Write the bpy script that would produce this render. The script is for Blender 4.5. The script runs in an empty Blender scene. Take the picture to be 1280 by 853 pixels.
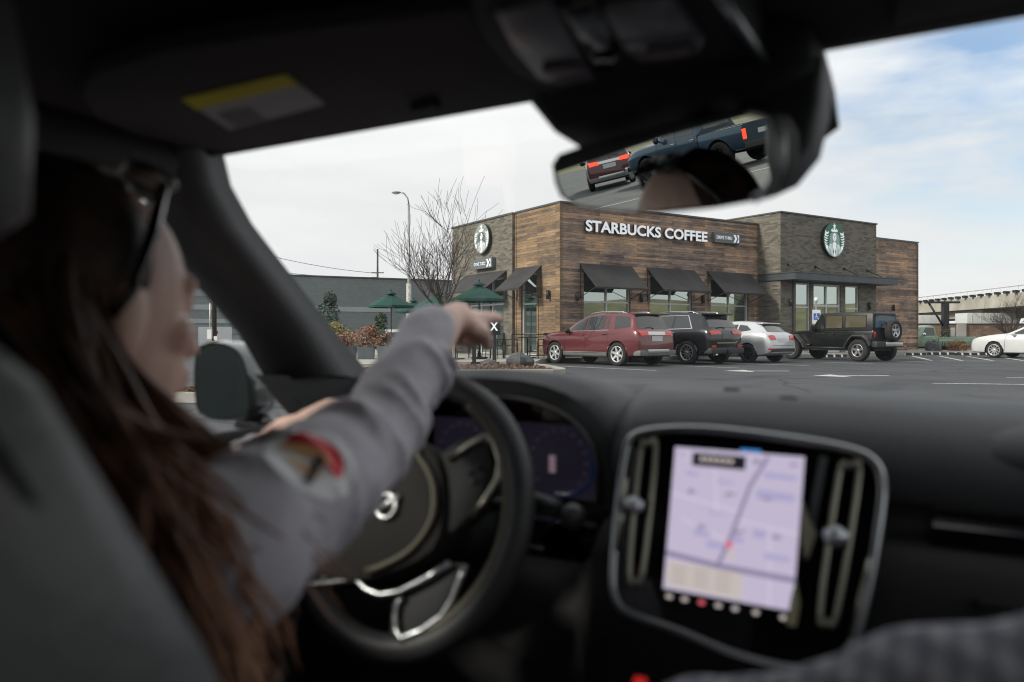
import bpy, bmesh, math, random
from mathutils import Vector, Matrix, noise
from mathutils.bvhtree import BVHTree
R = math.radians
random.seed(7)
scene = bpy.context.scene
COL = scene.collection
F = 960.0          # focal length in photo pixels (27 mm)
HZ = 418.0         # horizon row
CAMZ = 1.0

# ---------------------------------------------------------------- helpers
def tag(o, label=None, cat=None, group=None, kind=None):
    if label: o['label'] = label
    if cat: o['category'] = cat
    if group: o['group'] = group
    if kind: o['kind'] = kind
    return o

def empty(name, loc=(0, 0, 0), rz=0.0, parent=None):
    o = bpy.data.objects.new(name, None)
    o.empty_display_size = .2
    COL.objects.link(o)
    o.location = loc
    o.rotation_euler = (0, 0, rz)
    if parent: o.parent = parent
    return o

def copy_tree(o, parent=None):
    c = o.copy(); COL.objects.link(c)
    if parent: c.parent = parent
    for ch in list(o.children): copy_tree(ch, c)
    return c

class MB:
    """collects faces, builds ONE mesh object"""
    def __init__(s): s.v = []; s.f = []; s.m = []; s.s = []
    def add(s, vs, fs, mi=0, smooth=False):
        b = len(s.v); s.v += [tuple(p) for p in vs]
        for f in fs: s.f.append([b + i for i in f]); s.m.append(mi); s.s.append(smooth)
        return s
    def box(s, c, d, mi=0, rz=0.0, rot=None):
        M = rot if rot is not None else Matrix.Rotation(rz, 3, 'Z')
        vs = []
        for k in (-.5, .5):
            for (i, j) in ((-.5, -.5), (.5, -.5), (.5, .5), (-.5, .5)):
                vs.append(Vector(c) + M @ Vector((i * d[0], j * d[1], k * d[2])))
        return s.add(vs, [(3, 2, 1, 0), (4, 5, 6, 7), (0, 1, 5, 4), (1, 2, 6, 5), (2, 3, 7, 6), (3, 0, 4, 7)], mi)
    def bb(s, lo, hi, mi=0):
        return s.box([(a + b) / 2 for a, b in zip(lo, hi)], [abs(b - a) for a, b in zip(lo, hi)], mi)
    def tube(s, pts, r, n=8, mi=0, smooth=True, cap=True, closed=False, flat=1.0, up=None):
        pts = [Vector(p) for p in pts]
        if len(pts) < 2: return s
        if not hasattr(r, '__len__'): r = [r] * len(pts)
        N = len(pts); rings = []; prev = None
        for i, p in enumerate(pts):
            a = pts[(i - 1) % N] if (closed or i > 0) else p
            b = pts[(i + 1) % N] if (closed or i < N - 1) else p
            t = (b - a)
            t = t.normalized() if t.length > 1e-9 else Vector((0, 0, 1))
            if up is not None: x = Vector(up).cross(t)
            elif prev is None: x = t.cross(Vector((0, 0, 1))) if abs(t.z) < .9 else t.cross(Vector((1, 0, 0)))
            else: x = prev - t * prev.dot(t)
            if x.length < 1e-6: x = t.cross(Vector((1, 0.1, 0)))
            x.normalize(); prev = x; y = t.cross(x)
            rings.append([p + (x * math.cos(2 * math.pi * k / n) + y * math.sin(2 * math.pi * k / n) * flat) * r[i] for k in range(n)])
        vs = [q for rg in rings for q in rg]; fs = []
        M = N if closed else N - 1
        for i in range(M):
            j = (i + 1) % N
            for k in range(n):
                l = (k + 1) % n
                fs.append((i * n + k, i * n + l, j * n + l, j * n + k))
        if cap and not closed:
            fs.append(tuple(range(n))[::-1]); fs.append(tuple((N - 1) * n + k for k in range(n)))
        return s.add(vs, fs, mi, smooth)
    def loft(s, secs, mi=0, smooth=True, closed=False, cap=True):
        n = len(secs[0]); vs = [q for c in secs for q in c]; fs = []
        for i in range(len(secs) - 1):
            for k in range(n if closed else n - 1):
                l = (k + 1) % n
                fs.append((i * n + k, i * n + l, (i + 1) * n + l, (i + 1) * n + k))
        s.add(vs, fs, mi, smooth)
        if closed and cap:
            s.add(secs[0], [tuple(range(n))[::-1]], mi); s.add(secs[-1], [tuple(range(n))], mi)
        return s
    def lathe(s, prof, c=(0, 0, 0), axis='Z', n=24, mi=0, smooth=True, closed=False):
        c = Vector(c); secs = []
        for k in range(n + 1):
            a = 2 * math.pi * k / n; row = []
            for (r, h) in prof:
                if axis == 'Z': p = Vector((r * math.cos(a), r * math.sin(a), h))
                elif axis == 'Y': p = Vector((r * math.cos(a), h, r * math.sin(a)))
                else: p = Vector((h, r * math.cos(a), r * math.sin(a)))
                row.append(c + p)
            secs.append(row)
        return s.loft(secs, mi, smooth, closed=closed, cap=False)
    def prism(s, poly, d0, d1, fn, mi=0, mside=None, smooth=False):
        """poly 2D, fn(u,v,d)->3D"""
        n = len(poly)
        vs = [fn(u, v, d0) for u, v in poly] + [fn(u, v, d1) for u, v in poly]
        s.add(vs, [tuple(range(n))[::-1], tuple(range(n, 2 * n))], mi)
        fs = [(i, (i + 1) % n, n + (i + 1) % n, n + i) for i in range(n)]
        return s.add(vs, fs, mi if mside is None else mside, smooth)
    def ell(s, c, r, rot=None, n=14, mi=0):
        M = rot if rot is not None else Matrix.Identity(3)
        secs = []
        for i in range(n + 1):
            th = math.pi * i / n
            th = min(max(th, .02), math.pi - .02)
            secs.append([Vector(c) + M @ Vector((r[0] * math.sin(th) * math.cos(2 * math.pi * k / n), r[1] * math.sin(th) * math.sin(2 * math.pi * k / n), -r[2] * math.cos(th))) for k in range(n)])
        return s.loft(secs, mi, True, closed=True)
    def cap2(s, p0, r0, p1, r1, n=12, mi=0):
        p0 = Vector(p0); p1 = Vector(p1); d = (p1 - p0); L = d.length; d.normalize()
        pts = []; rr = []
        for a in (.1, .45, .8, 1.15): pts.append(p0 - d * r0 * math.cos(a)); rr.append(r0 * math.sin(a))
        pts.append(p0); rr.append(r0)
        for q in (.33, .66): pts.append(p0.lerp(p1, q)); rr.append(r0 + (r1 - r0) * q)
        pts.append(p1); rr.append(r1)
        for a in (1.15, .8, .45, .1): pts.append(p1 + d * r1 * math.cos(a)); rr.append(r1 * math.sin(a))
        return s.tube(pts, rr, n, mi)
    def build(s, name, mats, parent=None, sharp=None, bevel=0.0, recalc=True, uv=False, loc=None):
        me = bpy.data.meshes.new(name)
        if not isinstance(mats, (list, tuple)): mats = [mats]
        for m in mats: me.materials.append(m)
        me.from_pydata([tuple(v) for v in s.v], [], s.f)
        me.polygons.foreach_set('material_index', s.m)
        me.polygons.foreach_set('use_smooth', s.s)
        bm = bmesh.new(); bm.from_mesh(me)
        if sharp is not None or bevel:
            bmesh.ops.remove_doubles(bm, verts=bm.verts, dist=1e-5)
        if recalc: bmesh.ops.recalc_face_normals(bm, faces=bm.faces)
        if bevel:
            es = [e for e in bm.edges if len(e.link_faces) == 2 and e.calc_face_angle(0) > R(35)]
            bmesh.ops.bevel(bm, geom=es, offset=bevel, segments=2, affect='EDGES', profile=.6, clamp_overlap=True)
            for f in bm.faces: f.smooth = True
            sharp = 50
        if sharp is not None:
            for f in bm.faces: f.smooth = True
            for e in bm.edges:
                if len(e.link_faces) != 2 or e.calc_face_angle(0) > R(sharp): e.smooth = False
        if uv:
            L = bm.loops.layers.uv.new('UVMap')
            for f in bm.faces:
                n = f.normal
                for lp in f.loops:
                    p = lp.vert.co
                    if abs(n.z) > .7: lp[L].uv = (p.x, p.y)
                    else:
                        t = Vector((-n.y, n.x, 0)); t = t.normalized() if t.length > 1e-6 else Vector((1, 0, 0))
                        if abs(t.x) > abs(t.y): t = t if t.x > 0 else -t
                        else: t = t if t.y > 0 else -t
                        lp[L].uv = (p.dot(t) + (7.3 if abs(t.y) > abs(t.x) else 0), p.z)
        bm.to_mesh(me); bm.free(); me.update()
        o = bpy.data.objects.new(name, me); COL.objects.link(o)
        if parent: o.parent = parent
        if loc: o.location = loc
        return o

def apply_mods(o):
    dg = bpy.context.evaluated_depsgraph_get()
    me = bpy.data.meshes.new_from_object(o.evaluated_get(dg), depsgraph=dg)
    o.modifiers.clear(); old = o.data; o.data = me
    bpy.data.meshes.remove(old)
    return o

def remesh(o, vox, smooth=4, disp=None):
    m = o.modifiers.new('r', 'REMESH'); m.mode = 'VOXEL'; m.voxel_size = vox; m.use_smooth_shade = True
    if smooth:
        m = o.modifiers.new('s', 'SMOOTH'); m.factor = .6; m.iterations = smooth
    mats = list(o.data.materials)
    apply_mods(o)
    if not o.data.materials:
        for x in mats: o.data.materials.append(x)
    if disp:
        me = o.data; me.update()
        ns = [v.normal.copy() for v in me.vertices]
        for v, n in zip(me.vertices, ns): v.co += n * disp(v.co)
    for p in o.data.polygons: p.use_smooth = True
    return o

# ---------------------------------------------------------------- materials
def newmat(name):
    m = bpy.data.materials.new(name); m.use_nodes = True
    nt = m.node_tree; b = nt.nodes['Principled BSDF']
    return m, nt, b
def N(nt, t, **k):
    n = nt.nodes.new(t)
    for a, b in k.items(): setattr(n, a, b)
    return n
def ramp(nt, stops):
    r = nt.nodes.new('ShaderNodeValToRGB'); e = r.color_ramp.elements
    e[0].position, e[0].color = stops[0][0], (*stops[0][1], 1)
    e[1].position, e[1].color = stops[1][0], (*stops[1][1], 1)
    for p, c in stops[2:]:
        x = e.new(p); x.color = (*c, 1)
    return r
def S(b, **k):
    for a, v in k.items():
        a = a.replace('_', ' ')
        if a in b.inputs: b.inputs[a].default_value = v
def mat(name, col, rough=.6, metal=0., var=.12, scale=8., bump=0., bscale=60., coat=0., spec=.5, sheen=0., coord='Object'):
    m, nt, b = newmat(name)
    tc = N(nt, 'ShaderNodeTexCoord')
    if var:
        no = N(nt, 'ShaderNodeTexNoise'); no.inputs['Scale'].default_value = scale; no.inputs['Detail'].default_value = 5
        nt.links.new(tc.outputs[coord], no.inputs['Vector'])
        rp = ramp(nt, [(.3, tuple(c * (1 - var) for c in col)), (.7, tuple(min(1, c * (1 + var)) for c in col))])
        nt.links.new(no.outputs['Fac'], rp.inputs['Fac']); nt.links.new(rp.outputs['Color'], b.inputs['Base Color'])
    else: b.inputs['Base Color'].default_value = (*col, 1)
    S(b, Roughness=rough, Metallic=metal, Coat_Weight=coat, Coat_Roughness=.04, Sheen_Weight=sheen)
    b.inputs['Specular IOR Level'].default_value = spec
    if bump:
        n2 = N(nt, 'ShaderNodeTexNoise'); n2.inputs['Scale'].default_value = bscale; n2.inputs['Detail'].default_value = 4
        nt.links.new(tc.outputs[coord], n2.inputs['Vector'])
        bp = N(nt, 'ShaderNodeBump'); bp.inputs['Strength'].default_value = bump; bp.inputs['Distance'].default_value = .01
        nt.links.new(n2.outputs['Fac'], bp.inputs['Height']); nt.links.new(bp.outputs['Normal'], b.inputs['Normal'])
    return m
def emis(name, col, strength):
    m, nt, b = newmat(name)
    b.inputs['Base Color'].default_value = (.01, .01, .01, 1); S(b, Roughness=.2)
    b.inputs['Emission Color'].default_value = (*col, 1); b.inputs['Emission Strength'].default_value = strength
    return m
def brick_mat(name, cols, mortar, bw, bh, ms, rough=.85, grain=None, bump=.4, offset=.5, cell=1., blotch=0):
    m, nt, b = newmat(name)
    tc = N(nt, 'ShaderNodeTexCoord'); br = N(nt, 'ShaderNodeTexBrick')
    br.inputs['Scale'].default_value = 1; br.inputs['Brick Width'].default_value = bw; br.inputs['Row Height'].default_value = bh
    br.inputs['Mortar Size'].default_value = ms; br.inputs['Mortar Smooth'].default_value = .2
    br.inputs['Color1'].default_value = (0, 0, 0, 1); br.inputs['Color2'].default_value = (1, 1, 1, 1); br.inputs['Mortar'].default_value = (.5, .5, .5, 1)
    br.offset = offset; br.offset_frequency = 2; br.squash = 1.0
    nt.links.new(tc.outputs['UV'], br.inputs['Vector'])
    src = br.outputs['Color']
    if grain:
        # long streaky noise shifts the tone inside each board
        mp = N(nt, 'ShaderNodeMapping'); mp.inputs['Scale'].default_value = (grain[0], grain[1], 1)
        nt.links.new(tc.outputs['UV'], mp.inputs['Vector'])
        gn = N(nt, 'ShaderNodeTexNoise'); gn.inputs['Scale'].default_value = 1; gn.inputs['Detail'].default_value = 8; gn.inputs['Roughness'].default_value = .7
        nt.links.new(mp.outputs['Vector'], gn.inputs['Vector'])
        ma = N(nt, 'ShaderNodeMath', operation='MULTIPLY_ADD'); ma.inputs[1].default_value = grain[2]; ma.inputs[2].default_value = -grain[2] * .5
        nt.links.new(gn.outputs['Fac'], ma.inputs[0])
        cm = N(nt, 'ShaderNodeMath', operation='MULTIPLY_ADD'); cm.inputs[1].default_value = cell; cm.inputs[2].default_value = (1 - cell) / 2; nt.links.new(src, cm.inputs[0]); src = cm.outputs[0]
        ad = N(nt, 'ShaderNodeMath', operation='ADD'); nt.links.new(src, ad.inputs[0]); nt.links.new(ma.outputs[0], ad.inputs[1]); src = ad.outputs[0]
    if blotch:   # weathered areas and knots
        bn = N(nt, 'ShaderNodeTexNoise'); bn.inputs['Scale'].default_value = .9; bn.inputs['Detail'].default_value = 5; nt.links.new(tc.outputs['UV'], bn.inputs['Vector'])
        kv = N(nt, 'ShaderNodeTexVoronoi'); kv.inputs['Scale'].default_value = 2.6; kv.inputs['Randomness'].default_value = 1; nt.links.new(tc.outputs['UV'], kv.inputs['Vector'])
        k1 = N(nt, 'ShaderNodeMapRange'); k1.inputs['From Min'].default_value = .035; k1.inputs['From Max'].default_value = .09; k1.inputs['To Min'].default_value = -.45; k1.inputs['To Max'].default_value = 0; nt.links.new(kv.outputs['Distance'], k1.inputs['Value'])
        b1 = N(nt, 'ShaderNodeMath', operation='MULTIPLY_ADD'); b1.inputs[1].default_value = blotch; b1.inputs[2].default_value = -blotch * .5; nt.links.new(bn.outputs['Fac'], b1.inputs[0])
        b2 = N(nt, 'ShaderNodeMath', operation='ADD'); nt.links.new(b1.outputs[0], b2.inputs[0]); nt.links.new(k1.outputs[0], b2.inputs[1])
        b3 = N(nt, 'ShaderNodeMath', operation='ADD'); nt.links.new(b2.outputs[0], b3.inputs[0]); nt.links.new(src, b3.inputs[1]); src = b3.outputs[0]
    rp = ramp(nt, cols); nt.links.new(src, rp.inputs['Fac'])
    mx = N(nt, 'ShaderNodeMix', data_type='RGBA'); nt.links.new(br.outputs['Fac'], mx.inputs[0])
    nt.links.new(rp.outputs['Color'], mx.inputs[6]); mx.inputs[7].default_value = (*mortar, 1)
    nt.links.new(mx.outputs[2], b.inputs['Base Color']); S(b, Roughness=rough)
    bp = N(nt, 'ShaderNodeBump'); bp.inputs['Strength'].default_value = bump; bp.inputs['Distance'].default_value = .02; bp.invert = True
    nt.links.new(br.outputs['Fac'], bp.inputs['Height']); nt.links.new(bp.outputs['Normal'], b.inputs['Normal'])
    return m
def glass_dark(name, col=(.02, .025, .025), rough=.03, see=.0):
    m, nt, b = newmat(name)
    b.inputs['Base Color'].default_value = (*col, 1); S(b, Roughness=rough, Coat_Weight=.6, Coat_Roughness=.02)
    b.inputs['Specular IOR Level'].default_value = .8
    if see:
        tr = N(nt, 'ShaderNodeBsdfTransparent'); tr.inputs[0].default_value = (.75, .8, .78, 1); mx = N(nt, 'ShaderNodeMixShader'); mx.inputs[0].default_value = see
        nt.links.new(b.outputs[0], mx.inputs[1]); nt.links.new(tr.outputs[0], mx.inputs[2])
        nt.links.new(mx.outputs[0], nt.nodes['Material Output'].inputs[0])
    return m
def clear_glass(name, refl=.25, tint=(.97, .985, .975)):
    m, nt, b = newmat(name)
    tr = N(nt, 'ShaderNodeBsdfTransparent'); tr.inputs[0].default_value = (*tint, 1)
    gl = N(nt, 'ShaderNodeBsdfGlossy'); gl.inputs['Roughness'].default_value = .01
    fr = N(nt, 'ShaderNodeFresnel'); fr.inputs[0].default_value = 1.35
    mu = N(nt, 'ShaderNodeMath', operation='MULTIPLY'); mu.inputs[1].default_value = refl
    nt.links.new(fr.outputs[0], mu.inputs[0])
    mx = N(nt, 'ShaderNodeMixShader'); nt.links.new(mu.outputs[0], mx.inputs[0]); nt.links.new(tr.outputs[0], mx.inputs[1]); nt.links.new(gl.outputs[0], mx.inputs[2])
    nt.links.new(mx.outputs[0], nt.nodes['Material Output'].inputs[0])
    return m
def paint(name, col, metal=.35, rough=.32):
    m = mat(name, col, rough, metal, var=.05, scale=1.5, coat=1.0)
    return m

M = {}
M['asphalt'] = None
M['black'] = mat('black_metal', (.018, .018, .02), .5, var=.2)
M['black_soft'] = mat('black_rubber', (.022, .022, .022), .8, var=.2, scale=20)
M['steel'] = mat('brushed_steel', (.55, .56, .57), .3, .9, var=.05)
M['alu'] = mat('white_aluminium', (.62, .64, .64), .4, .2, var=.04)
M['white'] = mat('white_paint', (.8, .8, .8), .5, var=.04)
M['glass'] = glass_dark('tinted_glass')
def shop_glass():
    m, nt, b = newmat('shop_glass'); b.inputs['Base Color'].default_value = (.035, .05, .045, 1); S(b, Roughness=.03)
    gl = N(nt, 'ShaderNodeBsdfGlossy'); gl.inputs['Roughness'].default_value = .012; gl.inputs[0].default_value = (.82, .95, .88, 1)
    lw = N(nt, 'ShaderNodeLayerWeight'); lw.inputs[0].default_value = .5; mp_ = N(nt, 'ShaderNodeMapRange'); mp_.inputs['To Min'].default_value = .30; mp_.inputs['To Max'].default_value = .85; nt.links.new(lw.outputs['Facing'], mp_.inputs['Value'])
    mx = N(nt, 'ShaderNodeMixShader'); nt.links.new(mp_.outputs[0], mx.inputs[0]); nt.links.new(b.outputs[0], mx.inputs[1]); nt.links.new(gl.outputs[0], mx.inputs[2]); nt.links.new(mx.outputs[0], nt.nodes['Material Output'].inputs[0])
    return m
M['shopglass'] = shop_glass()
M['red_lens'] = mat('red_lens', (.62, .02, .015), .15, coat=1, var=.1, scale=30)
M['red_lit'] = emis('lit_red_lens', (1, .05, .02), 2.2)
M['clear_lens'] = mat('clear_lens', (.7, .7, .72), .12, .3, var=.1, scale=30, coat=1)
M['chrome'] = mat('chrome', (.8, .8, .8), .12, 1., var=0)
M['concrete'] = mat('concrete', (.36, .35, .32), .9, var=.18, scale=1.2, bump=.2, bscale=12)
M['plate'] = mat('licence_plate', (.6, .6, .62), .5, var=.1, scale=14)
M['wood'] = brick_mat('reclaimed_planks', [(0., (.055, .045, .043)), (.26, (.135, .108, .098)), (.40, (.25, .165, .115)), (.54, (.28, .24, .215)), (.70, (.50, .30, .17)), (1., (.72, .52, .36))],
                      (.03, .024, .02), 1.9, .105, .003, grain=(2.4, 26, 1.4), cell=.45, blotch=.9, bump=.5, offset=.37)
M['wood_lit'] = brick_mat('sunlit_planks', [(0., (.055, .042, .032)), (.25, (.13, .10, .075)), (.42, (.19, .135, .085)), (.6, (.29, .19, .11)), (.8, (.36, .25, .15)), (1., (.50, .37, .25))],
                      (.03, .018, .01), 1.9, .105, .003, grain=(2.4, 26, 1.4), cell=.45, blotch=.9, bump=.5, offset=.37)  # same boards, recoloured for the sunlit side of the shop
M['brick'] = brick_mat('taupe_brick', [(0., (.095, .088, .07)), (.5, (.165, .152, .122)), (1., (.225, .206, .166))], (.16, .148, .125), .29, .081, .009, bump=.5, grain=(3, 9, .5))
M['brown_block'] = brick_mat('brown_block', [(0., (.13, .085, .06)), (.5, (.19, .125, .085)), (1., (.25, .17, .12))], (.16, .12, .09), .4, .2, .01, grain=(1, 3, .6))
M['grey_panel'] = brick_mat('grey_block', [(0., (.19, .215, .212)), (1., (.25, .28, .275))], (.10, .11, .11), .4, .2, .006, bump=.1, grain=(.25, 1, .7), cell=.4)
M['awning'] = mat('charcoal_canvas', (.035, .035, .036), .8, var=.25, scale=1.3, bump=.2, bscale=5)
M['canopy'] = mat('blue_grey_steel', (.085, .10, .115), .45, .4, var=.12, scale=2)
M['coping'] = mat('dark_coping', (.10, .10, .10), .5, .3, var=.15)
# ---------------------------------------------------------------- world, camera, sun
w = bpy.data.worlds.new('World'); scene.world = w; w.use_nodes = True
nt = w.node_tree; nt.nodes.clear()
SUN = Vector((-.80, -.36, .55)).normalized()
sky = N(nt, 'ShaderNodeTexSky', sky_type='NISHITA'); sky.sun_disc = False
sky.sun_elevation = math.asin(SUN.z); sky.sun_rotation = math.atan2(SUN.x, SUN.y)
bg1 = N(nt, 'ShaderNodeBackground'); bg1.inputs[1].default_value = .13
nt.links.new(sky.outputs[0], bg1.inputs[0])
tc = N(nt, 'ShaderNodeTexCoord')
mp = N(nt, 'ShaderNodeMapping'); mp.inputs['Scale'].default_value = (1.0, 1.0, 3.2)
nt.links.new(tc.outputs['Generated'], mp.inputs['Vector'])
n1 = N(nt, 'ShaderNodeTexNoise'); n1.inputs['Scale'].default_value = 2.3; n1.inputs['Detail'].default_value = 7; n1.inputs['Roughness'].default_value = .55
n1.inputs['Distortion'].default_value = .4
nt.links.new(mp.outputs[0], n1.inputs['Vector'])
r1 = ramp(nt, [(.25, (.78, .79, .81)), (.55, (.90, .90, .91)), (.8, (1.0, 1.0, 1.0))])
nt.links.new(n1.outputs['Fac'], r1.inputs[0])
bg2 = N(nt, 'ShaderNodeBackground'); bg2.inputs[1].default_value = .88
nt.links.new(r1.outputs[0], bg2.inputs[0])
# a thin gap of blue sky in the cloud towards the upper right
dn = N(nt, 'ShaderNodeVectorMath', operation='DOT_PRODUCT'); dn.inputs[1].default_value = Vector((.60, 1, .30)).normalized()
nt.links.new(tc.outputs['Generated'], dn.inputs[0])
n2 = N(nt, 'ShaderNodeTexNoise'); n2.inputs['Scale'].default_value = 5.5; n2.inputs['Detail'].default_value = 6
nt.links.new(mp.outputs[0], n2.inputs['Vector'])
m1 = N(nt, 'ShaderNodeMapRange'); m1.inputs['From Min'].default_value = .980; m1.inputs['From Max'].default_value = .999
nt.links.new(dn.outputs['Value'], m1.inputs['Value'])
m2 = N(nt, 'ShaderNodeMapRange'); m2.inputs['From Min'].default_value = .30; m2.inputs['From Max'].default_value = .62
nt.links.new(n2.outputs['Fac'], m2.inputs['Value'])
mm = N(nt, 'ShaderNodeMath', operation='MULTIPLY'); nt.links.new(m1.outputs[0], mm.inputs[0]); nt.links.new(m2.outputs[0], mm.inputs[1])
mm.use_clamp = True
sub = N(nt, 'ShaderNodeMath', operation='SUBTRACT'); sub.inputs[0].default_value = 1.0; nt.links.new(mm.outputs[0], sub.inputs[1])
mxs = N(nt, 'ShaderNodeMixShader'); nt.links.new(sub.outputs[0], mxs.inputs[0]); nt.links.new(bg1.outputs[0], mxs.inputs[1]); nt.links.new(bg2.outputs[0], mxs.inputs[2])
out = N(nt, 'ShaderNodeOutputWorld'); nt.links.new(mxs.outputs[0], out.inputs[0])

sl = bpy.data.lights.new('sun', 'SUN'); sl.energy = 2.8; sl.angle = R(9); sl.color = (1, .93, .82)
so = bpy.data.objects.new('sun', sl); COL.objects.link(so); so.rotation_euler = SUN.to_track_quat('Z', 'Y').to_euler()

cd = bpy.data.cameras.new('camera'); cam = bpy.data.objects.new('camera', cd); COL.objects.link(cam); scene.camera = cam
cam.location = (0, 0, CAMZ); cam.rotation_euler = (R(90), 0, 0)
cd.lens = 27; cd.sensor_width = 36; cd.shift_y = -(426.5 - HZ) / 1280; cd.clip_start = .02; cd.clip_end = 4000
cd.dof.use_dof = True; cd.dof.focus_distance = 28; cd.dof.aperture_fstop = 2.9; cd.dof.aperture_blades = 9
scene.view_settings.view_transform = 'Standard'; scene.view_settings.look = 'None'; scene.view_settings.gamma = 1
scene.view_settings.use_curve_mapping = False; scene.view_settings.exposure = EXPO = 0.34
scene.cycles.use_denoising = True; scene.cycles.filter_width = 1.15
scene.cycles.max_bounces = 7; scene.cycles.transparent_max_bounces = 12; scene.cycles.caustics_reflective = False; scene.cycles.caustics_refractive = False
scene.cycles.sample_clamp_indirect = 4

# ---------------------------------------------------------------- ground
def smooth(a, b, x):
    t = min(1, max(0, (x - a) / (b - a))); return t * t * (3 - 2 * t)
def gz(x, y):
    z = -.25 * (1 - smooth(6, 17, y)) if y < 17 else 0.
    d = math.hypot((x - 27) / 9, (y - 49) / 7)
    z -= .25 * (1 - smooth(.4, 1.05, d))
    return z
def asphalt():
    m, nt, b = newmat('asphalt')
    tc = N(nt, 'ShaderNodeTexCoord')
    a = N(nt, 'ShaderNodeTexNoise'); a.inputs['Scale'].default_value = .35; a.inputs['Detail'].default_value = 6; nt.links.new(tc.outputs['Object'], a.inputs['Vector'])
    c = N(nt, 'ShaderNodeTexNoise'); c.inputs['Scale'].default_value = 28; c.inputs['Detail'].default_value = 3; nt.links.new(tc.outputs['Object'], c.inputs['Vector'])
    ad = N(nt, 'ShaderNodeMath', operation='MULTIPLY_ADD'); ad.inputs[1].default_value = .55; nt.links.new(c.outputs['Fac'], ad.inputs[0]); 
    mu = N(nt, 'ShaderNodeMath', operation='MULTIPLY'); mu.inputs[1].default_value = .45; nt.links.new(a.outputs['Fac'], mu.inputs[0]); nt.links.new(mu.outputs[0], ad.inputs[2])
    rp = ramp(nt, [(.3, (.034, .038, .043)), (.5, (.056, .061, .068)), (.7, (.085, .091, .10))]); nt.links.new(ad.outputs[0], rp.inputs[0])
    # old oil stains and traffic-worn patches
    st = N(nt, 'ShaderNodeTexNoise'); st.inputs['Scale'].default_value = .55; st.inputs['Detail'].default_value = 3; st.inputs['Distortion'].default_value = .8; nt.links.new(tc.outputs['Object'], st.inputs['Vector'])
    sr = N(nt, 'ShaderNodeMapRange'); sr.inputs['From Min'].default_value = .34; sr.inputs['From Max'].default_value = .48; sr.inputs['To Min'].default_value = .66; nt.links.new(st.outputs['Fac'], sr.inputs['Value'])
    m0 = N(nt, 'ShaderNodeMix', data_type='RGBA', blend_type='MULTIPLY'); m0.inputs[0].default_value = 1; nt.links.new(rp.outputs[0], m0.inputs[6]); nt.links.new(sr.outputs[0], m0.inputs[7])
    # a few darker sealed cracks
    vo = N(nt, 'ShaderNodeTexVoronoi', feature='DISTANCE_TO_EDGE'); vo.inputs['Scale'].default_value = .13
    nm = N(nt, 'ShaderNodeVectorMath', operation='MULTIPLY_ADD'); nm.inputs[1].default_value = (1.6, 1.6, 0); nt.links.new(a.outputs['Color'], nm.inputs[0]); nt.links.new(tc.outputs['Object'], nm.inputs[2])
    nt.links.new(nm.outputs[0], vo.inputs['Vector'])
    mr = N(nt, 'ShaderNodeMapRange'); mr.inputs['From Min'].default_value = .003; mr.inputs['From Max'].default_value = .008; mr.inputs['To Min'].default_value = .45
    nt.links.new(vo.outputs['Distance'], mr.inputs['Value'])
    mx = N(nt, 'ShaderNodeMix', data_type='RGBA', blend_type='MULTIPLY'); mx.inputs[0].default_value = 1
    nt.links.new(m0.outputs[2], mx.inputs[6]); nt.links.new(mr.outputs[0], mx.inputs[7]); nt.links.new(mx.outputs[2], b.inputs['Base Color'])
    S(b, Roughness=.82)
    bp = N(nt, 'ShaderNodeBump'); bp.inputs['Strength'].default_value = .35; bp.inputs['Distance'].default_value = .01
    nt.links.new(c.outputs['Fac'], bp.inputs['Height']); nt.links.new(bp.outputs[0], b.inputs['Normal'])
    return m
M['asphalt'] = asphalt()
M['drygrass'] = mat('dry_grass', (.11, .11, .055), .95, var=.4, scale=.05)
M['mulch'] = mat('bark_mulch', (.075, .05, .035), .95, var=.6, scale=14, bump=1, bscale=30)
M['line'] = mat('road_paint', (.52, .52, .51), .8, var=.3, scale=9)
xs = [-1500, -700, -350, -180, -120, -90, -75] + [-60 + 1.5 * i for i in range(81)] + [75, 90, 120, 180, 350, 700, 1500]
ys = [-1500, -700, -350, -180, -100, -70, -50, -40, -30] + [-25 + 1.5 * i for i in range(67)] + [80, 90, 110, 140, 200, 350, 700, 1500]
g = MB(); vs = [(x, y, gz(x, y)) for y in ys for x in xs]; nx = len(xs); fs = []; fm = []
for j in range(len(ys) - 1):
    for i in range(nx - 1):
        f = (j * nx + i, j * nx + i + 1, (j + 1) * nx + i + 1, (j + 1) * nx + i)
        cx = (xs[i] + xs[i + 1]) / 2; cy = (ys[j] + ys[j + 1]) / 2
        g.f.append(list(f)); g.m.append(0 if (abs(cx) < 95 and -75 < cy < 85) else 1); g.s.append(True)
g.v = vs
tag(g.build('ground', [M['asphalt'], M['drygrass']], recalc=False), kind='structure')

def sheet(mb, p0, p1, wd, up=.004, n=6, mi=0):
    p0 = Vector(p0); p1 = Vector(p1); d = (p1 - p0); t = Vector((-d.y, d.x)).normalized() * wd / 2
    L = []; 
    for i in range(n + 1):
        q = p0.lerp(p1, i / n)
        for s_ in (1, -1): x, y = q.x + t.x * s_, q.y + t.y * s_; L.append((x, y, gz(x, y) + up))
    mb.add(L, [(2 * i, 2 * i + 1, 2 * i + 3, 2 * i + 2) for i in range(n)], mi)
mk = MB()
bdir = Vector((-.5373, .8434))
for k in range(0, 5):
    p = Vector((3.97, 21.1)) + Vector((2.72, 1.58)) * k
    q = p + (Vector((-.645, .764)) if k < 3 else bdir) * 4.9
    sheet(mk, p, q, .11)
for k in range(7):  # hatched aisle on the right
    q = Vector((15.9, 29.1)) + Vector((1.13, -.05)) * k * 1.0
    sheet(mk, q, q + Vector((2.35, 5.9 - .15 * k)), .13)
sheet(mk, (15.4, 28.7), (24, 28.2), .12)
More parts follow.
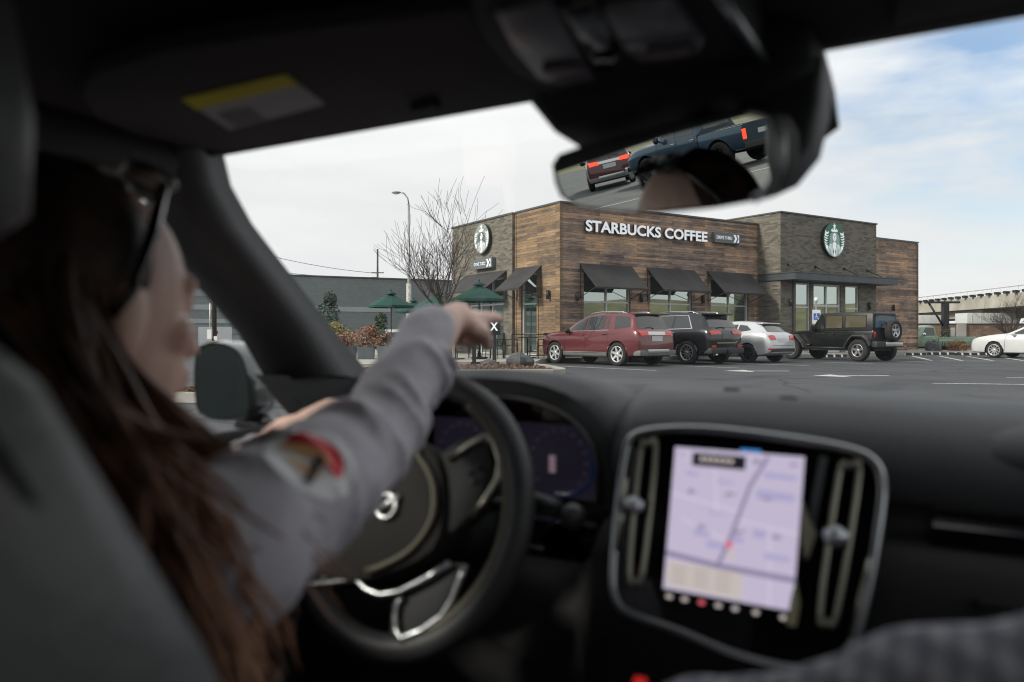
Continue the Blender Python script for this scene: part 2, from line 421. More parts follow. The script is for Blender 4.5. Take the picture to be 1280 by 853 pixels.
sheet(mk, (8.6, 15.6), (9.75, 14.3), .0001)
sheet(mk, (8.62, 15.75), (12.5, 15.05), .11)
sheet(mk, (11.4, 17.7), (15.5, 17.3), .11)
# lane arrows lying across the view
def arrow(tip, d, L, hw):
    d = Vector(d).normalized(); t = Vector((-d.y, d.x)); tip = Vector(tip)
    P = [tip, tip - d * .7 + t * hw, tip - d * .7 + t * .1, tip - d * L + t * .1, tip - d * L - t * .1, tip - d * .7 - t * .1, tip - d * .7 - t * hw]
    mk.add([(p.x, p.y, gz(p.x, p.y) + .0045) for p in P], [(0, 1, 6), (2, 3, 4, 5)])
arrow((5.75, 20.9), (-1, .06), 1.75, .62)
arrow((7.2, 18.4), (-1, -.02), 1.85, .60)
arrow((-4.35, 13.5), (-.2, 1), 1.6, .4)
tag(mk.build('road_markings', M['line']), kind='structure')

def slab(name, poly, z0, z1, mats, lip=.0, bevel=0):
    mb = MB(); mb.prism(poly, z0, z1, lambda u, v, d: Vector((u, v, d)))
    return mb.build(name, mats, uv=False)
Cx, Cy = 1.79, 28.6
AL = R(32.5); ca, sa = math.cos(AL), math.sin(AL)
def W(s, p): return (Cx + ca * s + sa * p, Cy + sa * s - ca * p)   # facade coordinates: s along the front, p outwards
patio = [(-7.2, 21.6), (-3.2, 22.0), (-2.2, 23.6), (0.75, 24.1), (1.0, 26.2), W(-1.2, 1.1), W(2, 1.1), W(6, 1.35), W(10, 2.4), W(19.5, 2.6), W(25, 2.4), W(25, -9), (-9, 42), (-10, 30)]
tag(slab('patio_pavement', patio, -.2, .15, M['concrete']), kind='structure')
# ---------------------------------------------------------------- coffee shop
cafe = empty('coffee_shop', (Cx, Cy, 0), AL)
tag(cafe, 'single storey coffee shop clad in weathered planks and taupe brick with charcoal awnings', 'building')
def wall(mb, fn, u0, u1, z0, z1, ops=(), depth=.16, mi=0):
    us = sorted({u0, u1, *[o[0] for o in ops], *[o[1] for o in ops]}); zs = sorted({z0, z1, *[o[2] for o in ops], *[o[3] for o in ops]})
    for i in range(len(us) - 1):
        for j in range(len(zs) - 1):
            cu, cz = (us[i] + us[i + 1]) / 2, (zs[j] + zs[j + 1]) / 2
            if any(o[0] < cu < o[1] and o[2] < cz < o[3] for o in ops): continue
            mb.add([fn(us[i], zs[j], 0), fn(us[i + 1], zs[j], 0), fn(us[i + 1], zs[j + 1], 0), fn(us[i], zs[j + 1], 0)], [(0, 1, 2, 3)], mi)
    for (a, b, c, d) in ops:
        mb.add([fn(a, c, 0), fn(b, c, 0), fn(b, d, 0), fn(a, d, 0), fn(a, c, depth), fn(b, c, depth), fn(b, d, depth), fn(a, d, depth)],
               [(0, 1, 5, 4), (1, 2, 6, 5), (2, 3, 7, 6), (3, 0, 4, 7)], mi)
def glazing(fn, u0, u1, z0, z1, vs=(), hs=(), name='window', w=.06, back=.10, group=None):
    root = None
    fr = MB()
    def bar(a, b, c, d):
        P = [fn(x, y, dd) for dd in (back - .05, back + .03) for x, y in ((a, c), (b, c), (b, d), (a, d))]
        fr.add(P, [(0, 1, 2, 3), (4, 5, 6, 7), (0, 1, 5, 4), (1, 2, 6, 5), (2, 3, 7, 6), (3, 0, 4, 7)])
    bar(u0, u0 + w, z0, z1); bar(u1 - w, u1, z0, z1); bar(u0 + w, u1 - w, z0, z0 + w); bar(u0 + w, u1 - w, z1 - w, z1)
    cuts = [u0 + w] + [x for v in vs for x in (v - w / 2, v + w / 2)] + [u1 - w]
    for v in vs: bar(v - w / 2, v + w / 2, z0 + w, z1 - w)
    for h in hs:
        for i in range(0, len(cuts), 2): bar(cuts[i], cuts[i + 1], h - w / 2, h + w / 2)
    f = fr.build(name, M['alu'], cafe)
    pn = MB(); pn.add([fn(u0, z0, back), fn(u1, z0, back), fn(u1, z1, back), fn(u0, z1, back)], [(0, 1, 2, 3)])
    pn.build('pane', M['shopglass'], f)
    return f
fr = lambda q: (lambda u, z, d: Vector((u, -q + d, z)))       # front planes, q outwards
lf = lambda q: (lambda t, z, d: Vector((-q + d, t, z)))       # left planes
H = 5.9
W3 = [(1.1, 3.42), (4.48, 6.82), (7.95, 10.32)]
mb = MB(); wall(mb, fr(0), 0, 11.02, .1, H, [(a, b, .75, 3.4) for a, b in W3]); 
mb.build('front_plank_wall', M['wood'], cafe, uv=True)
mb = MB(); wall(mb, fr(0), 18.08, 23.79, .1, H - .02); mb.add([(23.79, 0, .1), (23.79, 8.2, .1), (23.79, 8.2, H), (23.79, 0, H)], [(0, 1, 2, 3)])
mb.build('end_plank_wall', M['wood'], cafe, uv=True)
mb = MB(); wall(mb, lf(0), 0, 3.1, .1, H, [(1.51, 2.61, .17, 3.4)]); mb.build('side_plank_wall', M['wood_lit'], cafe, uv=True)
mb = MB(); wall(mb, lf(.15), 3.08, 8.22, .1, H - .03, [(3.75, 6.6, .17, 3.35)])
mb.add([(-.15, 3.08, .1), (0, 3.08, .1), (0, 3.08, H - .03), (-.15, 3.08, H - .03)], [(0, 1, 2, 3)])
mb.add([(-.15, 8.22, .1), (23.79, 8.22, .1), (23.79, 8.22, H - .03), (-.15, 8.22, H - .03)], [(0, 1, 2, 3)])
mb.build('side_brick_wall', M['brick'], cafe, uv=True)
mb = MB(); wall(mb, fr(1.2), 11.0, 18.1, .1, 6.32, [(12.04, 13.04, .16, 3.28), (13.27, 15.27, .16, 3.28), (15.64, 16.7, .16, 3.28)])
for x, y1 in ((11.0, 5), (18.1, 5)):
    mb.add([(x, -1.2, .1), (x, y1, .1), (x, y1, 6.32), (x, -1.2, 6.32)], [(0, 1, 2, 3)])
mb.add([(11, 5, 5), (18.1, 5, 5), (18.1, 5, 6.32), (11, 5, 6.32)], [(0, 1, 2, 3)])
mb.build('entrance_brick_tower', M['brick'], cafe, uv=True)
mb = MB(); mb.bb((0.02, .05, 5.3), (23.75, 8.15, 5.45)); mb.bb((11.1, -1.1, 5.7), (18, 4.9, 5.8)); mb.build('roof', M['concrete'], cafe)
mb = MB()
for lo, hi in (((-.03, -.05, H), (10.98, .2, H + .07)), ((18.12, -.05, H), (23.84, .2, H + .07)), ((-.03, .2, H), (.2, 3.05, H + .07)), ((-.19, 3.05, H - .03), (.1, 8.27, H + .04)), ((.1, 8.02, H - .03), (23.84, 8.27, H + .04)), ((23.6, .2, H), (23.84, 8.02, H + .05)),
               ((10.96, -1.25, 6.32), (18.14, -1.0, 6.38)), ((10.96, -1.0, 6.32), (11.2, 5.05, 6.38)), ((17.9, -1.0, 6.32), (18.14, 5.05, 6.38))): mb.bb(lo, hi)
mb.build('parapet_coping', M['coping'], cafe)
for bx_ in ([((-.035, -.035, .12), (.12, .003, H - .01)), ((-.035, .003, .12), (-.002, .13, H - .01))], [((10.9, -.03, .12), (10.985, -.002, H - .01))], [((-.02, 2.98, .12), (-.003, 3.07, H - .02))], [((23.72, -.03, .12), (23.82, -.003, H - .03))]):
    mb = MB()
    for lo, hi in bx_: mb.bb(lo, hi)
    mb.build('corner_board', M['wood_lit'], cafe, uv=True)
for a, b in W3: glazing(fr(0), a, b, .75, 3.4, [(a + b) / 2], [2.24, 1.5])
glazing(lf(0), 1.51, 2.61, .17, 3.4, [], [2.2, 1.0])
glazing(lf(.15), 3.75, 6.6, .17, 3.35, [4.7, 5.65], [2.25])
glazing(fr(1.2), 12.04, 13.04, .16, 3.28, [], [2.21])
glazing(fr(1.2), 15.64, 16.7, .16, 3.28, [], [2.21])
dr = glazing(fr(1.2), 13.27, 15.27, .16, 3.28, [14.27], [2.3, .5], name='door', w=.09)
mb = MB()
for x in (14.12, 14.42): mb.tube([(x, -1.2 + .0, .95), (x, -1.26, 1.0), (x, -1.26, 1.35), (x, -1.2, 1.4)], .014, 6)
mb.build('door_handle', M['steel'], dr)
for a, b in W3:   # timber trim round the windows
    mb = MB(); 
    for lo, hi in (((a - .1, -.03, .7), (a - .002, .02, 3.45)), ((b + .002, -.03, .7), (b + .1, .02, 3.45)), ((a - .002, -.03, 3.402), (b + .002, .02, 3.5)), ((a - .1, -.05, .64), (b + .1, .02, .7))): mb.bb(lo, hi)
    mb.build('window_trim', M['wood'], cafe, uv=True)
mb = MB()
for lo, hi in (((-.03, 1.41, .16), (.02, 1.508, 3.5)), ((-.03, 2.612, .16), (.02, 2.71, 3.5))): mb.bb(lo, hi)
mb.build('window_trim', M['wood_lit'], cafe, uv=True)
def awning(fn, u0, u1, z0, z1, dep):
    mb = MB(); n = 8; th = .02; secs = []
    for i in range(n + 1):
        u = u0 + (u1 - u0) * i / n; sag = .015 * math.sin(math.pi * ((i * 2) % n) / n)
        secs.append([fn(u, z1 - sag * 0, -.02), fn(u, (z0 + z1) / 2 - .02 - sag, -dep / 2), fn(u, z0, -dep), fn(u, z0 - .07, -dep), fn(u, z0 - .07, -dep + .012), fn(u, z0 - .02, -dep + .02), fn(u, (z0 + z1) / 2 - .06 - sag, -dep / 2), fn(u, z1 - .05, -.02)])
    mb.loft(secs, smooth=False, closed=True)
    aw = mb.build('awning', M['awning'], cafe)
    for u in (u0 + .03, u1 - .03):
        f = MB()
        f.tube([fn(u, z1 - .03, -.03), fn(u, z0 - .02, -dep + .05)], .014, 6); f.tube([fn(u, z0 - .35, -.02), fn(u, z0 - .02, -dep + .05)], .014, 6)
        f.tube([fn(u, z1 - .05, -.02), fn(u, z0 - .4, -.02)], .014, 6)
        f.build('awning_frame', M['black'], aw)
for u0, u1 in ((.91, 3.5), (4.31, 6.97), (7.75, 10.4)): awning(fr(0), u0, u1, 2.76, 3.69, 1.0)
awning(lf(0), 1.2, 2.95, 2.76, 3.66, 1.05)
awning(lf(.15), 3.5, 6.9, 2.80, 3.62, 1.15)
# entrance canopy
mb = MB(); P = [(10.93, .0), (10.93, -2.03), (18.56, -2.03), (18.56, -.0), (18.14, .0), (18.14, -1.22), (10.985, -1.22), (10.985, .0)]
cp = MB(); cp.prism([(u, v) for u, v in [(10.93, 0), (10.93, -2.03), (18.56, -2.03), (18.56, 0), (18.12, 0), (18.12, -1.205), (10.985, -1.205), (10.985, 0)]], 3.36, 3.64, lambda u, v, d: Vector((u, v, d)))
cn = cp.build('entrance_canopy', M['canopy'], cafe)
mb = MB(); mb.prism([(10.9, 0), (10.9, -2.06), (18.59, -2.06), (18.59, 0), (18.12, 0), (18.12, -1.205), (10.98, -1.205), (10.98, 0)], 3.645, 3.68, lambda u, v, d: Vector((u, v, d))); mb.build('canopy_edge', M['canopy'], cn)
for x in (11.49, 13.38, 15.52, 17.34):
    mb = MB(); mb.tube([(x, -1.2, 4.06), (x + .02, -1.98, 3.68)], .018, 6); mb.box((x, -1.22, 4.06), (.1, .05, .1)); mb.tube([(x, -1.2, 4.06), (x, -1.27, 4.05)], .05, 8)
    mb.build('tie_rod', M['black'], cn)
mb = MB(); mb.bb((11.8, -1.26, .16), (11.9, -1.2, 3.35)); mb.build('downpipe', M['coping'], cafe)
for fn, u, z in ((fr(0), .74, 2.42), (fr(0), 3.95, 2.45), (fr(0), 7.42, 2.49), (fr(1.2), 11.6, 2.41), (fr(1.2), 17.41, 2.35), (fr(0), 21.4, 2.38), (lf(0), .65, 2.5)):
    mb = MB(); c = [fn(u, z, -.09), fn(u, z, -.02)]
    mb.tube([fn(u, z - .17, -.10), fn(u, z + .17, -.10)], .065, 12); mb.tube([fn(u, z, -.1), fn(u, z, 0)], .035, 8)
    mb.build('wall_lamp', M['black'], cafe)
mb = MB(); mb.box((.0 + .3, .06 - .09, .42), (.25, .1, .3)); mb.build('wall_box', M['coping'], cafe)

def text_mesh(txt, h=None, width=None, extr=.03, off=.0, space=1.0):
    c = bpy.data.curves.new('t', 'FONT'); c.body = txt; c.size = 1; c.extrude = extr; c.offset = off; c.space_character = space; c.resolution_u = 3
    o = bpy.data.objects.new('t', c); COL.objects.link(o)
    dg = bpy.context.evaluated_depsgraph_get(); me = bpy.data.meshes.new_from_object(o.evaluated_get(dg)); bpy.data.objects.remove(o)
    xs_ = [v.co.x for v in me.vertices]; ys_ = [v.co.y for v in me.vertices]
    return me, min(xs_), max(xs_), min(ys_), max(ys_)
def put_text(name, txt, fn, u0, u1, z0, z1, d0, thick, mats, parent, off=.0, space=1.0, flip=False):
    """letters standing from depth d0 outwards by thick on a wall plane"""
    me, a, b, c, d = text_mesh(txt, off=off, space=space, extr=.5)
    me.materials.clear()
    for m in mats: me.materials.append(m)
    for p in me.polygons: p.material_index = 0 if p.normal.z > .5 else min(1, len(mats) - 1)
    for v in me.vertices:
        tt = (v.co.x - a) / (b - a)
        if flip: tt = 1 - tt
        v.co = fn(u0 + (u1 - u0) * tt, z0 + (z1 - z0) * (v.co.y - c) / (d - c), d0 - (v.co.z + .5) * thick)
    me.update(); o = bpy.data.objects.new(name, me); COL.objects.link(o); o.parent = parent
    return o
M['letter'] = mat('white_letter', (.85, .86, .88), .4, var=.02); _b = M['letter'].node_tree.nodes['Principled BSDF']; _b.inputs['Emission Color'].default_value = (.9, .93, 1, 1); _b.inputs['Emission Strength'].default_value = .28   # slight glow added so the letters read whiter
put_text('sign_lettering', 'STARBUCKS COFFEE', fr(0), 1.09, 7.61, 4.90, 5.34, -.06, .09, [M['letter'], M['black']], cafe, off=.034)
def dt_sign(fn, u0, u1, z0, z1, flip=False):
    mb = MB(); P = [fn(x, y, dd) for dd in (-.02, -.2) for x, y in ((u0, z0), (u1, z0), (u1, z1), (u0, z1))]
    mb.add(P, [(0, 1, 2, 3), (4, 5, 6, 7), (0, 1, 5, 4), (1, 2, 6, 5), (2, 3, 7, 6), (3, 0, 4, 7)])
    b = mb.build('direction_sign', M['signgrey'], cafe)
    wd = u1 - u0; h = z1 - z0
    q = (lambda t: u1 - t * wd) if flip else (lambda t: u0 + t * wd)
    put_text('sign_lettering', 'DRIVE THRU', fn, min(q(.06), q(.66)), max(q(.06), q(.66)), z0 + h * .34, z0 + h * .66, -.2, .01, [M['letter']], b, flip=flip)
    mb = MB()
    for k, (c, ww) in enumerate(((.72, .075), (.86, .035))):
        pts = [(c, .12), (c + ww, .12), (c + ww + .07, .5), (c + ww, .88), (c, .88), (c + .07, .5)]
        if k: pts = [(c, .12), (.94, .12), (.94, .88), (c, .88), (c + .07, .5)]
        mb.prism([(q(x), z0 + h * y) for x, y in pts], -.202, -.212, lambda u, v, d: fn(u, v, d))
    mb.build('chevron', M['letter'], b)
M['signgrey'] = mat('slate_sign', (.13, .155, .165), .45, var=.06)
dt_sign(fr(0), 8.02, 9.59, 4.93, 5.37)
dt_sign(lf(.15), 4.35, 5.95, 3.80, 4.22, flip=True)
# round emblem: crowned long-haired figure with two fish tails, white and pale green on green
M['green_disc'] = mat('emblem_green', (.02, .17, .11), .45, var=.05); M['pale_green'] = mat('emblem_pale', (.33, .52, .45), .5, var=.04)
M['glare_disc'] = mat('glare_emblem', (.30, .36, .32), .6, var=.2, scale=3)  # disc colour paled as if washed out by sun glare
def emblem(fn, u, z, r, flip=False):
    sg = -1 if flip else 1
    q = lambda x, y, d: fn(u + sg * x * r, z + y * r, d)
    mb = MB(); mb.prism([(math.cos(a * math.pi / 24), math.sin(a * math.pi / 24)) for a in range(48)], -.03, -.17, q, 0, 1)
    e = mb.build('round_emblem', [M['glare_disc'] if flip else M['green_disc'], M['black']], cafe)
    wmb = MB(); hmb = MB()
    def poly(m, pts, lay=0): m.prism(pts, -.171, -.178 - .004 * lay, q)
    # hair: two falling waves
    for s_ in (1, -1):
        out = [(0, .42), (s_ * .20, .42), (s_ * .38, .32), (s_ * .47, .12), (s_ * .46, -.10), (s_ * .53, -.30), (s_ * .66, -.52), (s_ * .70, -.66), (s_ * .55, -.80), (s_ * .36, -.91), (s_ * .14, -.97), (s_ * .16, -.7), (s_ * .2, -.4), (s_ * .14, -.12), (s_ * .02, -.08)]
        poly(hmb, out if s_ > 0 else out[::-1])
        for k in range(4):
            x0 = .08 + .085 * k
            P = [(s_ * (x0 + .02), -.2 - .03 * k), (s_ * (x0 + .055), -.24), (s_ * (x0 * 1.5 + .09), -.62), (s_ * (x0 * 1.45 + .1), -.92 + .07 * k), (s_ * (x0 * 1.45 + .06), -.92 + .07 * k), (s_ * (x0 * 1.5 + .045), -.62)]
            poly(wmb, P if s_ > 0 else P[::-1], 1)
        # scaled tails up both sides
        for k in range(7):
            t = k / 6; a0 = R(14 - 52 * t); rr = .93
            cx, cy = s_ * rr * math.cos(a0), rr * math.sin(a0) + .02
            ll = .40 - .035 * k
            P = [(cx, cy + .05), (cx, cy - .03), (cx - s_ * ll * .5, cy - .10), (cx - s_ * ll, cy - .04), (cx - s_ * ll * .5, cy - .02)]
            poly(wmb, P)
        P = [(s_ * .60, .30), (s_ * .78, .30), (s_ * .90, .18), (s_ * .86, .34), (s_ * .84, .52), (s_ * .74, .40), (s_ * .50, .46)]
        poly(wmb, P)
        P = [(s_ * .52, -.46), (s_ * .72, -.30), (s_ * .80, -.46), (s_ * .68, -.64), (s_ * .56, -.56)]
        poly(wmb, P)
    # face
    poly(wmb, [(.17 * math.cos(a * math.pi / 10), .16 + .23 * math.sin(a * math.pi / 10)) for a in range(20)], 1)
    poly(wmb, [(0, -.08), (.14, -.18), (.12, -.5), (.05, -.66), (.12, -.96), (-.12, -.96), (-.05, -.66), (-.12, -.5), (-.14, -.18)], 1)
    # crown with star
    poly(wmb, [(-.34, .62), (-.26, .46), (.26, .46), (.34, .62), (.22, .56), (.17, .68), (.1, .56), (0, .74), (-.1, .56), (-.17, .68), (-.22, .56)])
    poly(wmb, [((.17 if k % 2 == 0 else .07) * math.sin(k * math.pi / 5), .80 + (.17 if k % 2 == 0 else .07) * math.cos(k * math.pi / 5)) for k in range(10)])
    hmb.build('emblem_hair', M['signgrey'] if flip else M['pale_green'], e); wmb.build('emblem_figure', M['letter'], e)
    f = MB()
    for s_ in (-1, 1):
        f.prism([(s_ * .03, .2), (s_ * .12, .22), (s_ * .12, .25), (s_ * .03, .23)], -.183, -.188, q)
    f.prism([(-.05, .05), (.05, .05), (0, .02)], -.183, -.188, q); f.prism([(-.012, .2), (.012, .2), (.02, .1), (-.02, .1)], -.183, -.188, q)
    f.build('emblem_face', M['green_disc'], e)
emblem(fr(1.2), 14.56, 5.33, .79)
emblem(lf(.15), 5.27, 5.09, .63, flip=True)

# ---------------------------------------------------------------- far buildings and walls
wa = Vector((.888, .46, 0)).normalized(); wn = Vector((wa.y, -wa.x, 0))
wh = empty('warehouse', (-18.6, 66, 0), math.atan2(wa.y, wa.x))
tag(wh, 'long low grey block warehouse with pale stripes, seen beyond the patio umbrellas', 'warehouse')
mb = MB(); mb.bb((-70, 0, 0), (26, 30, 6.0)); mb.build('wall', M['grey_panel'], wh, uv=True)
M['pale_band'] = mat('pale_band', (.38, .42, .42), .7, var=.1, scale=.6); M['mid_band'] = mat('mid_band', (.27, .30, .30), .7, var=.1, scale=.6)
mb = MB(); mb.bb((-70, -.04, 3.0), (8.6, -.002, 3.42)); mb.build('stripe', M['pale_band'], wh)
for z0, z1, k in ((4.1, 4.7, 'mid_band'), (1.9, 2.25, 'pale_band'), (1.05, 1.45, 'mid_band'), (.3, .9, 'mid_band')):
    mb = MB(); mb.bb((-70, -.04, z0), (-4.5, -.002, z1)); mb.build('stripe', M[k], wh)
mb = MB()
for i in range(9): mb.bb((-4.2 + i * .42, -.06, 2.9 + .55), (-4.12 + i * .42, -.002, 5.9))
mb.build('cladding_rib', M['pale_band'], wh)
mb = MB(); mb.bb((-70.1, -.08, 6.0), (26.1, .3, 6.12)); mb.build('parapet_coping', M['coping'], wh)
mb = MB(); mb.bb((-7.8, -.15, 0.02), (-5.2, -.003, 1.6)); d = mb.build('door', M['alu'], wh); mb = MB(); mb.bb((-6.8, -.18, 1.05), (-6.3, -.152, 1.25)); mb.build('door_vent', M['black'], d)

bf = empty('brick_boundary_wall', (34, 56, 0)); tag(bf, 'brown block boundary wall with grey piers behind the green pickup', 'wall')
mb = MB(); mb.bb((-6, 0, -.3), (22, .25, 1.72)); mb.build('wall', M['brown_block'], bf, uv=True)
for x in (-1.6, 3.6, 8.8, 14): mb = MB(); mb.bb((x, -.14, -.3), (x + .65, -.003, 1.8)); mb.build('pier', M['concrete'], bf)
mb = MB(); mb.bb((-6.05, -.05, 1.722), (22.05, .3, 1.79)); mb.build('wall_cap', M['coping'], bf)

# elevated road
vd = empty('viaduct', (59, 108, 0)); tag(vd, 'long pale concrete viaduct with a metal guard rail rising behind the boundary wall', 'bridge')
d = (Vector((51.3, 60)) - Vector((61.5, 138))).normalized(); vx = lambda t, o, z: Vector((2.5 + d.x * t + d.y * o, 30 + d.y * t - d.x * o, z))
mb = MB(); mb.loft([[vx(t, o, z) for o, z in ((0, 4.0), (0, 5.45), (-9, 5.45), (-9, 4.0))] for t in (-40, 0, 20, 40, 60, 80)], smooth=False, closed=True)
mb.build('deck', mat('pale_concrete', (.40, .38, .33), .9, var=.2, scale=.5), vd)
mb = MB(); mb.loft([[vx(t, o, z) for o, z in ((-1, 3.0), (-1, 3.99), (-8, 3.99), (-8, 3.0))] for t in (-40, 0, 30, 46)], smooth=False, closed=True); mb.build('girder', M['concrete'], vd)
mb = MB()
for t in range(-38, 80, 2): mb.tube([vx(t, -.1, 5.45), vx(t, -.1, 6.25)], .07, 5)
for z, r_ in ((5.75, .11), (6.25, .09)): mb.tube([vx(-40, -.1, z), vx(80, -.1, z)], r_, 6)
gr_ = mb.build('guard_rail', M['alu'], vd)
for t in range(-38, 80, 2): mb = MB(); mb.box(vx(t, .1, 5.6), (.5, .5, .3)); mb.build('rail_bracket', M['black'], gr_)
for t in (-20, 36): mb = MB(); mb.box(vx(t, -4.5, 1.6), (1.2, 1.6, 3.8)); mb.box(vx(t, -4.5, 2.85), (2.2, 5, .3)); mb.build('pier', M['concrete'], vd)
mb = MB(); mb.loft([[(x, -38 + 3 * noise.noise((x * .03, 0, 0)), -.3), (x, -46, 3.5 + noise.noise((x * .05, 1, 0))), (x, -58, 7.5 + 2 * noise.noise((x * .04, 5, 0))), (x, -74, 8), (x, -95, -1)] for x in range(-90, 131, 5)]); M['bankgrass'] = mat('olive_grass', (.17, .155, .085), .95, var=.4, scale=.3); mb.loft([[(64 + 2 * noise.noise((0, y * .05, 2)), y, -.3), (70, y, 2.6 + noise.noise((1, y * .07, 0))), (78, y, 5.2 + 1.5 * noise.noise((5, y * .05, 0))), (100, y, 5.5), (120, y, -1)] for y in range(-60, 56, 4)]); tag(mb.build('terrain_slope', M['bankgrass'], recalc=False), kind='structure')
# hills all round, and behind the photographer (seen in panes)
mb = MB(); secs = []
for i in range(97):
    a = 2 * math.pi * i / 96; c, s_ = math.cos(a), math.sin(a)
    h = 14 + 18 * (noise.noise((c * 2, s_ * 2, 3)) + .5) if s_ < .15 else .4
    rr = 700
    secs.append([(c * rr, s_ * rr, -1), (c * (rr + 60), s_ * (rr + 60), h * .8), (c * (rr + 140), s_ * (rr + 140), h), (c * (rr + 260), s_ * (rr + 260), -1)])
mb.loft(secs); tag(mb.build('hills', M['drygrass']), kind='structure')
# ---------------------------------------------------------------- poles and lamps
M['pole_dark'] = mat('weathered_pole', (.07, .055, .045), .8, var=.3, scale=3)
M['galv'] = mat('galvanised', (.36, .37, .37), .45, .6, var=.15, scale=3)
sx, sy = (511 - 640) / F * 44, 44
sl_ = empty('street_lamp', (sx, sy, 0)); tag(sl_, 'tall grey street lamp with a curved arm, behind the bare patio tree', 'street lamp')
mb = MB(); mb.tube([(0, 0, 0), (0, 0, 4), (0, 0, 8.45)], [.11, .085, .06], 10); mb.build('pole', M['galv'], sl_)
mb = MB(); mb.tube([(0, 0, 0), (0, 0, 3.9)], [.17, .14], 10); mb.build('pole_sleeve', mat('pale_sleeve', (.45, .44, .41), .8, var=.4, scale=6), sl_)
mb = MB(); mb.tube([(0, 0, 8.45), (-.06, 0, 8.8), (-.28, 0, 9.08), (-.5, 0, 9.13)], .04, 8); mb.build('arm', M['galv'], sl_)
mb = MB(); mb.ell((-.72, 0, 9.12), (.27, .13, .08)); h = mb.build('lamp_head', M['galv'], sl_); mb = MB(); mb.ell((-.74, 0, 9.06), (.18, .09, .05)); mb.build('lamp_lens', M['clear_lens'], h)

def utility_pole(name_lab, u, y, h, arms, th):
    o = empty('utility_pole', ((u - 640) / F * y, y, 0)); tag(o, name_lab, 'utility pole')
    mb = MB(); mb.tube([(0, 0, 0), (0, 0, h)], [th, th * .7], 8); mb.build('pole', M['pole_dark'], o)
    for z, w_ in arms:
        mb = MB(); mb.box((0, 0, z), (w_, .12, .14)); a = mb.build('crossarm', M['pole_dark'], o)
        for x in (-.45, .45): mb = MB(); mb.lathe([(0, .22), (.06, .2), (.08, .1), (.05, .05)], (x * w_, 0, z), n=8); mb.build('insulator', M['white'], a)
    return o
utility_pole('distant brown utility pole rising over the warehouse roof', 472, 120, 14.3, [(10.6, 1.9), (9.4, 1.5)], .19)
p2_ = utility_pole('dark utility pole with a white meter box, seen through the driver side window', 268, 40, 7.5, [(7.2, 1.6)], .13)
mb = MB(); mb.box((-.17, -.16, 1.0), (.22, .2, .5)); mb.tube([(-.17, -.16, 1.3), (-.17, -.16, 2.6)], .03, 6); mb.box((.14, -.18, .75), (.16, .12, .3)); mb.build('meter_box', M['white'], p2_)
for i, (z0, z1) in enumerate(((14.0, 10.5), (11.8, 9.9))):
    mb = MB(); A = Vector((-60, 105, z0 + 7.5 - i * 2.6)); B = Vector(((472 - 640) / F * 120, 120, z1)); C = Vector((60, 135, z1 + 3)); pts = []
    for t in range(25): q = A.lerp(B, t / 24); q.z -= 2.2 * (1 - (2 * t / 24 - 1) ** 2); pts.append(q)
    mb.tube(pts, .035, 4)
    tag(mb.build('overhead_cable', M['black'], None), ['upper thin black cable sagging towards the distant utility pole', 'lower thin black cable sagging towards the distant utility pole'][i], 'cable')

# ---------------------------------------------------------------- bare trees
M['bark'] = mat('bark', (.085, .07, .06), .9, var=.35, scale=12, bump=.4, bscale=40)
M['twig'] = mat('twig', (.055, .042, .04), .9, var=.3, scale=8)
def bare_tree(label, loc, H_, spread, trunk_r, seed, splits, first=(.35, 1.0), lean=(0, 0), depth=6):
    rnd = random.Random(seed); root = empty('bare_tree', loc); tag(root, label, 'tree')
    tk = MB(); br = MB(); cnt = [0]
    def grow(p, d, L, r, lv):
        n = 5; pts = [p.copy()]; q = p.copy(); dd = d.copy()
        for i in range(n):
            dd = (dd + Vector((rnd.gauss(0, .07), rnd.gauss(0, .07), rnd.gauss(0, .05) + (.05 if lv > 1 else 0)))).normalized()
            q = q + dd * L / n; pts.append(q.copy())
        rr = [max(.0055, r * (1 - .45 * i / n)) for i in range(n + 1)]
        (tk if lv == 0 else br).tube(pts, rr, 7 if lv < 2 else (5 if lv < 4 else 3), cap=False)
        if lv >= depth or r < .0045: return
        k = splits[min(lv, len(splits) - 1)]
        for j in range(k):
            t = rnd.uniform(.35, 1.0) if j < k - 1 else 1.0
            if lv == 0: t = rnd.uniform(*first) if j < k - 1 else 1.0
            i0 = min(n, max(1, int(t * n))); base = pts[i0]
            az = 2 * math.pi * (j / k) + rnd.uniform(-.5, .5); tilt = rnd.uniform(.35, .8) if lv else rnd.uniform(.4, .75)
            if j == k - 1 and lv < 3: tilt *= .35
            x = dd.orthogonal().normalized(); y = dd.cross(x)
            nd = (dd * math.cos(tilt) + (x * math.cos(az) + y * math.sin(az)) * math.sin(tilt) * spread).normalized()
            nd.z = abs(nd.z) * .7 + .36 if lv < 3 else nd.z + .22
            nd.normalize()
            grow(base, nd, L * rnd.uniform(.62, .85), rr[i0] * rnd.uniform(.55, .72), lv + 1)
    grow(Vector((0, 0, 0)), Vector((lean[0], lean[1], 1)).normalized(), H_ * .30, trunk_r, 0)
    t = tk.build('trunk', M['bark'], root, recalc=False); br.build('branches', M['twig'], root, recalc=False)
    return root
bt = bare_tree('leafless patio tree with dark spreading branches beside the coffee shop corner', ((562 - 640) / F * 25.5, 25.5, .12), 7.4, 1.22, .10, 11, [5, 4, 4, 4, 3, 2], first=(.55, .9), lean=(.05, 0), depth=6)
bare_tree('leafless tree over the boundary wall behind the white saloon', ((1268 - 640) / F * 50, 50, 0), 4.9, 1.5, .10, 5, [6, 4, 4, 3, 3], first=(.3, .9), depth=5)

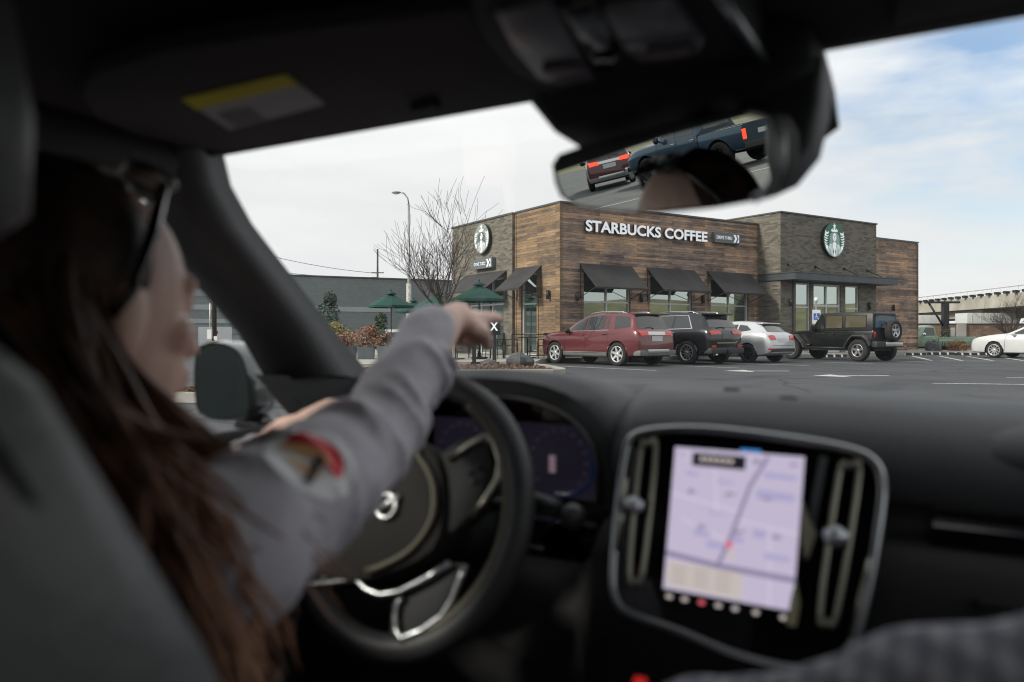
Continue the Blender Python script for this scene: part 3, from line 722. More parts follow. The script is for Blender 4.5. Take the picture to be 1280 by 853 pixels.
# ---------------------------------------------------------------- umbrellas
M['umb'] = mat('green_canvas', (.006, .058, .044), .75, var=.2, scale=3, bump=.2, bscale=20)
def umbrella():
    r = empty('patio_umbrella'); tag(r, 'u', 'umbrella', 'green umbrellas over the patio tables')
    mb = MB(); mb.tube([(0, 0, .05), (0, 0, 2.72)], .022, 8); mb.build('pole', M['black'], r)
    mb = MB(); mb.lathe([(0, 0), (.28, 0), (.28, .05), (.08, .08), (.05, .3), (0, .3)], n=16); mb.build('base', M['black'], r)
    mb = MB(); n = 8; rings = []
    for t in (0.02, .35, .7, 1.0):
        row = []
        for k in range(n * 2):
            a = math.pi * k / n; rad = 1.02 * t * (1 if k % 2 == 0 else .95 - .02 * t); z = 2.66 - .52 * t ** 1.15 - (0 if k % 2 == 0 else .0)
            row.append((rad * math.cos(a), rad * math.sin(a), z))
        rings.append(row)
    rings.append([(x * 1.0, y * 1.0, z - .09) for x, y, z in rings[-1]])
    mb.loft([list(x) + [x[0]] for x in rings], smooth=False); c = mb.build('canopy', M['umb'], r)
    mb = MB(); mb.lathe([(0, 2.80), (.2, 2.69), (.24, 2.64), (.05, 2.66)], n=16); mb.ell((0, 0, 2.82), (.03, .03, .05)); mb.build('vent_cap', M['umb'], c)
    mb = MB()
    for k in range(n):
        a = 2 * math.pi * k / n; mb.tube([(.02 * math.cos(a), .02 * math.sin(a), 2.62), (.98 * math.cos(a), .98 * math.sin(a), 2.12)], .008, 4)
        mb.tube([(.03 * math.cos(a), .03 * math.sin(a), 2.0), (.5 * math.cos(a), .5 * math.sin(a), 2.37)], .007, 4)
    mb.build('ribs', M['steel'], r)
    return r
U0 = umbrella()
UL = ['leftmost green patio umbrella, standing clear over the planters', 'green patio umbrella in front of the street lamp', 'green patio umbrella partly behind the bare tree', 'nearest green patio umbrella, by the coffee shop side awning']
for i, (u, y, rz, sc) in enumerate(((489, 33, .2, .97), (517, 36, .5, .9), (548, 31, .1, .93), (599, 26.5, .3, .96))):
    o = U0 if i == 0 else copy_tree(U0)
    o.location = ((u - 640) / F * y, y, .15); o.rotation_euler.z = rz; o.scale = (sc,) * 3; o['label'] = UL[i]
# ---------------------------------------------------------------- tables, chairs, railing
def table():
    r = empty('bistro_table'); tag(r, 't', 'table', 'black bistro tables on the patio')
    mb = MB(); mb.lathe([(0, .72), (.36, .72), (.37, .735), (.36, .75), (0, .75)], n=20); mb.build('tabletop', M['black'], r)
    mb = MB(); mb.tube([(0, 0, .03), (0, 0, .72)], .03, 8); mb.build('pedestal', M['black'], r)
    mb = MB()
    for k in range(4): a = math.pi * k / 2 + .4; mb.box((.15 * math.cos(a), .15 * math.sin(a), .02), (.32, .05, .04), rz=a)
    mb.build('foot', M['black'], r)
    return r
def chair():
    r = empty('patio_chair'); tag(r, 'c', 'chair', 'black slatted chairs on the patio')
    mb = MB(); 
    for i in range(6): mb.box((-.19 + .076 * i, 0, .45), (.06, .42, .02))
    mb.build('seat', M['black'], r)
    mb = MB()
    for i in range(5): mb.box((-.17 + .085 * i, .225 + .02, .68), (.035, .018, .36))
    mb.tube([(-.21, .22, .45), (-.21, .26, .88), (.21, .26, .88), (.21, .22, .45)], .014, 6); mb.build('backrest', M['black'], r)
    for x, y in ((-.2, -.2), (.2, -.2), (-.2, .22), (.2, .22)): mb = MB(); mb.tube([(x, y, .46), (x * 1.1, y * 1.1, 0)], .014, 6); mb.build('leg', M['black'], r)
    for x in (-.22, .22): mb = MB(); mb.tube([(x, -.2, .45), (x, -.2, .66), (x, .2, .66)], .014, 6); mb.build('armrest', M['black'], r)
    return r
T0 = table(); C0 = chair()
TL = ['round black bistro table left of the street lamp, under two umbrellas', 'round black bistro table beneath the nearest umbrella', 'round black bistro table behind the pointing hand', 'round black bistro table in front of the tall narrow side window']
CLB = ['black patio chair left of the table beside the street lamp', 'black patio chair right of the table beside the street lamp', 'black patio chair nearest the planters, facing the patio', 'black patio chair left of the table under the nearest umbrella',
       'black patio chair right of the table under the nearest umbrella', 'black patio chair directly beside the black board sign', 'black patio chair left of the table by the tall narrow window', 'black patio chair right of the table by the tall narrow window', 'black patio chair close to the plank corner of the shop']
tp = [(-3.55, 26.6), (-1.15, 27.3), (-1.9, 25.9), (.55, 27.2)]
for i, (x, y) in enumerate(tp):
    o = T0 if i == 0 else copy_tree(T0); o.location = (x, y, .15); o['label'] = TL[i]
cpos = [(-4.15, 26.5, 1.4), (-2.95, 26.8, -1.7), (-3.9, 25.8, 2.7), (-1.75, 27.5, 1.5), (-.55, 27.2, -1.6), (-.75, 26.2, 2.9), (-.02, 27.0, 1.5), (1.12, 27.0, -1.5), (1.45, 27.6, .4)]
for i, (x, y, a) in enumerate(cpos):
    o = C0 if i == 0 else copy_tree(C0); o.location = (x, y, .15); o.rotation_euler.z = a; o['label'] = CLB[i]
rl = empty('patio_railing', (0.0, 26.55, .15)); tag(rl, 'black metal patio railing beside the red car nose', 'railing')
mb = MB(); mb.tube([(.0, 0, .85), (1.25, .15, .85)], .025, 6); mb.tube([(.0, 0, .12), (1.25, .15, .12)], .016, 6); mb.build('rail', M['black'], rl)
for x in (.0, .62, 1.25): mb = MB(); mb.tube([(x, .12 * x, 0), (x, .12 * x, .85)], .022, 6); mb.build('post', M['black'], rl)
# ---------------------------------------------------------------- planters, shrubs
M['planter'] = mat('slate_planter', (.13, .15, .165), .6, var=.15, scale=4)
M['rust'] = mat('rust_leaves', (.24, .125, .078), .8, var=.6, scale=9); M['conif'] = mat('conifer_needles', (.045, .075, .035), .85, var=.5, scale=7)
M['yel'] = mat('yellow_leaves', (.26, .22, .08), .8, var=.4, scale=9); M['bluec'] = mat('blue_conifer', (.07, .11, .09), .85, var=.4, scale=7)
M['tan'] = mat('tan_grass', (.36, .23, .09), .9, var=.5, scale=12)
def leaves(mb, c, rad, n, size, rnd, squash=1., shell=.35):
    for _ in range(n):
        v = Vector((rnd.gauss(0, 1), rnd.gauss(0, 1), rnd.gauss(0, 1))).normalized() * (shell + (1 - shell) * rnd.random() ** .5)
        p = Vector(c) + Vector((v.x * rad[0], v.y * rad[1], v.z * rad[2]))
        a = Vector((rnd.gauss(0, 1), rnd.gauss(0, 1), rnd.gauss(0, .6))).normalized(); b_ = a.orthogonal().normalized(); s_ = size * rnd.uniform(.5, 1.4)
        mb.add([p - a * s_, p + b_ * s_ * .45, p + a * s_, p - b_ * s_ * .45], [(0, 1, 2, 3)], 0)
def shrub(label, cat, loc, blobs, m, n, size, seed, name='shrub', group=None):
    rnd = random.Random(seed); r = empty(name, loc); tag(r, label, cat, group)
    mb = MB()
    for c, rad in blobs: leaves(mb, c, rad, n, size, rnd)
    mb.build('foliage', m, r, recalc=False)
    mb = MB()
    for k in range(9): a = rnd.uniform(0, 6.28); mb.tube([(0, 0, 0), (.1 * math.cos(a), .1 * math.sin(a), .2), (.3 * math.cos(a), .3 * math.sin(a), .5)], [.015, .011, .004], 4)
    mb.build('stems', M['twig'], r)
    return r
def planter(label, x, y, rz, w_=.6, h=.42):
    r = empty('planter_box', (x, y, .15), rz); tag(r, label, 'planter', 'slate grey planters along the patio edge')
    mb = MB(); o = w_ / 2; i = o - .05
    mb.loft([[(-o * k, -o * k, z), (o * k, -o * k, z), (o * k, o * k, z), (-o * k, o * k, z)] for k, z in ((.9, 0), (1, h), (.9, h), (.88, h - .06))], smooth=False, closed=True)
    mb.build('box', M['planter'], r); mb = MB(); mb.box((0, 0, h - .05), (o * 1.7, o * 1.7, .02)); mb.build('soil', M['mulch'], r)
planter('slate planter nearest the windscreen pillar under rust coloured leaves', -5.75, 26.9, .3); planter('middle slate planter box below the rust coloured shrubs', -5.0, 26.3, .2, .62); planter('right slate planter box beside the patio chairs', -4.2, 25.9, .15, .68, .45)
shrub('rust coloured shrub growing from the left slate planter', 'shrub', (-5.75, 26.9, .52), [((0, 0, .25), (.45, .4, .35)), ((-.3, 0, .15), (.3, .3, .25))], M['rust'], 380, .05, 1)
shrub('tall rust coloured shrub growing from the middle slate planter', 'shrub', (-5.0, 26.3, .52), [((0, 0, .35), (.5, .4, .42)), ((.2, 0, .55), (.25, .25, .25))], M['rust'], 420, .05, 2)
shrub('rust coloured shrub growing from the right slate planter', 'shrub', (-4.3, 26.0, .52), [((0, 0, .2), (.42, .4, .33)), ((.25, 0, .05), (.3, .3, .2))], M['rust'], 380, .05, 3)
shrub('small dark green conifer peeking over the rust shrubs', 'shrub', (-5.0, 29.3, .15), [((0, 0, .7), (.35, .35, .6)), ((0, 0, 1.35), (.26, .26, .35))], M['conif'], 500, .05, 4, 'conifer_shrub')
shrub('blue green conifer half hidden by the windscreen pillar', 'shrub', (-7.1, 30, .15), [((0, 0, .8), (.75, .6, .7)), ((-.1, 0, 1.6), (.5, .45, .55)), ((0, 0, 2.2), (.25, .25, .35))], M['bluec'], 700, .06, 5, 'conifer_shrub')
shrub('yellow leaved low shrub between the conifer and the rust shrubs', 'shrub', (-6.45, 29.3, .15), [((0, 0, .75), (.5, .4, .4)), ((-.3, 0, 1.1), (.3, .3, .25))], M['yel'], 330, .05, 6)
shrub('tan ornamental grass at the foot of the pole with the meter box', 'ornamental grass', (-14.7, 38.5, 0), [((0, 0, .35), (.7, .5, .35))], M['yel'], 300, .08, 9, 'ornamental_grass')
# white low fence by the far end of the patio
wf = empty('white_fence', (-7.4, 45, 0)); tag(wf, 'low white slatted fence behind the patio tables', 'fence')
for i in range(4): mb = MB(); mb.box((i * 1.6, 0, .68), (.13, .13, 1.36)); mb.build('post', M['white'], wf)
for i in range(3):
    mb = MB()
    for z in (.35, .72, 1.2): mb.box((i * 1.6 + .8, 0, z), (1.46, .06, .16))
    mb.build('slat_panel', M['white'], wf)
# ---------------------------------------------------------------- island in front: kerb, mulch, rock, sign
isl = [(-4.2, 18.1), (-.5, 18.35), (1.0, 18.6), (1.32, 18.9), (1.35, 19.4), (.95, 21.9), (.5, 22.3), (-3.4, 21.2), (-4.6, 19.6)]
def island(poly, lab):
    cx = sum(p[0] for p in poly) / len(poly); cy = sum(p[1] for p in poly) / len(poly)
    inn = []
    for x, y in poly: d_ = math.hypot(x - cx, y - cy); k = (d_ - .2) / d_; inn.append((cx + (x - cx) * k, cy + (y - cy) * k))
    z0 = gz(cx, cy)
    mb = MB(); n = len(poly)
    mb.loft([[(x, y, z0 - .35) for x, y in poly], [(x, y, z0 + .13) for x, y in poly], [(x * .995 + cx * .005, y * .995 + cy * .005, z0 + .15) for x, y in poly], [(x, y, z0 + .15) for x, y in inn], [(x, y, z0 + .05) for x, y in inn]], smooth=False, closed=True, cap=False)
    tag(mb.build('kerb', M['concrete']), kind='structure')
    rnd = random.Random(int(cx * 10)); mb = MB(); G = 16; rows = []
    for k in range(8):
        t = k / 7; rows.append([(cx + (x - cx) * (1 - t), cy + (y - cy) * (1 - t), z0 + .09 + .10 * math.sin(t * 1.57) + .03 * noise.noise((x * 3 * (1 - t), y * 3, k))) for x, y in inn])
    mb.loft(rows, closed=True, cap=False)
    # loose bark chips
    for _ in range(1100):
        i = rnd.randrange(n); t = rnd.random() ** .5; s_ = rnd.random(); a = inn[i]; b_ = inn[(i + 1) % n]
        x = cx + ((a[0] * s_ + b_[0] * (1 - s_)) - cx) * t * .97; y = cy + ((a[1] * s_ + b_[1] * (1 - s_)) - cy) * t * .97
        z = z0 + .12 + .09 * math.cos(t * 1.57); v = Vector((rnd.gauss(0, 1), rnd.gauss(0, 1), rnd.gauss(0, .5))).normalized() * rnd.uniform(.02, .055); w2 = v.orthogonal().normalized() * .018
        mb.add([Vector((x, y, z)) - v, Vector((x, y, z)) + w2, Vector((x, y, z)) + v, Vector((x, y, z + .01)) - w2], [(0, 1, 2, 3)], rnd.choice((0, 1, 1)))
    o = mb.build('mulch_bed', [M['mulch'], mat('bark_chip', (.17, .10, .06), .9, var=.5, scale=4)], recalc=False); tag(o, kind='stuff'); return o
island(isl, '')
island([(-6.2, 12.4), (-3.9, 12.2), (-3.7, 13.0), (-5.8, 13.5)], '')
island([(-12.6, 38.2), (-10.4, 38.0), (-10.3, 38.9), (-12.5, 39.2)], '')
def rock(lab, loc, r, seed, m):
    mb = MB(); mb.ell((0, 0, 0), r, n=12)
    mb.v = [tuple(Vector(v) * (1 + .35 * noise.noise(Vector(v) * 2.2 / max(r) + Vector((seed, 0, 0))))) for v in mb.v]
    o = mb.build('boulder', m, loc=loc, sharp=12); return tag(o, lab, 'boulder')
M['rock'] = mat('dark_rock', (.085, .088, .095), .85, var=.35, scale=6, bump=.6, bscale=20)
rock('dark angular boulder on the mulch in front of the red car', (.22, 20.9, .26), (.36, .3, .24), 1, M['rock'])
rock('small flat boulder beside the black board sign', (-.62, 20.6, .2), (.24, .2, .12), 4, M['rock'])
sg = empty('board_sign', (-.75, 21.9, .12)); tag(sg, 'black upright board sign with a white letter X on the mulch island', 'sign')
mb = MB(); mb.bb((-.40, -.05, .86), (.42, .05, 1.36)); b = mb.build('sign_board', M['black'], sg, bevel=.01)
for x in (-.33, .25): mb = MB(); mb.bb((x - .055, -.045, .03), (x + .055, .045, .86)); mb.build('post', M['black'], sg)
mb = MB(); mb.bb((-.42, -.12, 0), (.38, .12, .09)); mb.build('foot', M['black'], sg)
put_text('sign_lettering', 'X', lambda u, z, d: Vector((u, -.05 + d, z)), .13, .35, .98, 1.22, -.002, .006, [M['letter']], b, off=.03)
# accessible parking sign
ap = empty('parking_sign', ((1020 - 640) / F * 33, 33, 0)); tag(ap, 'white and blue wheelchair parking sign in front of the shop entrance', 'sign')
mb = MB(); mb.tube([(0, 0, 0), (0, 0, 2.4)], .03, 8); mb.build('post', M['galv'], ap)
mb = MB(); mb.bb((-.17, -.06, 1.45), (.17, -.035, 2.05)); b = mb.build('sign_plate', M['white'], ap)
mb = MB(); mb.bb((-.13, -.068, 1.62), (.13, -.061, 1.9)); mb.build('blue_square', mat('sign_blue', (.02, .13, .5), .5, var=0), b)
mb = MB(); q = lambda x, z, d: Vector((x, d, z))
mb.prism([(.025 * math.cos(a) - .01, 1.865 + .022 * math.sin(a)) for a in [k * .785 for k in range(8)]], -.07, -.075, q)
mb.prism([(-.02, 1.84), (.0, 1.84), (.005, 1.76), (.05, 1.76), (.075, 1.68), (.055, 1.675), (.035, 1.735), (-.02, 1.735)], -.07, -.075, q)
mb.tube([(.055 * math.cos(a) - .01, -.072, 1.72 + .055 * math.sin(a)) for a in [2.2 + k * .45 for k in range(9)]], .007, 4); mb.build('wheelchair_mark', M['white'], b)
mb = MB(); mb.ell((0, -.02, 2.48), (.09, .09, .11)); mb.build('post_cap', M['white'], ap)
# wheel stops: black rubber with white bands
def wheel_stop():
    r = empty('wheel_stop'); tag(r, 'w', 'wheel stop', 'black and white wheel stops along the kerb')
    mb = MB(); mb.prism([(-.08, 0), (.08, 0), (.055, .11), (-.055, .11)], -.92, .92, lambda u, v, d: Vector((d, u, v))); mb.build('bar', M['black_soft'], r)
    for i in range(4): mb = MB(); x = -.6 + .42 * i; mb.prism([(-.084, .004), (.084, .004), (.058, .114), (-.058, .114)], x - .045, x + .045, lambda u, v, d: Vector((d, u, v))); mb.build('white_band', M['white'], r)
    return r
ws = wheel_stop(); WL = ['wheel stop just right of the black off-roader', 'wheel stop in front of the grey rock pile', 'wheel stop left of the white saloon front wheel', 'wheel stop showing beneath the black off-roader', 'wheel stop under the white saloon']
for i, (u, y) in enumerate(((1134, 36.3), (1178, 37.4), (1216, 36.5), (1036, 33.2), (1253, 36.3))):
    o = ws if i == 0 else copy_tree(ws); x = (u - 640) / F * y; o.location = (x, y, gz(x, y) + .004); o.rotation_euler.z = R(8 if i < 3 else 20); o['label'] = WL[i]
# planted bank right of the shop
bank = [(18.6, 37.9), (22.5, 37.9), (24.2, 37.7), (25.5, 39), (24, 40), (21.9, 40.6)]
tag(slab('planting_pavement', bank, -.3, .16, [M['concrete']]), kind='structure')
rock('dark grey pointed rock heap beside the green pickup', (21.3, 38.9, .28), (.36, .3, .42), 7, M['rock'])
shrub('round russet brown shrub in front of the green pickup rear wheel', 'shrub', (22.6, 39.0, .16), [((0, 0, .2), (.55, .45, .36))], mat('russet', (.25, .13, .06), .9, var=.5, scale=9), 900, .05, 21)
shrub('low tan grass clump between the russet shrub and the white saloon', 'ornamental grass', (24.1, 39.0, .16), [((0, 0, .06), (.75, .5, .22))], M['tan'], 600, .05, 22, 'ornamental_grass')
shrub('sparse yellow twiggy shrub leaning on the green pickup bed', 'shrub', (22.2, 39.6, .16), [((0, 0, .9), (.4, .3, .35))], M['yel'], 80, .05, 23)
# black steel gantry post with height bar
gp = empty('gantry_post', ((1181.5 - 640) / F * 47, 47, -.2)); tag(gp, 'black steel post with a diagonal brace and a cross beam, behind the green pickup', 'post')
mb = MB(); mb.box((0, 0, 1.55), (.32, .32, 3.1)); mb.build('post', M['black'], gp); mb = MB(); mb.box((-.2, 0, 3.15), (2.1, .25, .12)); mb.build('beam', M['black'], gp)
mb = MB(); mb.tube([(-1.0, 0, 3.1), (-.05, 0, 1.6)], .06, 6); mb.build('brace', M['black'], gp)
mb = MB(); mb.box((.35, -.1, 1.25), (.25, .2, .7)); mb.build('speaker_box', M['alu'], gp)
def trailer(lab, x, y, L, rz):
    r = empty('box_trailer', (x, y, 0), rz); tag(r, lab, 'trailer', 'white box trailers beyond the boundary wall')
    mb = MB(); mb.bb((-L / 2, -1.2, 1.1), (L / 2, 1.2, 3.4)); mb.build('box', M['alu'], r, bevel=.04)
    mb = MB()
    for i in range(int(L)): mb.bb((-L / 2 + .5 + i, -1.23, 1.2), (-L / 2 + .55 + i, -1.202, 3.3))
    mb.build('side_post', M['alu'], r)
    for x_ in (-L / 2 + 1.2, -L / 2 + 2.4, L / 2 - 2):
        mb = MB(); mb.lathe([(0, -.15), (.5, -.15), (.5, .15), (0, .15)], (x_, -.95, .5), 'Y', 18); mb.build('wheel', M['black_soft'], r)
trailer('longer white box trailer under the viaduct behind the boundary wall', 61, 98, 6.0, .0); trailer('shorter white box trailer under the right end of the viaduct', 54.2, 88, 5.5, .0); trailer('white box trailer glimpsed just right of the shop end wall', 53, 98, 3.6, 0)
# ---------------------------------------------------------------- vehicles
def pchip(rows, sub=3):
    xs_ = [r[0] for r in rows]; n = len(rows); out = []
    def slopes(c):
        d = [(c[i + 1] - c[i]) / (xs_[i + 1] - xs_[i]) for i in range(n - 1)]; m = [d[0]]
        for i in range(1, n - 1): m.append(0 if d[i - 1] * d[i] <= 0 else 2 * d[i - 1] * d[i] / (d[i - 1] + d[i]))
        return m + [d[-1]]
    cols = [[r[k] for r in rows] for k in range(1, len(rows[0]))]; ms = [slopes(c) for c in cols]
    for i in range(n - 1):
        h = xs_[i + 1] - xs_[i]
        for j in range(sub):
            t = j / sub; a = 2 * t ** 3 - 3 * t * t + 1; b = t ** 3 - 2 * t * t + t; c_ = -2 * t ** 3 + 3 * t * t; e = t ** 3 - t * t
            out.append((xs_[i] + h * t, *[a * c[i] + b * h * m[i] + c_ * c[i + 1] + e * h * m[i + 1] for c, m in zip(cols, ms)]))
    out.append(tuple(rows[-1])); return out
def section(st, crown=.03):
    x, zb, be, top, w, wt = st; h = be - zb
    P = [(0, zb), (w * .8, zb), (w * .955, zb + .05), (w * .985, zb + .2 * h), (w, zb + .5 * h), (w, zb + .74 * h), (w * .985, zb + .90 * h), (w * .955, be)]
    a = (w * .945, be + min(.02, (top - be) * .2)); b = (wt, top - min(.07, (top - be) * .45))
    for t in (.0, .33, .66, 1): P.append((a[0] + (b[0] - a[0]) * t, a[1] + (b[1] - a[1]) * t))
    P += [(wt - .045, top - min(.02, (top - be) * .1)), (wt * .6, top + crown * .5), (0, top + crown)]
    return P
def body_mesh(rows, crown=.03, sub=3, mi=0):
    mb = MB(); secs = []
    for st in sorted(pchip(sorted(rows), sub)):
        P = section(st, crown); full = [(st[0], y, z) for y, z in P] + [(st[0], -y, z) for y, z in P[-2:0:-1]]
        secs.append(full)
    mb.loft(secs, mi, closed=True); return mb
def make_body(name, rows, mats, parent, arches=(), crown=.03, width=2.4):
    o = body_mesh(rows, crown).build(name, mats, parent, sharp=38)
    if arches:
        cb = MB()
        for x, z, r in arches:
            for s_ in (1, -1):
                y0 = .52 * s_; y1 = 1.3 * s_
                prof = [(x + r * math.cos(k * math.pi / 18), z + r * math.sin(k * math.pi / 18)) for k in range(36)]
                cb.prism(prof, y0, y1, lambda u, v, d: Vector((u, d, v)), 1)
        c = cb.build('cut', [mats[0], M['black_soft']], parent, sharp=30)
        m = o.modifiers.new('b', 'BOOLEAN'); m.object = c; m.operation = 'DIFFERENCE'; m.solver = 'EXACT'
        bpy.context.view_layer.update(); apply_mods(o); bpy.data.objects.remove(c)
        me = o.data
        bm = bmesh.new(); bm.from_mesh(me)
        for e in bm.edges:
            e.smooth = not (len(e.link_faces) != 2 or e.calc_face_angle(0) > R(38) or e.link_faces[0].material_index != e.link_faces[1].material_index)
        for f in bm.faces: f.smooth = True
        bm.to_mesh(me); bm.free()
    return o
class Proj:
    def __init__(s, o):
        bm = bmesh.new(); bm.from_mesh(o.data); s.t = BVHTree.FromBMesh(bm); bm.free(); s.o = o
    def patch(s, name, lo, hi, m, parent, ang=-90, n=10, k=4, off=.006, mirror=False, thick=.0, smooth=True):
        """lo/hi: polylines (a,z) seen along the horizontal direction 'ang' (car frame degrees); a grows to the viewer's right"""
        piv = Vector((-2.15 if abs(ang) < 80 else (2.1 if abs(ang) > 100 else 0), 0, 0))
        d = Vector((math.cos(R(ang)), math.sin(R(ang)), 0)); t = Vector((d.y, -d.x, 0))
        def res(c, q):
            L = [0]
            for i in range(len(c) - 1): L.append(L[-1] + math.hypot(c[i + 1][0] - c[i][0], c[i + 1][1] - c[i][1]))
            v = q * L[-1]
            for i in range(len(c) - 1):
                if v <= L[i + 1] + 1e-9: f = (v - L[i]) / max(1e-9, L[i + 1] - L[i]); return (c[i][0] + (c[i + 1][0] - c[i][0]) * f, c[i][1] + (c[i + 1][1] - c[i][1]) * f)
            return c[-1]
        V = []
        for j in range(k + 1):
            for i in range(n + 1):
                a = res(lo, i / n); b = res(hi, i / n); u = a[0] + (b[0] - a[0]) * j / k; z = a[1] + (b[1] - a[1]) * j / k
                o_ = piv + t * u + Vector((0, 0, z)) - d * 5
                h = s.t.ray_cast(o_, d)
                V.append(h[0] + (h[1] if h[1].dot(d) < 0 else -h[1]) * off if h[0] is not None else None)
        res_ = []
        for sgn in ((1, -1) if mirror else (1,)):
            mb = MB()
            for j in range(k):
                for i in range(n):
                    q = [V[j * (n + 1) + i], V[j * (n + 1) + i + 1], V[(j + 1) * (n + 1) + i + 1], V[(j + 1) * (n + 1) + i]]
                    if any(p is None for p in q): continue
                    if max((q[0] - q[2]).length, (q[1] - q[3]).length) > .6: continue
                    q = [Vector((p.x, p.y * sgn, p.z)) for p in q]; mb.add(q, [(0, 1, 2, 3)], 0, smooth)
            if not mb.v: continue
            o = mb.build(name, m, parent, recalc=False)
            bm = bmesh.new(); bm.from_mesh(o.data); bmesh.ops.remove_doubles(bm, verts=bm.verts, dist=1e-5)
            # make the normals look outwards
            c = Vector((0, 0, .8))
            for f in bm.faces:
                if f.normal.dot(f.calc_center_median() - c) < 0: f.normal_flip()
            bm.to_mesh(o.data); bm.free(); res_.append(o)
        return res_
M['tyre'] = mat('tyre_rubber', (.02, .02, .021), .85, var=.2, scale=30, bump=.3, bscale=40)
M['rim_bright'] = mat('bright_alloy', (.55, .56, .57), .3, .85, var=.05); M['rim_dark'] = mat('dark_alloy', (.04, .04, .042), .35, .6, var=.1); M['rim_white'] = mat('silver_alloy', (.62, .63, .65), .35, .5, var=.05)
def wheel(parent, x, y, r, rim, spokes, w_=.23, sw=.055, side=1, rr=None, spare=False, twist=0., lateral=True):
    """side +1: outer face to +y"""
    rr = rr or r * .68; h = w_ / 2
    hub = MB(); hub.lathe([(0, -h * .3), (rr * .95, -h * .3), (rr * .95, h * .25), (0, h * .25)], (0, 0, 0), 'Y', 24)
    hb = hub.build('wheel', M['black_soft'], parent)
    t = MB(); t.lathe([(rr, -h * .85), (rr + .02, -h), (r - .05, -h * 1.02), (r - .012, -h * .85), (r, -h * .6), (r, h * .6), (r - .012, h * .85), (r - .05, h * 1.02), (rr + .02, h), (rr, h * .85)], (0, 0, 0), 'Y', 40)
    t.build('tyre', M['tyre'], hb)
    q = MB(); q.lathe([(rr - .03, h * .55), (rr - .022, h * .86), (rr + .004, h * .9), (rr + .004, h * .7)], (0, 0, 0), 'Y', 40)
    q.lathe([(0, h * .72), (rr * .2, h * .72), (rr * .24, h * .6), (rr * .24, h * .3)], (0, 0, 0), 'Y', 20)
    for k in range(spokes):
        a = 2 * math.pi * k / spokes + .3
        c, s_ = math.cos(a), math.sin(a); n_ = Vector((-s_, 0, c)); d = Vector((c, 0, s_))
        A = d * rr * .15; B = d * (rr - .01) + n_ * twist
        P = [A - n_ * sw * .7, A + n_ * sw * .7, B + n_ * sw * .5, B - n_ * sw * .5]
        q.add([p + Vector((0, h * .66 if i in (0, 1) else h * .8, 0)) for i, p in enumerate(P)] + [p + Vector((0, h * .3, 0)) for p in P], [(0, 1, 2, 3), (0, 1, 5, 4), (1, 2, 6, 5), (2, 3, 7, 6), (3, 0, 4, 7)])
    q.build('rim', rim, hb)
    hb.location = (x, y, r)
    if side < 0: hb.rotation_euler = (0, 0, math.pi)
    if spare: hb.rotation_euler = (0, 0, R(90))
    return hb
def handle_(parent, x, y, z, m, side):
    mb = MB(); mb.tube([(x - .09, y - .01 * side, z), (x - .07, y + .03 * side, z), (x + .07, y + .03 * side, z), (x + .09, y - .01 * side, z)], .014, 6); mb.build('door_handle', m, parent)
def arch_trim(parent, wx, r, y, m, rr=.035, a0=-8, a1=188, z=None, name='wheel_arch_trim', wd=.03):
    z = z if z is not None else r
    for s_ in (1, -1):
        mb = MB(); mb.tube([(wx + (r + .045) * math.cos(R(a)), y(wx + (r + .045) * math.cos(R(a))) * s_, z + (r + .045) * math.sin(R(a))) for a in range(a0, a1, 14)], rr, 6); mb.build(name, m, parent)
def car(label, cat, name, loc, heading, rows, col_m, wb, wr, track, style, group='vehicles parked around the shop'):
    root = empty(name, loc, heading); tag(root, label, cat)
    xf, xr = wb
    b = make_body('body', rows, [col_m, M['black_soft']], root, [(xf, wr, wr + .055), (xr, wr, wr + .055)])
    P = Proj(b); S_ = style; G = M['glass']
    yb = max(r[4] for r in rows)
    for ww in S_['win']: P.patch('side_window', ww[0], ww[1], G, root, -90, n=10, k=4, off=.005, mirror=True)
    for lo, hi in S_.get('chrome', []): P.patch('window_trim', lo, hi, S_.get('chm', M['chrome']), root, -90, n=14, k=1, off=.008, mirror=True)
    P.patch('windscreen', *S_['front'], G, root, 180, n=12, k=8, off=.006)
    P.patch('rear_window', *S_['rear'], G, root, 0, n=12, k=8, off=.006)
    for x, z0, z1, dx in S_['seams']: P.patch('door_seam', [(-x, z0), (-x + .012, z0)] if 0 else [(-(x), z0), (-(x) + .012, z0)], [(-(x + dx), z1), (-(x + dx) + .012, z1)], M['black'], root, -90, n=1, k=14, off=.003, mirror=True)
    for nm, m, ang, lo, hi, mir, off in S_['patches']: P.patch(nm, lo, hi, m, root, ang, n=8, k=5, off=off, mirror=mir)
    for x in (xf, xr):
        for s_ in (1, -1): wheel(root, x, track / 2 * s_, wr, S_['rim'], S_['spokes'], side=s_, sw=S_.get('sw', .055), twist=S_.get('twist', 0), rr=S_.get('rr'))
    for (x, z) in S_['handles']:
        for s_ in (1, -1):
            h = P.t.ray_cast(Vector((x, 5, z)), Vector((0, -1, 0)))[0]
            handle_(root, x, h.y * s_, z, S_.get('hm', col_m), s_)
    mx, mz = S_['mirror']; h = P.t.ray_cast(Vector((mx, 5, mz)), Vector((0, -1, 0)))[0]
    for s_ in (1, -1):
        mb = MB(); mb.ell((mx, (h.y + .13) * s_, mz + .03), (.07, .12, .085)); mb.tube([(mx, (h.y - .03) * s_, mz - .03), (mx, (h.y + .08) * s_, mz)], .03, 6); mb.build('door_mirror', S_.get('mm', col_m), root)
    for e in S_.get('extra', []): e(root, P)
    return root, P
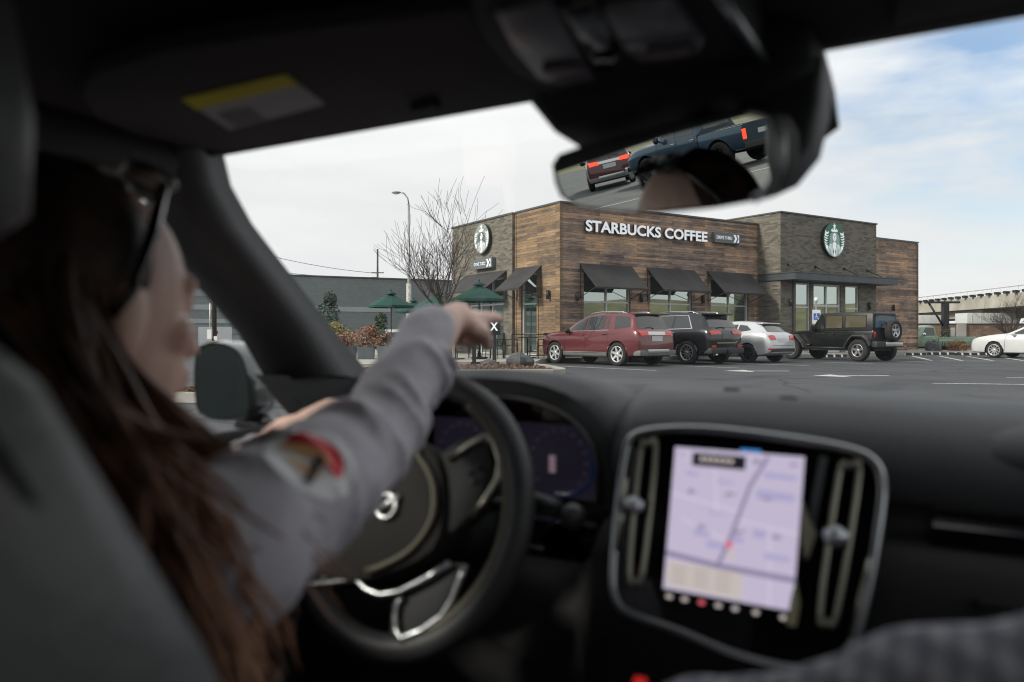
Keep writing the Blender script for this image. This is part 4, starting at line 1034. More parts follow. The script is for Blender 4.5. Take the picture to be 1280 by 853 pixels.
def rails(x0, x1, y, z0, m):
    def f(root, P):
        for s_ in (1, -1):
            mb = MB(); pts = []
            for t in range(9): x = x0 + (x1 - x0) * t / 8; h = P.t.ray_cast(Vector((x, y, 4)), Vector((0, 0, -1)))[0]; pts.append((x, y * s_, h.z + (z0 if 0 < t < 8 else .0)))
            mb.tube(pts, .022, 6, flat=.8); mb.build('roof_rail', m, root)
    return f
def boxes(name, m, lst, bevel=.012, mirror=False):
    def f(root, P):
        for lo, hi in lst:
            mb = MB(); mb.bb(lo, hi); mb.build(name, m, root, bevel=bevel)
    return f
def stick(name, m, pts, r, flat=1.0):
    def f(root, P): mb = MB(); mb.tube(pts, r, 6, flat=flat); mb.build(name, m, root)
    return f
def trims(xs_, wr, m, rr, yoff=-.01):
    def f(root, P):
        for wx in xs_:
            def y(x):
                h = P.t.ray_cast(Vector((x, 5, wr + .3)), Vector((0, -1, 0)))[0]
                return (h.y if h else .9) + yoff
            arch_trim(root, wx, wr, y, m, rr)
    return f

GREYP = mat('grey_plastic', (.16, .165, .165), .6, var=.1); DARKP = mat('dark_plastic', (.035, .036, .038), .6, var=.15)
# --- maroon crossover
red = paint('maroon_paint', (.14, .027, .032), .3, .28)
rows = [(2.19, .42, .74, .90, .68, .60), (2.13, .30, .82, .98, .84, .74), (2.0, .26, .92, 1.03, .90, .80), (1.5, .25, .98, 1.09, .92, .82), (1.05, .25, 1.02, 1.13, .925, .80), (.80, .25, 1.03, 1.27, .925, .77),
        (.35, .25, 1.05, 1.50, .925, .72), (0., .25, 1.06, 1.62, .925, .69), (-.6, .25, 1.07, 1.68, .925, .675), (-1.5, .25, 1.09, 1.67, .92, .665), (-1.9, .27, 1.10, 1.62, .90, .66), (-2.04, .30, 1.10, 1.40, .89, .69),
        (-2.16, .34, 1.08, 1.15, .875, .75), (-2.25, .36, 1.0, 1.06, .85, .76), (-2.30, .40, .85, .95, .80, .72)]
rows1 = rows
# side patches: viewer looks along -y, so a = -x... (front is on the left for the +y side)
def sw_(x0, x1, z0a, z0b, z1a, z1b, mid=None): return ([(-x0, z0a), (-x1, z0b)], [(-(x0 if mid is None else mid), z1a), (-x1, z1b)])
def redstyle(rim, spokes, lampm=M['red_lens'], sw=.055):
    return dict(win=[([(-.78, 1.12), (-.02, 1.13)], [(-.28, 1.50), (-.0, 1.555)]), ([(.06, 1.13), (.80, 1.15)], [(.03, 1.56), (.82, 1.60)]), ([(.90, 1.15), (1.02, 1.15)], [(.90, 1.59), (.96, 1.58)]) , ([(1.28, 1.17), (1.92, 1.22)], [(1.20, 1.57), (1.78, 1.54)])],
        chrome=[([(-.86, 1.085), (1.05, 1.12)], [(-.86, 1.10), (1.05, 1.135)])],
        front=([(-.66, 1.19), (.66, 1.19)], [(-.60, 1.56), (.60, 1.56)]), rear=([(-.70, 1.16), (.70, 1.16)], [(-.58, 1.60), (.58, 1.60)]),
        seams=[(.95, .36, 1.12, -.05), (-.03, .36, 1.10, .03), (-1.04, .70, 1.12, .02)],
        patches=[('tail_light', lampm, 24, [(-.86, .94), (-.44, .96)], [(-.86, 1.10), (-.42, 1.08)], False, .02), ('tail_light', lampm, -24, [(.44, .96), (.86, .94)], [(.42, 1.08), (.86, 1.10)], False, .02),
                 ('tailgate_trim', M['clear_lens'], 0, [(-.42, .975), (.42, .975)], [(-.42, 1.075), (.42, 1.075)], False, .012), ('licence_plate', M['plate'] , 0, [(-.25, .78), (.25, .78)], [(-.25, .94), (.25, .94)], False, .008),
                 ('sill_cladding', GREYP, -90, [(-1.0, .27), (1.0, .27)], [(-1.0, .40), (1.0, .40)], True, .014), ('headlight', M['clear_lens'], 215, [(-.45, .78), (.0, .80)], [(-.5, .92), (.0, .93)], True, .01),
                 ('sill_trim', M['chrome'], -90, [(-1.0, .405), (1.0, .405)], [(-1.0, .43), (1.0, .43)], True, .012)],
        rim=rim, spokes=spokes, sw=sw, handles=[(.1, .98), (-.88, 1.0)], mirror=(.72, 1.08), mm=M['black'],
        extra=[rails(.1, -1.6, .60, .055, M['rim_bright']), boxes('rear_bumper', GREYP, [((-2.36, -.86, .33), (-2.05, .86, .50))], .04), boxes('bumper_step', M['rim_bright'], [((-2.385, -.5, .42), (-2.3, .5, .53))], .02),
               boxes('licence_recess', M['black'], [((-2.3, -.62, .30), (-1.9, .62, .34))]), stick('rear_wiper', M['black'], [(-2.19, .05, 1.17), (-2.14, .15, 1.22), (-2.165, .42, 1.19)], .012), trims((1.43, -1.43), .37, red, .022, -.012),
               boxes('spoiler', red, [((-2.02, -.62, 1.615), (-1.75, .62, 1.66))], .02)])
hd = R(127)
def place(xr, trk, rl, h):   # root location from the rear left wheel position
    return (rl[0] - (xr * math.cos(h) - trk / 2 * math.sin(h)), rl[1] - (xr * math.sin(h) + trk / 2 * math.cos(h)))
def loc3(p): return (p[0], p[1], gz(*p) + .003)
h = R(129.5)
car('maroon crossover parked at the corner of the plank wall, left of the black estate', 'car', 'parked_car', loc3(place(-1.43, 1.62, (3.35, 24.1), h)), h, rows, red, (1.43, -1.43), .37, 1.62, redstyle(M['rim_white'], 6, sw=.06))
# --- black estate SUV
blk = paint('black_blue_paint', (.012, .014, .018), .5, .25)
rows2 = [(2.38, .42, .76, .92, .64, .56), (2.30, .30, .85, 1.03, .84, .74), (2.05, .27, .97, 1.09, .93, .82), (1.5, .27, 1.02, 1.14, .955, .84), (1.05, .27, 1.06, 1.17, .96, .82), (.75, .27, 1.08, 1.34, .96, .78), (.35, .27, 1.10, 1.56, .96, .74), (0., .27, 1.11, 1.68, .96, .71),
         (-.6, .27, 1.12, 1.73, .96, .70), (-1.5, .28, 1.14, 1.71, .955, .69), (-1.93, .30, 1.15, 1.64, .94, .68), (-2.12, .34, 1.14, 1.40, .92, .71), (-2.27, .37, 1.11, 1.17, .90, .78), (-2.34, .40, 1.03, 1.09, .87, .78), (-2.38, .44, .88, .98, .82, .74)]
st2 = dict(win=[([(-.70, 1.15), (-.02, 1.165)], [(-.28, 1.56), (-.0, 1.61)]), ([(.06, 1.165), (.80, 1.18)], [(.03, 1.61), (.82, 1.63)]), ([(.90, 1.18), (1.62, 1.22)], [(.88, 1.63), (1.36, 1.60)])],
    chrome=[([(-.82, 1.12), (1.68, 1.175)], [(-.82, 1.14), (1.68, 1.195)]), ([(-.28, 1.61), (1.39, 1.62)], [(-.28, 1.622), (1.39, 1.632)]), ([(1.63, 1.20), (1.67, 1.20)], [(1.37, 1.62), (1.40, 1.62)])],
    front=([(-.68, 1.23), (.68, 1.23)], [(-.60, 1.62), (.60, 1.62)]), rear=([(-.72, 1.22), (.72, 1.22)], [(-.60, 1.62), (.60, 1.62)]),
    seams=[(.92, .4, 1.15, -.05), (-.03, .4, 1.12, .03), (-1.05, .72, 1.15, .0)],
    patches=[('tail_light', M['red_lens'], 22, [(-.90, .97), (-.36, 1.0)], [(-.92, 1.11), (-.36, 1.105)], False, .02), ('tail_light', M['red_lens'], -22, [(.36, 1.0), (.90, .97)], [(.36, 1.105), (.92, 1.11)], False, .02),
             ('licence_plate', mat('dull_plate', (.13, .16, .17), .5), 0, [(-.24, .86), (.24, .86)], [(-.24, 1.03), (.24, 1.03)], False, .008), ('tailgate_trim', M['chrome'], 0, [(-.52, .70), (.52, .70)], [(-.52, .725), (.52, .725)], False, .012),
             ('reflector', M['red_lens'], 12, [(-.84, .57), (-.60, .57)], [(-.84, .64), (-.60, .64)], False, .014), ('reflector', M['red_lens'], -12, [(.60, .57), (.84, .57)], [(.60, .64), (.84, .64)], False, .014),
             ('sill_cladding', DARKP, -90, [(-1.0, .29), (1.0, .29)], [(-1.0, .42), (1.0, .42)], True, .014), ('headlight', M['clear_lens'], 215, [(-.45, .84), (.0, .86)], [(-.5, .98), (.0, .99)], True, .01)],
    rim=M['rim_bright'], spokes=10, sw=.03, twist=.03, handles=[(.1, 1.02), (-.88, 1.04)], hm=M['chrome'], mirror=(.72, 1.12),
    extra=[rails(.1, -1.7, .62, .05, M['chrome']), boxes('rear_bumper', DARKP, [((-2.44, -.88, .36), (-2.1, .88, .56))], .05), boxes('spoiler', blk, [((-2.16, -.66, 1.63), (-1.85, .66, 1.70))], .025), boxes('tow_hitch', M['black'], [((-2.5, -.06, .38), (-2.4, .06, .5))]),
           stick('rear_wiper', M['black'], [(-2.31, .0, 1.19), (-2.26, .1, 1.23), (-2.28, .42, 1.21)], .012), trims((1.46, -1.46), .39, GREYP, .022, -.012), boxes('exhaust_pipe', M['chrome'], [((-2.42, .5, .3), (-2.3, .62, .36))])])
h = R(128)
car('black estate car with chrome window trim between the maroon crossover and the silver hatchback', 'car', 'parked_car', loc3(place(-1.46, 1.66, (5.85, 25.5), h)), h, rows2, blk, (1.46, -1.46), .39, 1.66, st2)
# --- silver hatchback
silver = paint('silver_paint', (.62, .64, .67), .35, .28)
rows3 = [(2.16, .32, .60, .70, .60, .52), (2.08, .22, .68, .80, .78, .68), (1.8, .20, .80, .90, .88, .78), (1.3, .19, .87, .97, .905, .78), (1.0, .19, .90, 1.01, .91, .76), (.7, .19, .92, 1.14, .91, .72), (.25, .19, .94, 1.34, .91, .66), (-.15, .19, .96, 1.44, .91, .63), (-.7, .19, .98, 1.46, .91, .61),
         (-1.25, .20, 1.01, 1.42, .90, .59), (-1.6, .22, 1.03, 1.34, .885, .58), (-1.85, .24, 1.02, 1.16, .86, .62), (-2.02, .28, .98, 1.03, .83, .68), (-2.10, .32, .86, .94, .80, .70), (-2.16, .36, .72, .82, .76, .66)]
st3 = dict(win=[([(-.70, .99), (-.0, 1.01)], [(-.20, 1.27), (.02, 1.33)]), ([(.07, 1.01), (.78, 1.05)], [(.07, 1.34), (.80, 1.34)]), ([(.86, 1.06), (1.40, 1.14)], [(.86, 1.33), (1.15, 1.30)])],
    front=([(-.62, 1.05), (.62, 1.05)], [(-.52, 1.38), (.52, 1.38)]), rear=([(-.62, 1.07), (.62, 1.07)], [(-.46, 1.35), (.46, 1.35)]),
    seams=[(.9, .3, 1.0, -.05), (-.04, .3, 1.0, .03), (-.95, .62, 1.05, .03)],
    patches=[('tail_light', M['red_lens'], 30, [(-1.02, .93), (-.74, .78), (-.36, .81)], [(-1.02, .95), (-.74, 1.0), (-.38, .95)], False, .016), ('tail_light', M['red_lens'], -30, [(.36, .81), (.74, .78), (1.02, .93)], [(.38, .95), (.74, 1.0), (1.02, .95)], False, .016),
             ('rear_diffuser', DARKP, 0, [(-.72, .38), (.72, .38)], [(-.72, .50), (.72, .50)], False, .015), ('licence_plate', M['white'], 0, [(-.26, .72), (.26, .72)], [(-.26, .86), (.26, .86)], False, .01), ('tailgate_seam', M['black'], 0, [(-.62, .60), (.62, .60)], [(-.62, .612), (.62, .612)], False, .006),
             ('reflector', M['red_lens'], 15, [(-.78, .46), (-.56, .46)], [(-.78, .51), (-.56, .51)], False, .02), ('headlight', M['clear_lens'], 215, [(-.5, .66), (.0, .66)], [(-.55, .78), (.0, .76)], True, .01)],
    rim=M['rim_dark'], spokes=5, sw=.05, handles=[(.05, .86), (-.8, .9)], mirror=(.62, .97),
    extra=[boxes('spoiler', silver, [((-1.72, -.55, 1.345), (-1.45, .55, 1.40))], .025), stick('rear_wiper', M['black'], [(-1.97, 0, 1.06), (-1.93, .1, 1.11), (-1.95, .36, 1.09)], .01), stick('roof_aerial', M['black'], [(-1.2, 0, 1.44), (-1.45, 0, 1.6)], .006), trims((1.32, -1.32), .32, silver, .014, -.008)])
h = R(128)
car('silver hatchback with dark wheels between the black estate and the black off-roader', 'car', 'parked_car', loc3(place(-1.32, 1.56, (8.33, 27.0), h)), h, rows3, silver, (1.32, -1.32), .325, 1.56, st3)
# --- white saloon
whitep = paint('pearl_white_paint', (.72, .73, .74), .1, .3)
rows4 = [(2.42, .34, .58, .70, .62, .54), (2.34, .22, .66, .78, .80, .70), (2.05, .20, .78, .88, .89, .80), (1.5, .19, .86, .97, .92, .80), (1.02, .19, .90, 1.02, .925, .77), (.65, .19, .92, 1.18, .925, .70), (.25, .19, .94, 1.36, .925, .64), (-.15, .19, .96, 1.44, .925, .61), (-.8, .19, .97, 1.44, .925, .60),
         (-1.3, .20, .98, 1.33, .92, .60), (-1.75, .21, .99, 1.12, .91, .68), (-2.1, .24, .97, 1.04, .88, .74), (-2.35, .28, .90, 1.0, .84, .74), (-2.43, .34, .72, .84, .76, .68)]
st4 = dict(win=[([(-.78, 1.0), (-.0, 1.01)], [(-.18, 1.30), (.0, 1.34)]), ([(.07, 1.01), (.85, 1.03)], [(.07, 1.35), (.85, 1.33)]), ([(.92, 1.03), (1.35, 1.06)], [(.92, 1.31), (1.1, 1.26)])],
    chrome=[([(-.88, .965), (1.4, 1.0)], [(-.88, .98), (1.4, 1.015)])], front=([(-.64, 1.06), (.64, 1.06)], [(-.52, 1.38), (.52, 1.38)]), rear=([(-.6, 1.12), (.6, 1.12)], [(-.5, 1.36), (.5, 1.36)]),
    seams=[(1.0, .3, 1.0, -.05), (.03, .3, .99, .0), (-.98, .5, 1.0, .03)],
    patches=[('headlight', M['clear_lens'], 215, [(-.45, .66), (.0, .66)], [(-.5, .76), (.0, .78)], False, .01), ('headlight', M['black'], 145, [(-.0, .68), (.55, .70)], [(.0, .76), (.60, .80)], True, .01), ('tail_light', M['red_lens'], 20, [(-.8, .82), (-.5, .84)], [(-.8, .95), (-.5, .95)], False, .01)],
    rim=M['rim_white'], spokes=10, sw=.025, handles=[(.0, .88), (-.95, .92)], mirror=(.62, .98), rr=.235, extra=[trims((1.40, -1.38), .33, whitep, .014, -.008)])
h = R(124)
lf_ = (20.5, 32.6)
car('pearl white saloon cut by the right edge of the picture', 'car', 'parked_car', loc3((lf_[0] - (1.40 * math.cos(h) - .8 * math.sin(h)), lf_[1] - (1.40 * math.sin(h) + .8 * math.cos(h)))), h, rows4, whitep, (1.40, -1.38), .33, 1.6, st4)

# --- black boxy off-roader with a spare wheel
def offroader(loc, h):
    r = empty('parked_offroader', loc, h); tag(r, 'boxy black off-roader with a spare wheel on its tailgate, parked before the entrance tower', 'off-roader')
    bp = paint('black_green_paint', (.010, .012, .011), .3, .28)
    mb = MB(); mb.loft([[(x, y, z) for y, z in ((-.74, .55), (-.76, 1.0), (-.74, 1.13), (.74, 1.13), (.76, 1.0), (.74, .55))] for x in (-2.0, -1.0, 0, .55)], smooth=False, closed=True)
    b = mb.build('body', [bp, M['black_soft']], r, bevel=.03)
    mb = MB(); mb.loft([[(x, -w, .62), (x, -w, t - .05), (x, -w + .08, t), (x, w - .08, t), (x, w, t - .05), (x, w, .62)] for x, w, t in ((.56, .70, 1.16), (1.2, .66, 1.13), (1.95, .56, 1.08), (2.02, .54, 1.02))], closed=True); mb.build('bonnet', bp, r, sharp=35)
    gl = mat('hardtop', (.014, .014, .015), .45, var=.1)
    mb = MB(); mb.loft([[(x, -w, 1.13), (x, -w * .93, t - .06), (x, -w * .88, t), (x, w * .88, t), (x, w * .93, t - .06), (x, w, 1.13)] for x, w, t in ((-2.0, .75, 1.76), (-1.95, .755, 1.80), (-.8, .76, 1.82), (.1, .755, 1.80), (.2, .75, 1.76))], closed=True, smooth=False)
    hp = mb.build('hardtop', gl, r, bevel=.02)
    mb = MB(); mb.add([(.2, -.7, 1.75), (.2, .7, 1.75), (.56, .72, 1.14), (.56, -.72, 1.14), (.17, -.7, 1.75), (.17, .7, 1.75), (.5, .72, 1.12), (.5, -.72, 1.12)], [(0, 1, 2, 3), (7, 6, 5, 4), (0, 3, 7, 4), (1, 2, 6, 5), (0, 1, 5, 4)]); mb.build('windscreen', M['glass'], r)
    wn = glass_dark('tree_reflection_pane', (.10, .09, .06), .05)  # olive base colour paints in the reflected trees
    for s_ in (1, -1):
        y = lambda z, o=.0: s_ * (.762 - (z - 1.13) * .085 + o)
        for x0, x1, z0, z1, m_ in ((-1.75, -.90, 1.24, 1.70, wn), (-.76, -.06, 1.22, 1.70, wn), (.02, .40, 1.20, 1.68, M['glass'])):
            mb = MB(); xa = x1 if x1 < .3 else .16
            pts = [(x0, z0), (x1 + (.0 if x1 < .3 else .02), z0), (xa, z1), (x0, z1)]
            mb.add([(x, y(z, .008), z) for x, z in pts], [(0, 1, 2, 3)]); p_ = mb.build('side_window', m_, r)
            mb = MB(); mb.tube([(x, y(z, .01), z) for x, z in pts], .012, 4, closed=True); mb.build('window_seal', M['black_soft'], p_)
        mb = MB(); mb.add([(.18, y(1.76), 1.76), (.1, y(1.76), 1.76), (.1, y(1.13), 1.13), (.56, y(1.13), 1.13)], [(0, 1, 2, 3)])
        mb.tube([(.18, y(1.76) - .02 * s_, 1.77), (.54, y(1.13) - .02 * s_, 1.13)], .035, 6); mb.build('pillar', bp, r)
        for x in (.50, -.42, -.90):
            mb = MB(); mb.bb((x, s_ * .763 - .004, .62), (x + .012, s_ * .763 + .004, 1.12)); mb.build('door_seam', M['black'], r)
        for x in (-.28, .4 - .25): mb = MB(); mb.box((x - .1, s_ * .79, 1.02), (.16, .04, .04)); mb.build('door_handle', M['black'], r, bevel=.01)
        for x, z in ((.50, 1.0), (.50, .75), (-.42, 1.0), (-.42, .75)): mb = MB(); mb.box((x + .05, s_ * .775, z), (.1, .02, .04)); mb.build('hinge', bp, r)
        mb = MB(); mb.box((.42, s_ * .95, 1.25), (.1, .2, .18)); mb.tube([(.45, s_ * .76, 1.15), (.42, s_ * .9, 1.2)], .025, 6); mb.build('door_mirror', M['black_soft'], r, bevel=.02)
        # flares
        for wx, seq in ((1.45, [(2.02, .80), (1.90, .98), (1.62, 1.02), (1.25, 1.0), (.95, .72), (.84, .52)]), (-1.5, [(-.95, .56), (-1.10, .80), (-1.28, .98), (-1.68, .98), (-1.88, .84), (-1.98, .62)])):
            mb = MB(); mb.loft([[(x, s_ * .70, z), (x, s_ * .93, z - .01), (x, s_ * .935, z - .06), (x, s_ * .70, z - .04)] for x, z in seq], closed=True, smooth=False); mb.build('wheel_arch_flare', GREYP if 0 else mat('flare_plastic', (.05, .052, .052), .55), r)
        mb = MB(); mb.tube([(.85, s_ * .80, .48), (-.98, s_ * .80, .48)], .045, 8); mb.build('side_step', M['black'], r)
        mb = MB(); mb.bb((-2.06, s_ * .62 - .07, .88), (-2.0, s_ * .62 + .07, 1.08)); mb.build('tail_light', mat('dim_red_lens', (.22, .012, .012), .2, coat=1), r, bevel=.01)
    mb = MB(); mb.bb((-1.9, -.5, .38), (1.9, .5, .56)); mb.build('chassis', M['black_soft'], r)
    mb = MB(); mb.bb((-2.22, -.80, .52), (-2.02, .80, .74)); bq = mb.build('rear_bumper', DARKP, r, bevel=.03)
    mb = MB(); mb.bb((-2.25, -.72, .56), (-2.21, .30, .70)); mb.build('bumper_plate', M['rim_bright'], bq, bevel=.01)
    mb = MB(); mb.bb((2.05, -.75, .5), (2.25, .75, .7)); mb.build('front_bumper', DARKP, r, bevel=.03)
    rg = glass_dark('sky_reflection_pane', (.10, .16, .24), .08)  # blue base colour paints in the reflected sky
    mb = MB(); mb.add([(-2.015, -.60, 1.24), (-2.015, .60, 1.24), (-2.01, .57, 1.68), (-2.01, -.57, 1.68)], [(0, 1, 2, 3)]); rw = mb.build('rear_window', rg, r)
    mb = MB()
    for y in (-.5, .5): mb.box((-2.03, y, 1.70), (.04, .10, .08))
    mb.bb((-2.035, -.4, 1.71), (-2.012, .4, 1.735)); mb.build('window_hinge', M['black'], rw)
    mb = MB(); mb.bb((-2.013, -.70, .76), (-1.99, .52, 1.2)); mb.build('tailgate', paint('pale_blue_black', (.035, .05, .07), .3, .3), r)  # tailgate bluer and paler than the body
    mb = MB(); mb.box((-2.08, -.12, 1.05), (.16, .3, .3)); mb.box((-2.1, .1, 1.30), (.2, .3, .16)); mb.build('spare_carrier', M['black_soft'], r)
    sp = wheel(r, -2.26, -.12, .39, M['rim_bright'], 5, w_=.24, sw=.07, rr=.24, spare=True); sp.location = (-2.25, -.12, 1.12); sp.rotation_euler = (0, 0, R(90)); sp.name = 'spare_wheel'
    for x in (1.45, -1.5):
        for s_ in (1, -1): wheel(r, x, .80 * s_, .40, M['rim_bright'], 5, w_=.25, sw=.07, rr=.235, side=s_)
    return r
h = R(121); offroader(loc3(place(-1.5, 1.60, (12.72, 28.15), h)), h)

# --- pickups
def pickup(label, loc, h, lo_m, up_m, old=False, lamp=M['red_lens'], L=5.6, dark=False):
    r = empty('pickup_truck', loc, h); tag(r, label, 'pickup truck')
    Hh = 1.75 if old else 1.88; bt_ = 1.10 if old else 1.22; zb = .45; hw = .95 if not old else .93
    x0 = -2.75; xc = (-.25 if old else -.95); wr = .37 if old else .43; xf, xr = (1.55, -1.75)
    rows = [(2.65, .55, .82, .98, .75, .7), (2.55, .48, .95, 1.06, .88, .80), (1.9, zb, bt_ - .1, bt_, hw, .86), (1.15, zb, bt_ - .04, bt_ + .05, hw, .82), (.95, zb, bt_ - .02, bt_ + .18, hw, .8), (.5, zb, bt_, Hh - .08, hw, .72), (.2, zb, bt_, Hh, hw, .70), (xc + .15, zb, bt_, Hh, hw, .70), (xc + .05, zb, bt_, Hh - .12, hw, .72), (xc, zb, bt_ - .0, bt_ + .04, hw, .80)]
    b = make_body('cab', rows, [lo_m, M['black_soft']], r, [(xf, wr, wr + .08)], crown=.04)
    P = Proj(b)
    bd = make_body('cargo_bed', [(xc - .03, zb + .02, bt_ - .06, bt_, hw, hw - .05), (-1.5, zb + .02, bt_ - .06, bt_, hw + .005, hw - .05), (x0, zb + .05, bt_ - .06, bt_, hw - .01, hw - .06)], [lo_m, M['black_soft']], r, [(xr, wr, wr + .08)], crown=0)
    Q = Proj(bd)
    mb = MB(); mb.bb((x0 + .08, -hw + .12, bt_ + .004), (xc - .12, hw - .12, bt_ + .010)); mb.build('bed_shade_sheet', M['black_soft'], bd)  # dark sheet at rail height stands in for the shaded bed recess
    if old:
        P.patch('side_window', [(-.75, bt_ + .06), (.12, bt_ + .06)], [(-.42, Hh - .12), (.10, Hh - .12)], M['glass'], r, -90, mirror=True)
        P.patch('cab_pillar', [(-.05 + .1, bt_ + .03), (.30, bt_ + .03)], [(.13, Hh - .1), (.26, Hh - .1)], up_m, r, -90, mirror=True)
    else:
        P.patch('side_window', [(-.78, bt_ + .06), (-.05, bt_ + .06)], [(-.42, Hh - .12), (-.05, Hh - .1)], M['glass'], r, -90, mirror=True)
        P.patch('side_window', [(.04, bt_ + .06), (.78, bt_ + .06)], [(.04, Hh - .1), (.74, Hh - .12)], M['glass'], r, -90, mirror=True)
    P.patch('windscreen', [(-.7, bt_ + .16), (.7, bt_ + .16)], [(-.6, Hh - .1), (.6, Hh - .1)], M['glass'], r, 180)
    P.patch('rear_window', [(-.6, bt_ + .12), (.6, bt_ + .12)], [(-.56, Hh - .16), (.56, Hh - .16)], M['glass'], r, 0)
    for x in ([.9, -.1] if old else [.9, 0., -.85]):
        P.patch('door_seam', [(-x, .5), (-x + .014, .5)], [(-x, bt_), (-x + .014, bt_)], M['black'], r, -90, n=1, k=12, off=.004, mirror=True)
    if old:
        Q.patch('bed_side_trim', [(.3, bt_ - .22), (2.7, bt_ - .22)], [(.3, bt_ - .20), (2.7, bt_ - .20)], M['chrome'], bd, -90, off=.012, mirror=True)
        P.patch('upper_panel', [(-2.4, bt_ - .2), (.2, bt_ - .2)], [(-2.4, bt_ - .05), (.2, bt_ - .02)], up_m, r, -90, n=20, off=.008, mirror=True)
        Q.patch('upper_panel', [(.3, bt_ - .19), (2.7, bt_ - .19)], [(.3, bt_ - .03), (2.7, bt_ - .03)], up_m, bd, -90, n=16, off=.008, mirror=True)
    for s_ in (1, -1):
        mb = MB(); mb.bb((x0 - .03, s_ * (hw - .1) - .07, .78), (x0 + .03, s_ * (hw - .1) + .07, 1.08 if not old else .98)); mb.build('tail_light', lamp, r, bevel=.01)
        mb = MB(); mb.ell((.72, s_ * (hw + .14), bt_ + .12), (.08, .11, .12)); mb.tube([(.72, s_ * (hw - .04), bt_ + .04), (.72, s_ * (hw + .1), bt_ + .1)], .03, 6); mb.build('door_mirror', M['chrome'] if old else lo_m, r)
        for x in ([.0] if old else [.12, -.75]): handle_(r, x, (hw + .0) * s_, bt_ - .12, M['chrome'], s_)
    mb = MB(); mb.bb((x0 - .16, -hw + .02, .50), (x0 - .02, hw - .02, .68)); mb.build('rear_bumper', M['chrome'] if not dark else DARKP, r, bevel=.02)
    mb = MB(); mb.bb((2.6, -.9, .5), (2.75, .9, .68)); mb.build('front_bumper', M['chrome'], r, bevel=.02)
    mb = MB(); mb.bb((x0 - .012, -.24, .86), (x0 - .003, .24, 1.0)); mb.build('licence_plate', M['plate'], r)
    mb = MB(); mb.bb((-2.4, -.5, .4), (2.4, .5, .6)); mb.build('chassis', M['black_soft'], r)
    if not old:
        for s_ in (1, -1): mb = MB(); mb.tube([(.9, s_ * .92, .42), (-.9, s_ * .92, .42)], .05, 8); mb.build('side_step', M['black'], r)
    for x in (xf, xr):
        for s_ in (1, -1): wheel(r, x, .82 * s_, wr, M['rim_bright'] if old else M['rim_dark'], 6 if not old else 8, side=s_, w_=.26, rr=.2 if old else .27)
    return r
gp1 = paint('mint_green_paint', (.23, .36, .24), 0, .4); gp2 = paint('deep_mint_paint', (.13, .24, .15), 0, .4)
px = (1222 - 640) / F * 46.5
pickup('old two tone mint green pickup behind the planting bank', (px - 2.9, 47.1, gz(px - 2.9, 47) + .003), math.pi + .10, gp1, gp2, old=True)
# ---------------------------------------------------------------- the car the photo is taken from
YAW = R(30); cy_, sy_ = math.cos(YAW), math.sin(YAW)
EZ = -.25
ego = empty('suv_interior', (-.23 * cy_ + .1 * sy_, .23 * sy_ + .1 * cy_, EZ), -YAW)
tag(ego, 'dark car cabin round the driver, with dashboard, steering wheel and map screen', 'car')
OFF = Vector((.23, -.1, CAMZ - EZ))        # child mesh coordinates: (right, forward, up) measured from the camera
def part(mb, name, mats, parent=None, **k):
    return mb.build(name, mats, parent or ego, loc=None if parent else OFF, **k)
def ray(u, v):
    k = (u - 640) / F; h = (HZ - v) / F
    return Vector((k * cy_ - sy_, k * sy_ + cy_, h))
def hit(u, v, P0, n):
    d = ray(u, v); return d * (Vector(P0).dot(Vector(n)) / d.dot(Vector(n)))
def at_r(u, v, r): d = ray(u, v); return d * (r / d.x)
def at_f(u, v, f): d = ray(u, v); return d * (f / d.y)
def at_z(u, v, z): d = ray(u, v); return d * (z / d.z)
M['trim'] = mat('charcoal_trim', (.045, .047, .05), .65, var=.15, scale=6, bump=.15, bscale=180, spec=.22)
M['pillar'] = mat('dark_pillar_trim', (.034, .036, .039), .5, var=.12, scale=5, bump=.1, bscale=150)
M['trim2'] = mat('slate_trim', (.078, .083, .090), .6, var=.18, scale=6, bump=.15, bscale=200, spec=.3)
M['lining'] = mat('roof_cloth', (.050, .047, .048), .95, var=.2, scale=5, bump=.2, bscale=250)
M['visor'] = mat('visor_cloth', (.060, .054, .056), .9, var=.15, scale=5)
M['seat'] = mat('grey_leather', (.15, .156, .16), .42, var=.15, scale=4, bump=.2, bscale=90)
M['piano'] = mat('gloss_black', (.006, .006, .007), .08, var=0, coat=.6)
M['satin'] = mat('satin_metal', (.42, .44, .46), .28, .95, var=.08, scale=10)
M['champ'] = mat('champagne_metal', (.42, .41, .34), .28, .95, var=.08, scale=10)
M['rimleather'] = mat('wheel_leather', (.040, .042, .046), .5, var=.15, scale=10, bump=.15, bscale=220)
M['oliveedging'] = mat('olive_edging', (.085, .078, .052), .5, var=.15, scale=10)
M['egopaint'] = paint('dark_teal_paint', (.045, .055, .06), .5, .25)

def smooth_loop(P, sub=4):
    out = []; n = len(P)
    for i in range(n):
        a, b, c, d = P[i - 1], P[i], P[(i + 1) % n], P[(i + 2) % n]
        for j in range(sub):
            t = j / sub; out.append(.5 * ((2 * b) + (c - a) * t + (2 * a - 5 * b + 4 * c - d) * t * t + (3 * b - a - 3 * c + d) * t ** 3))
    return out
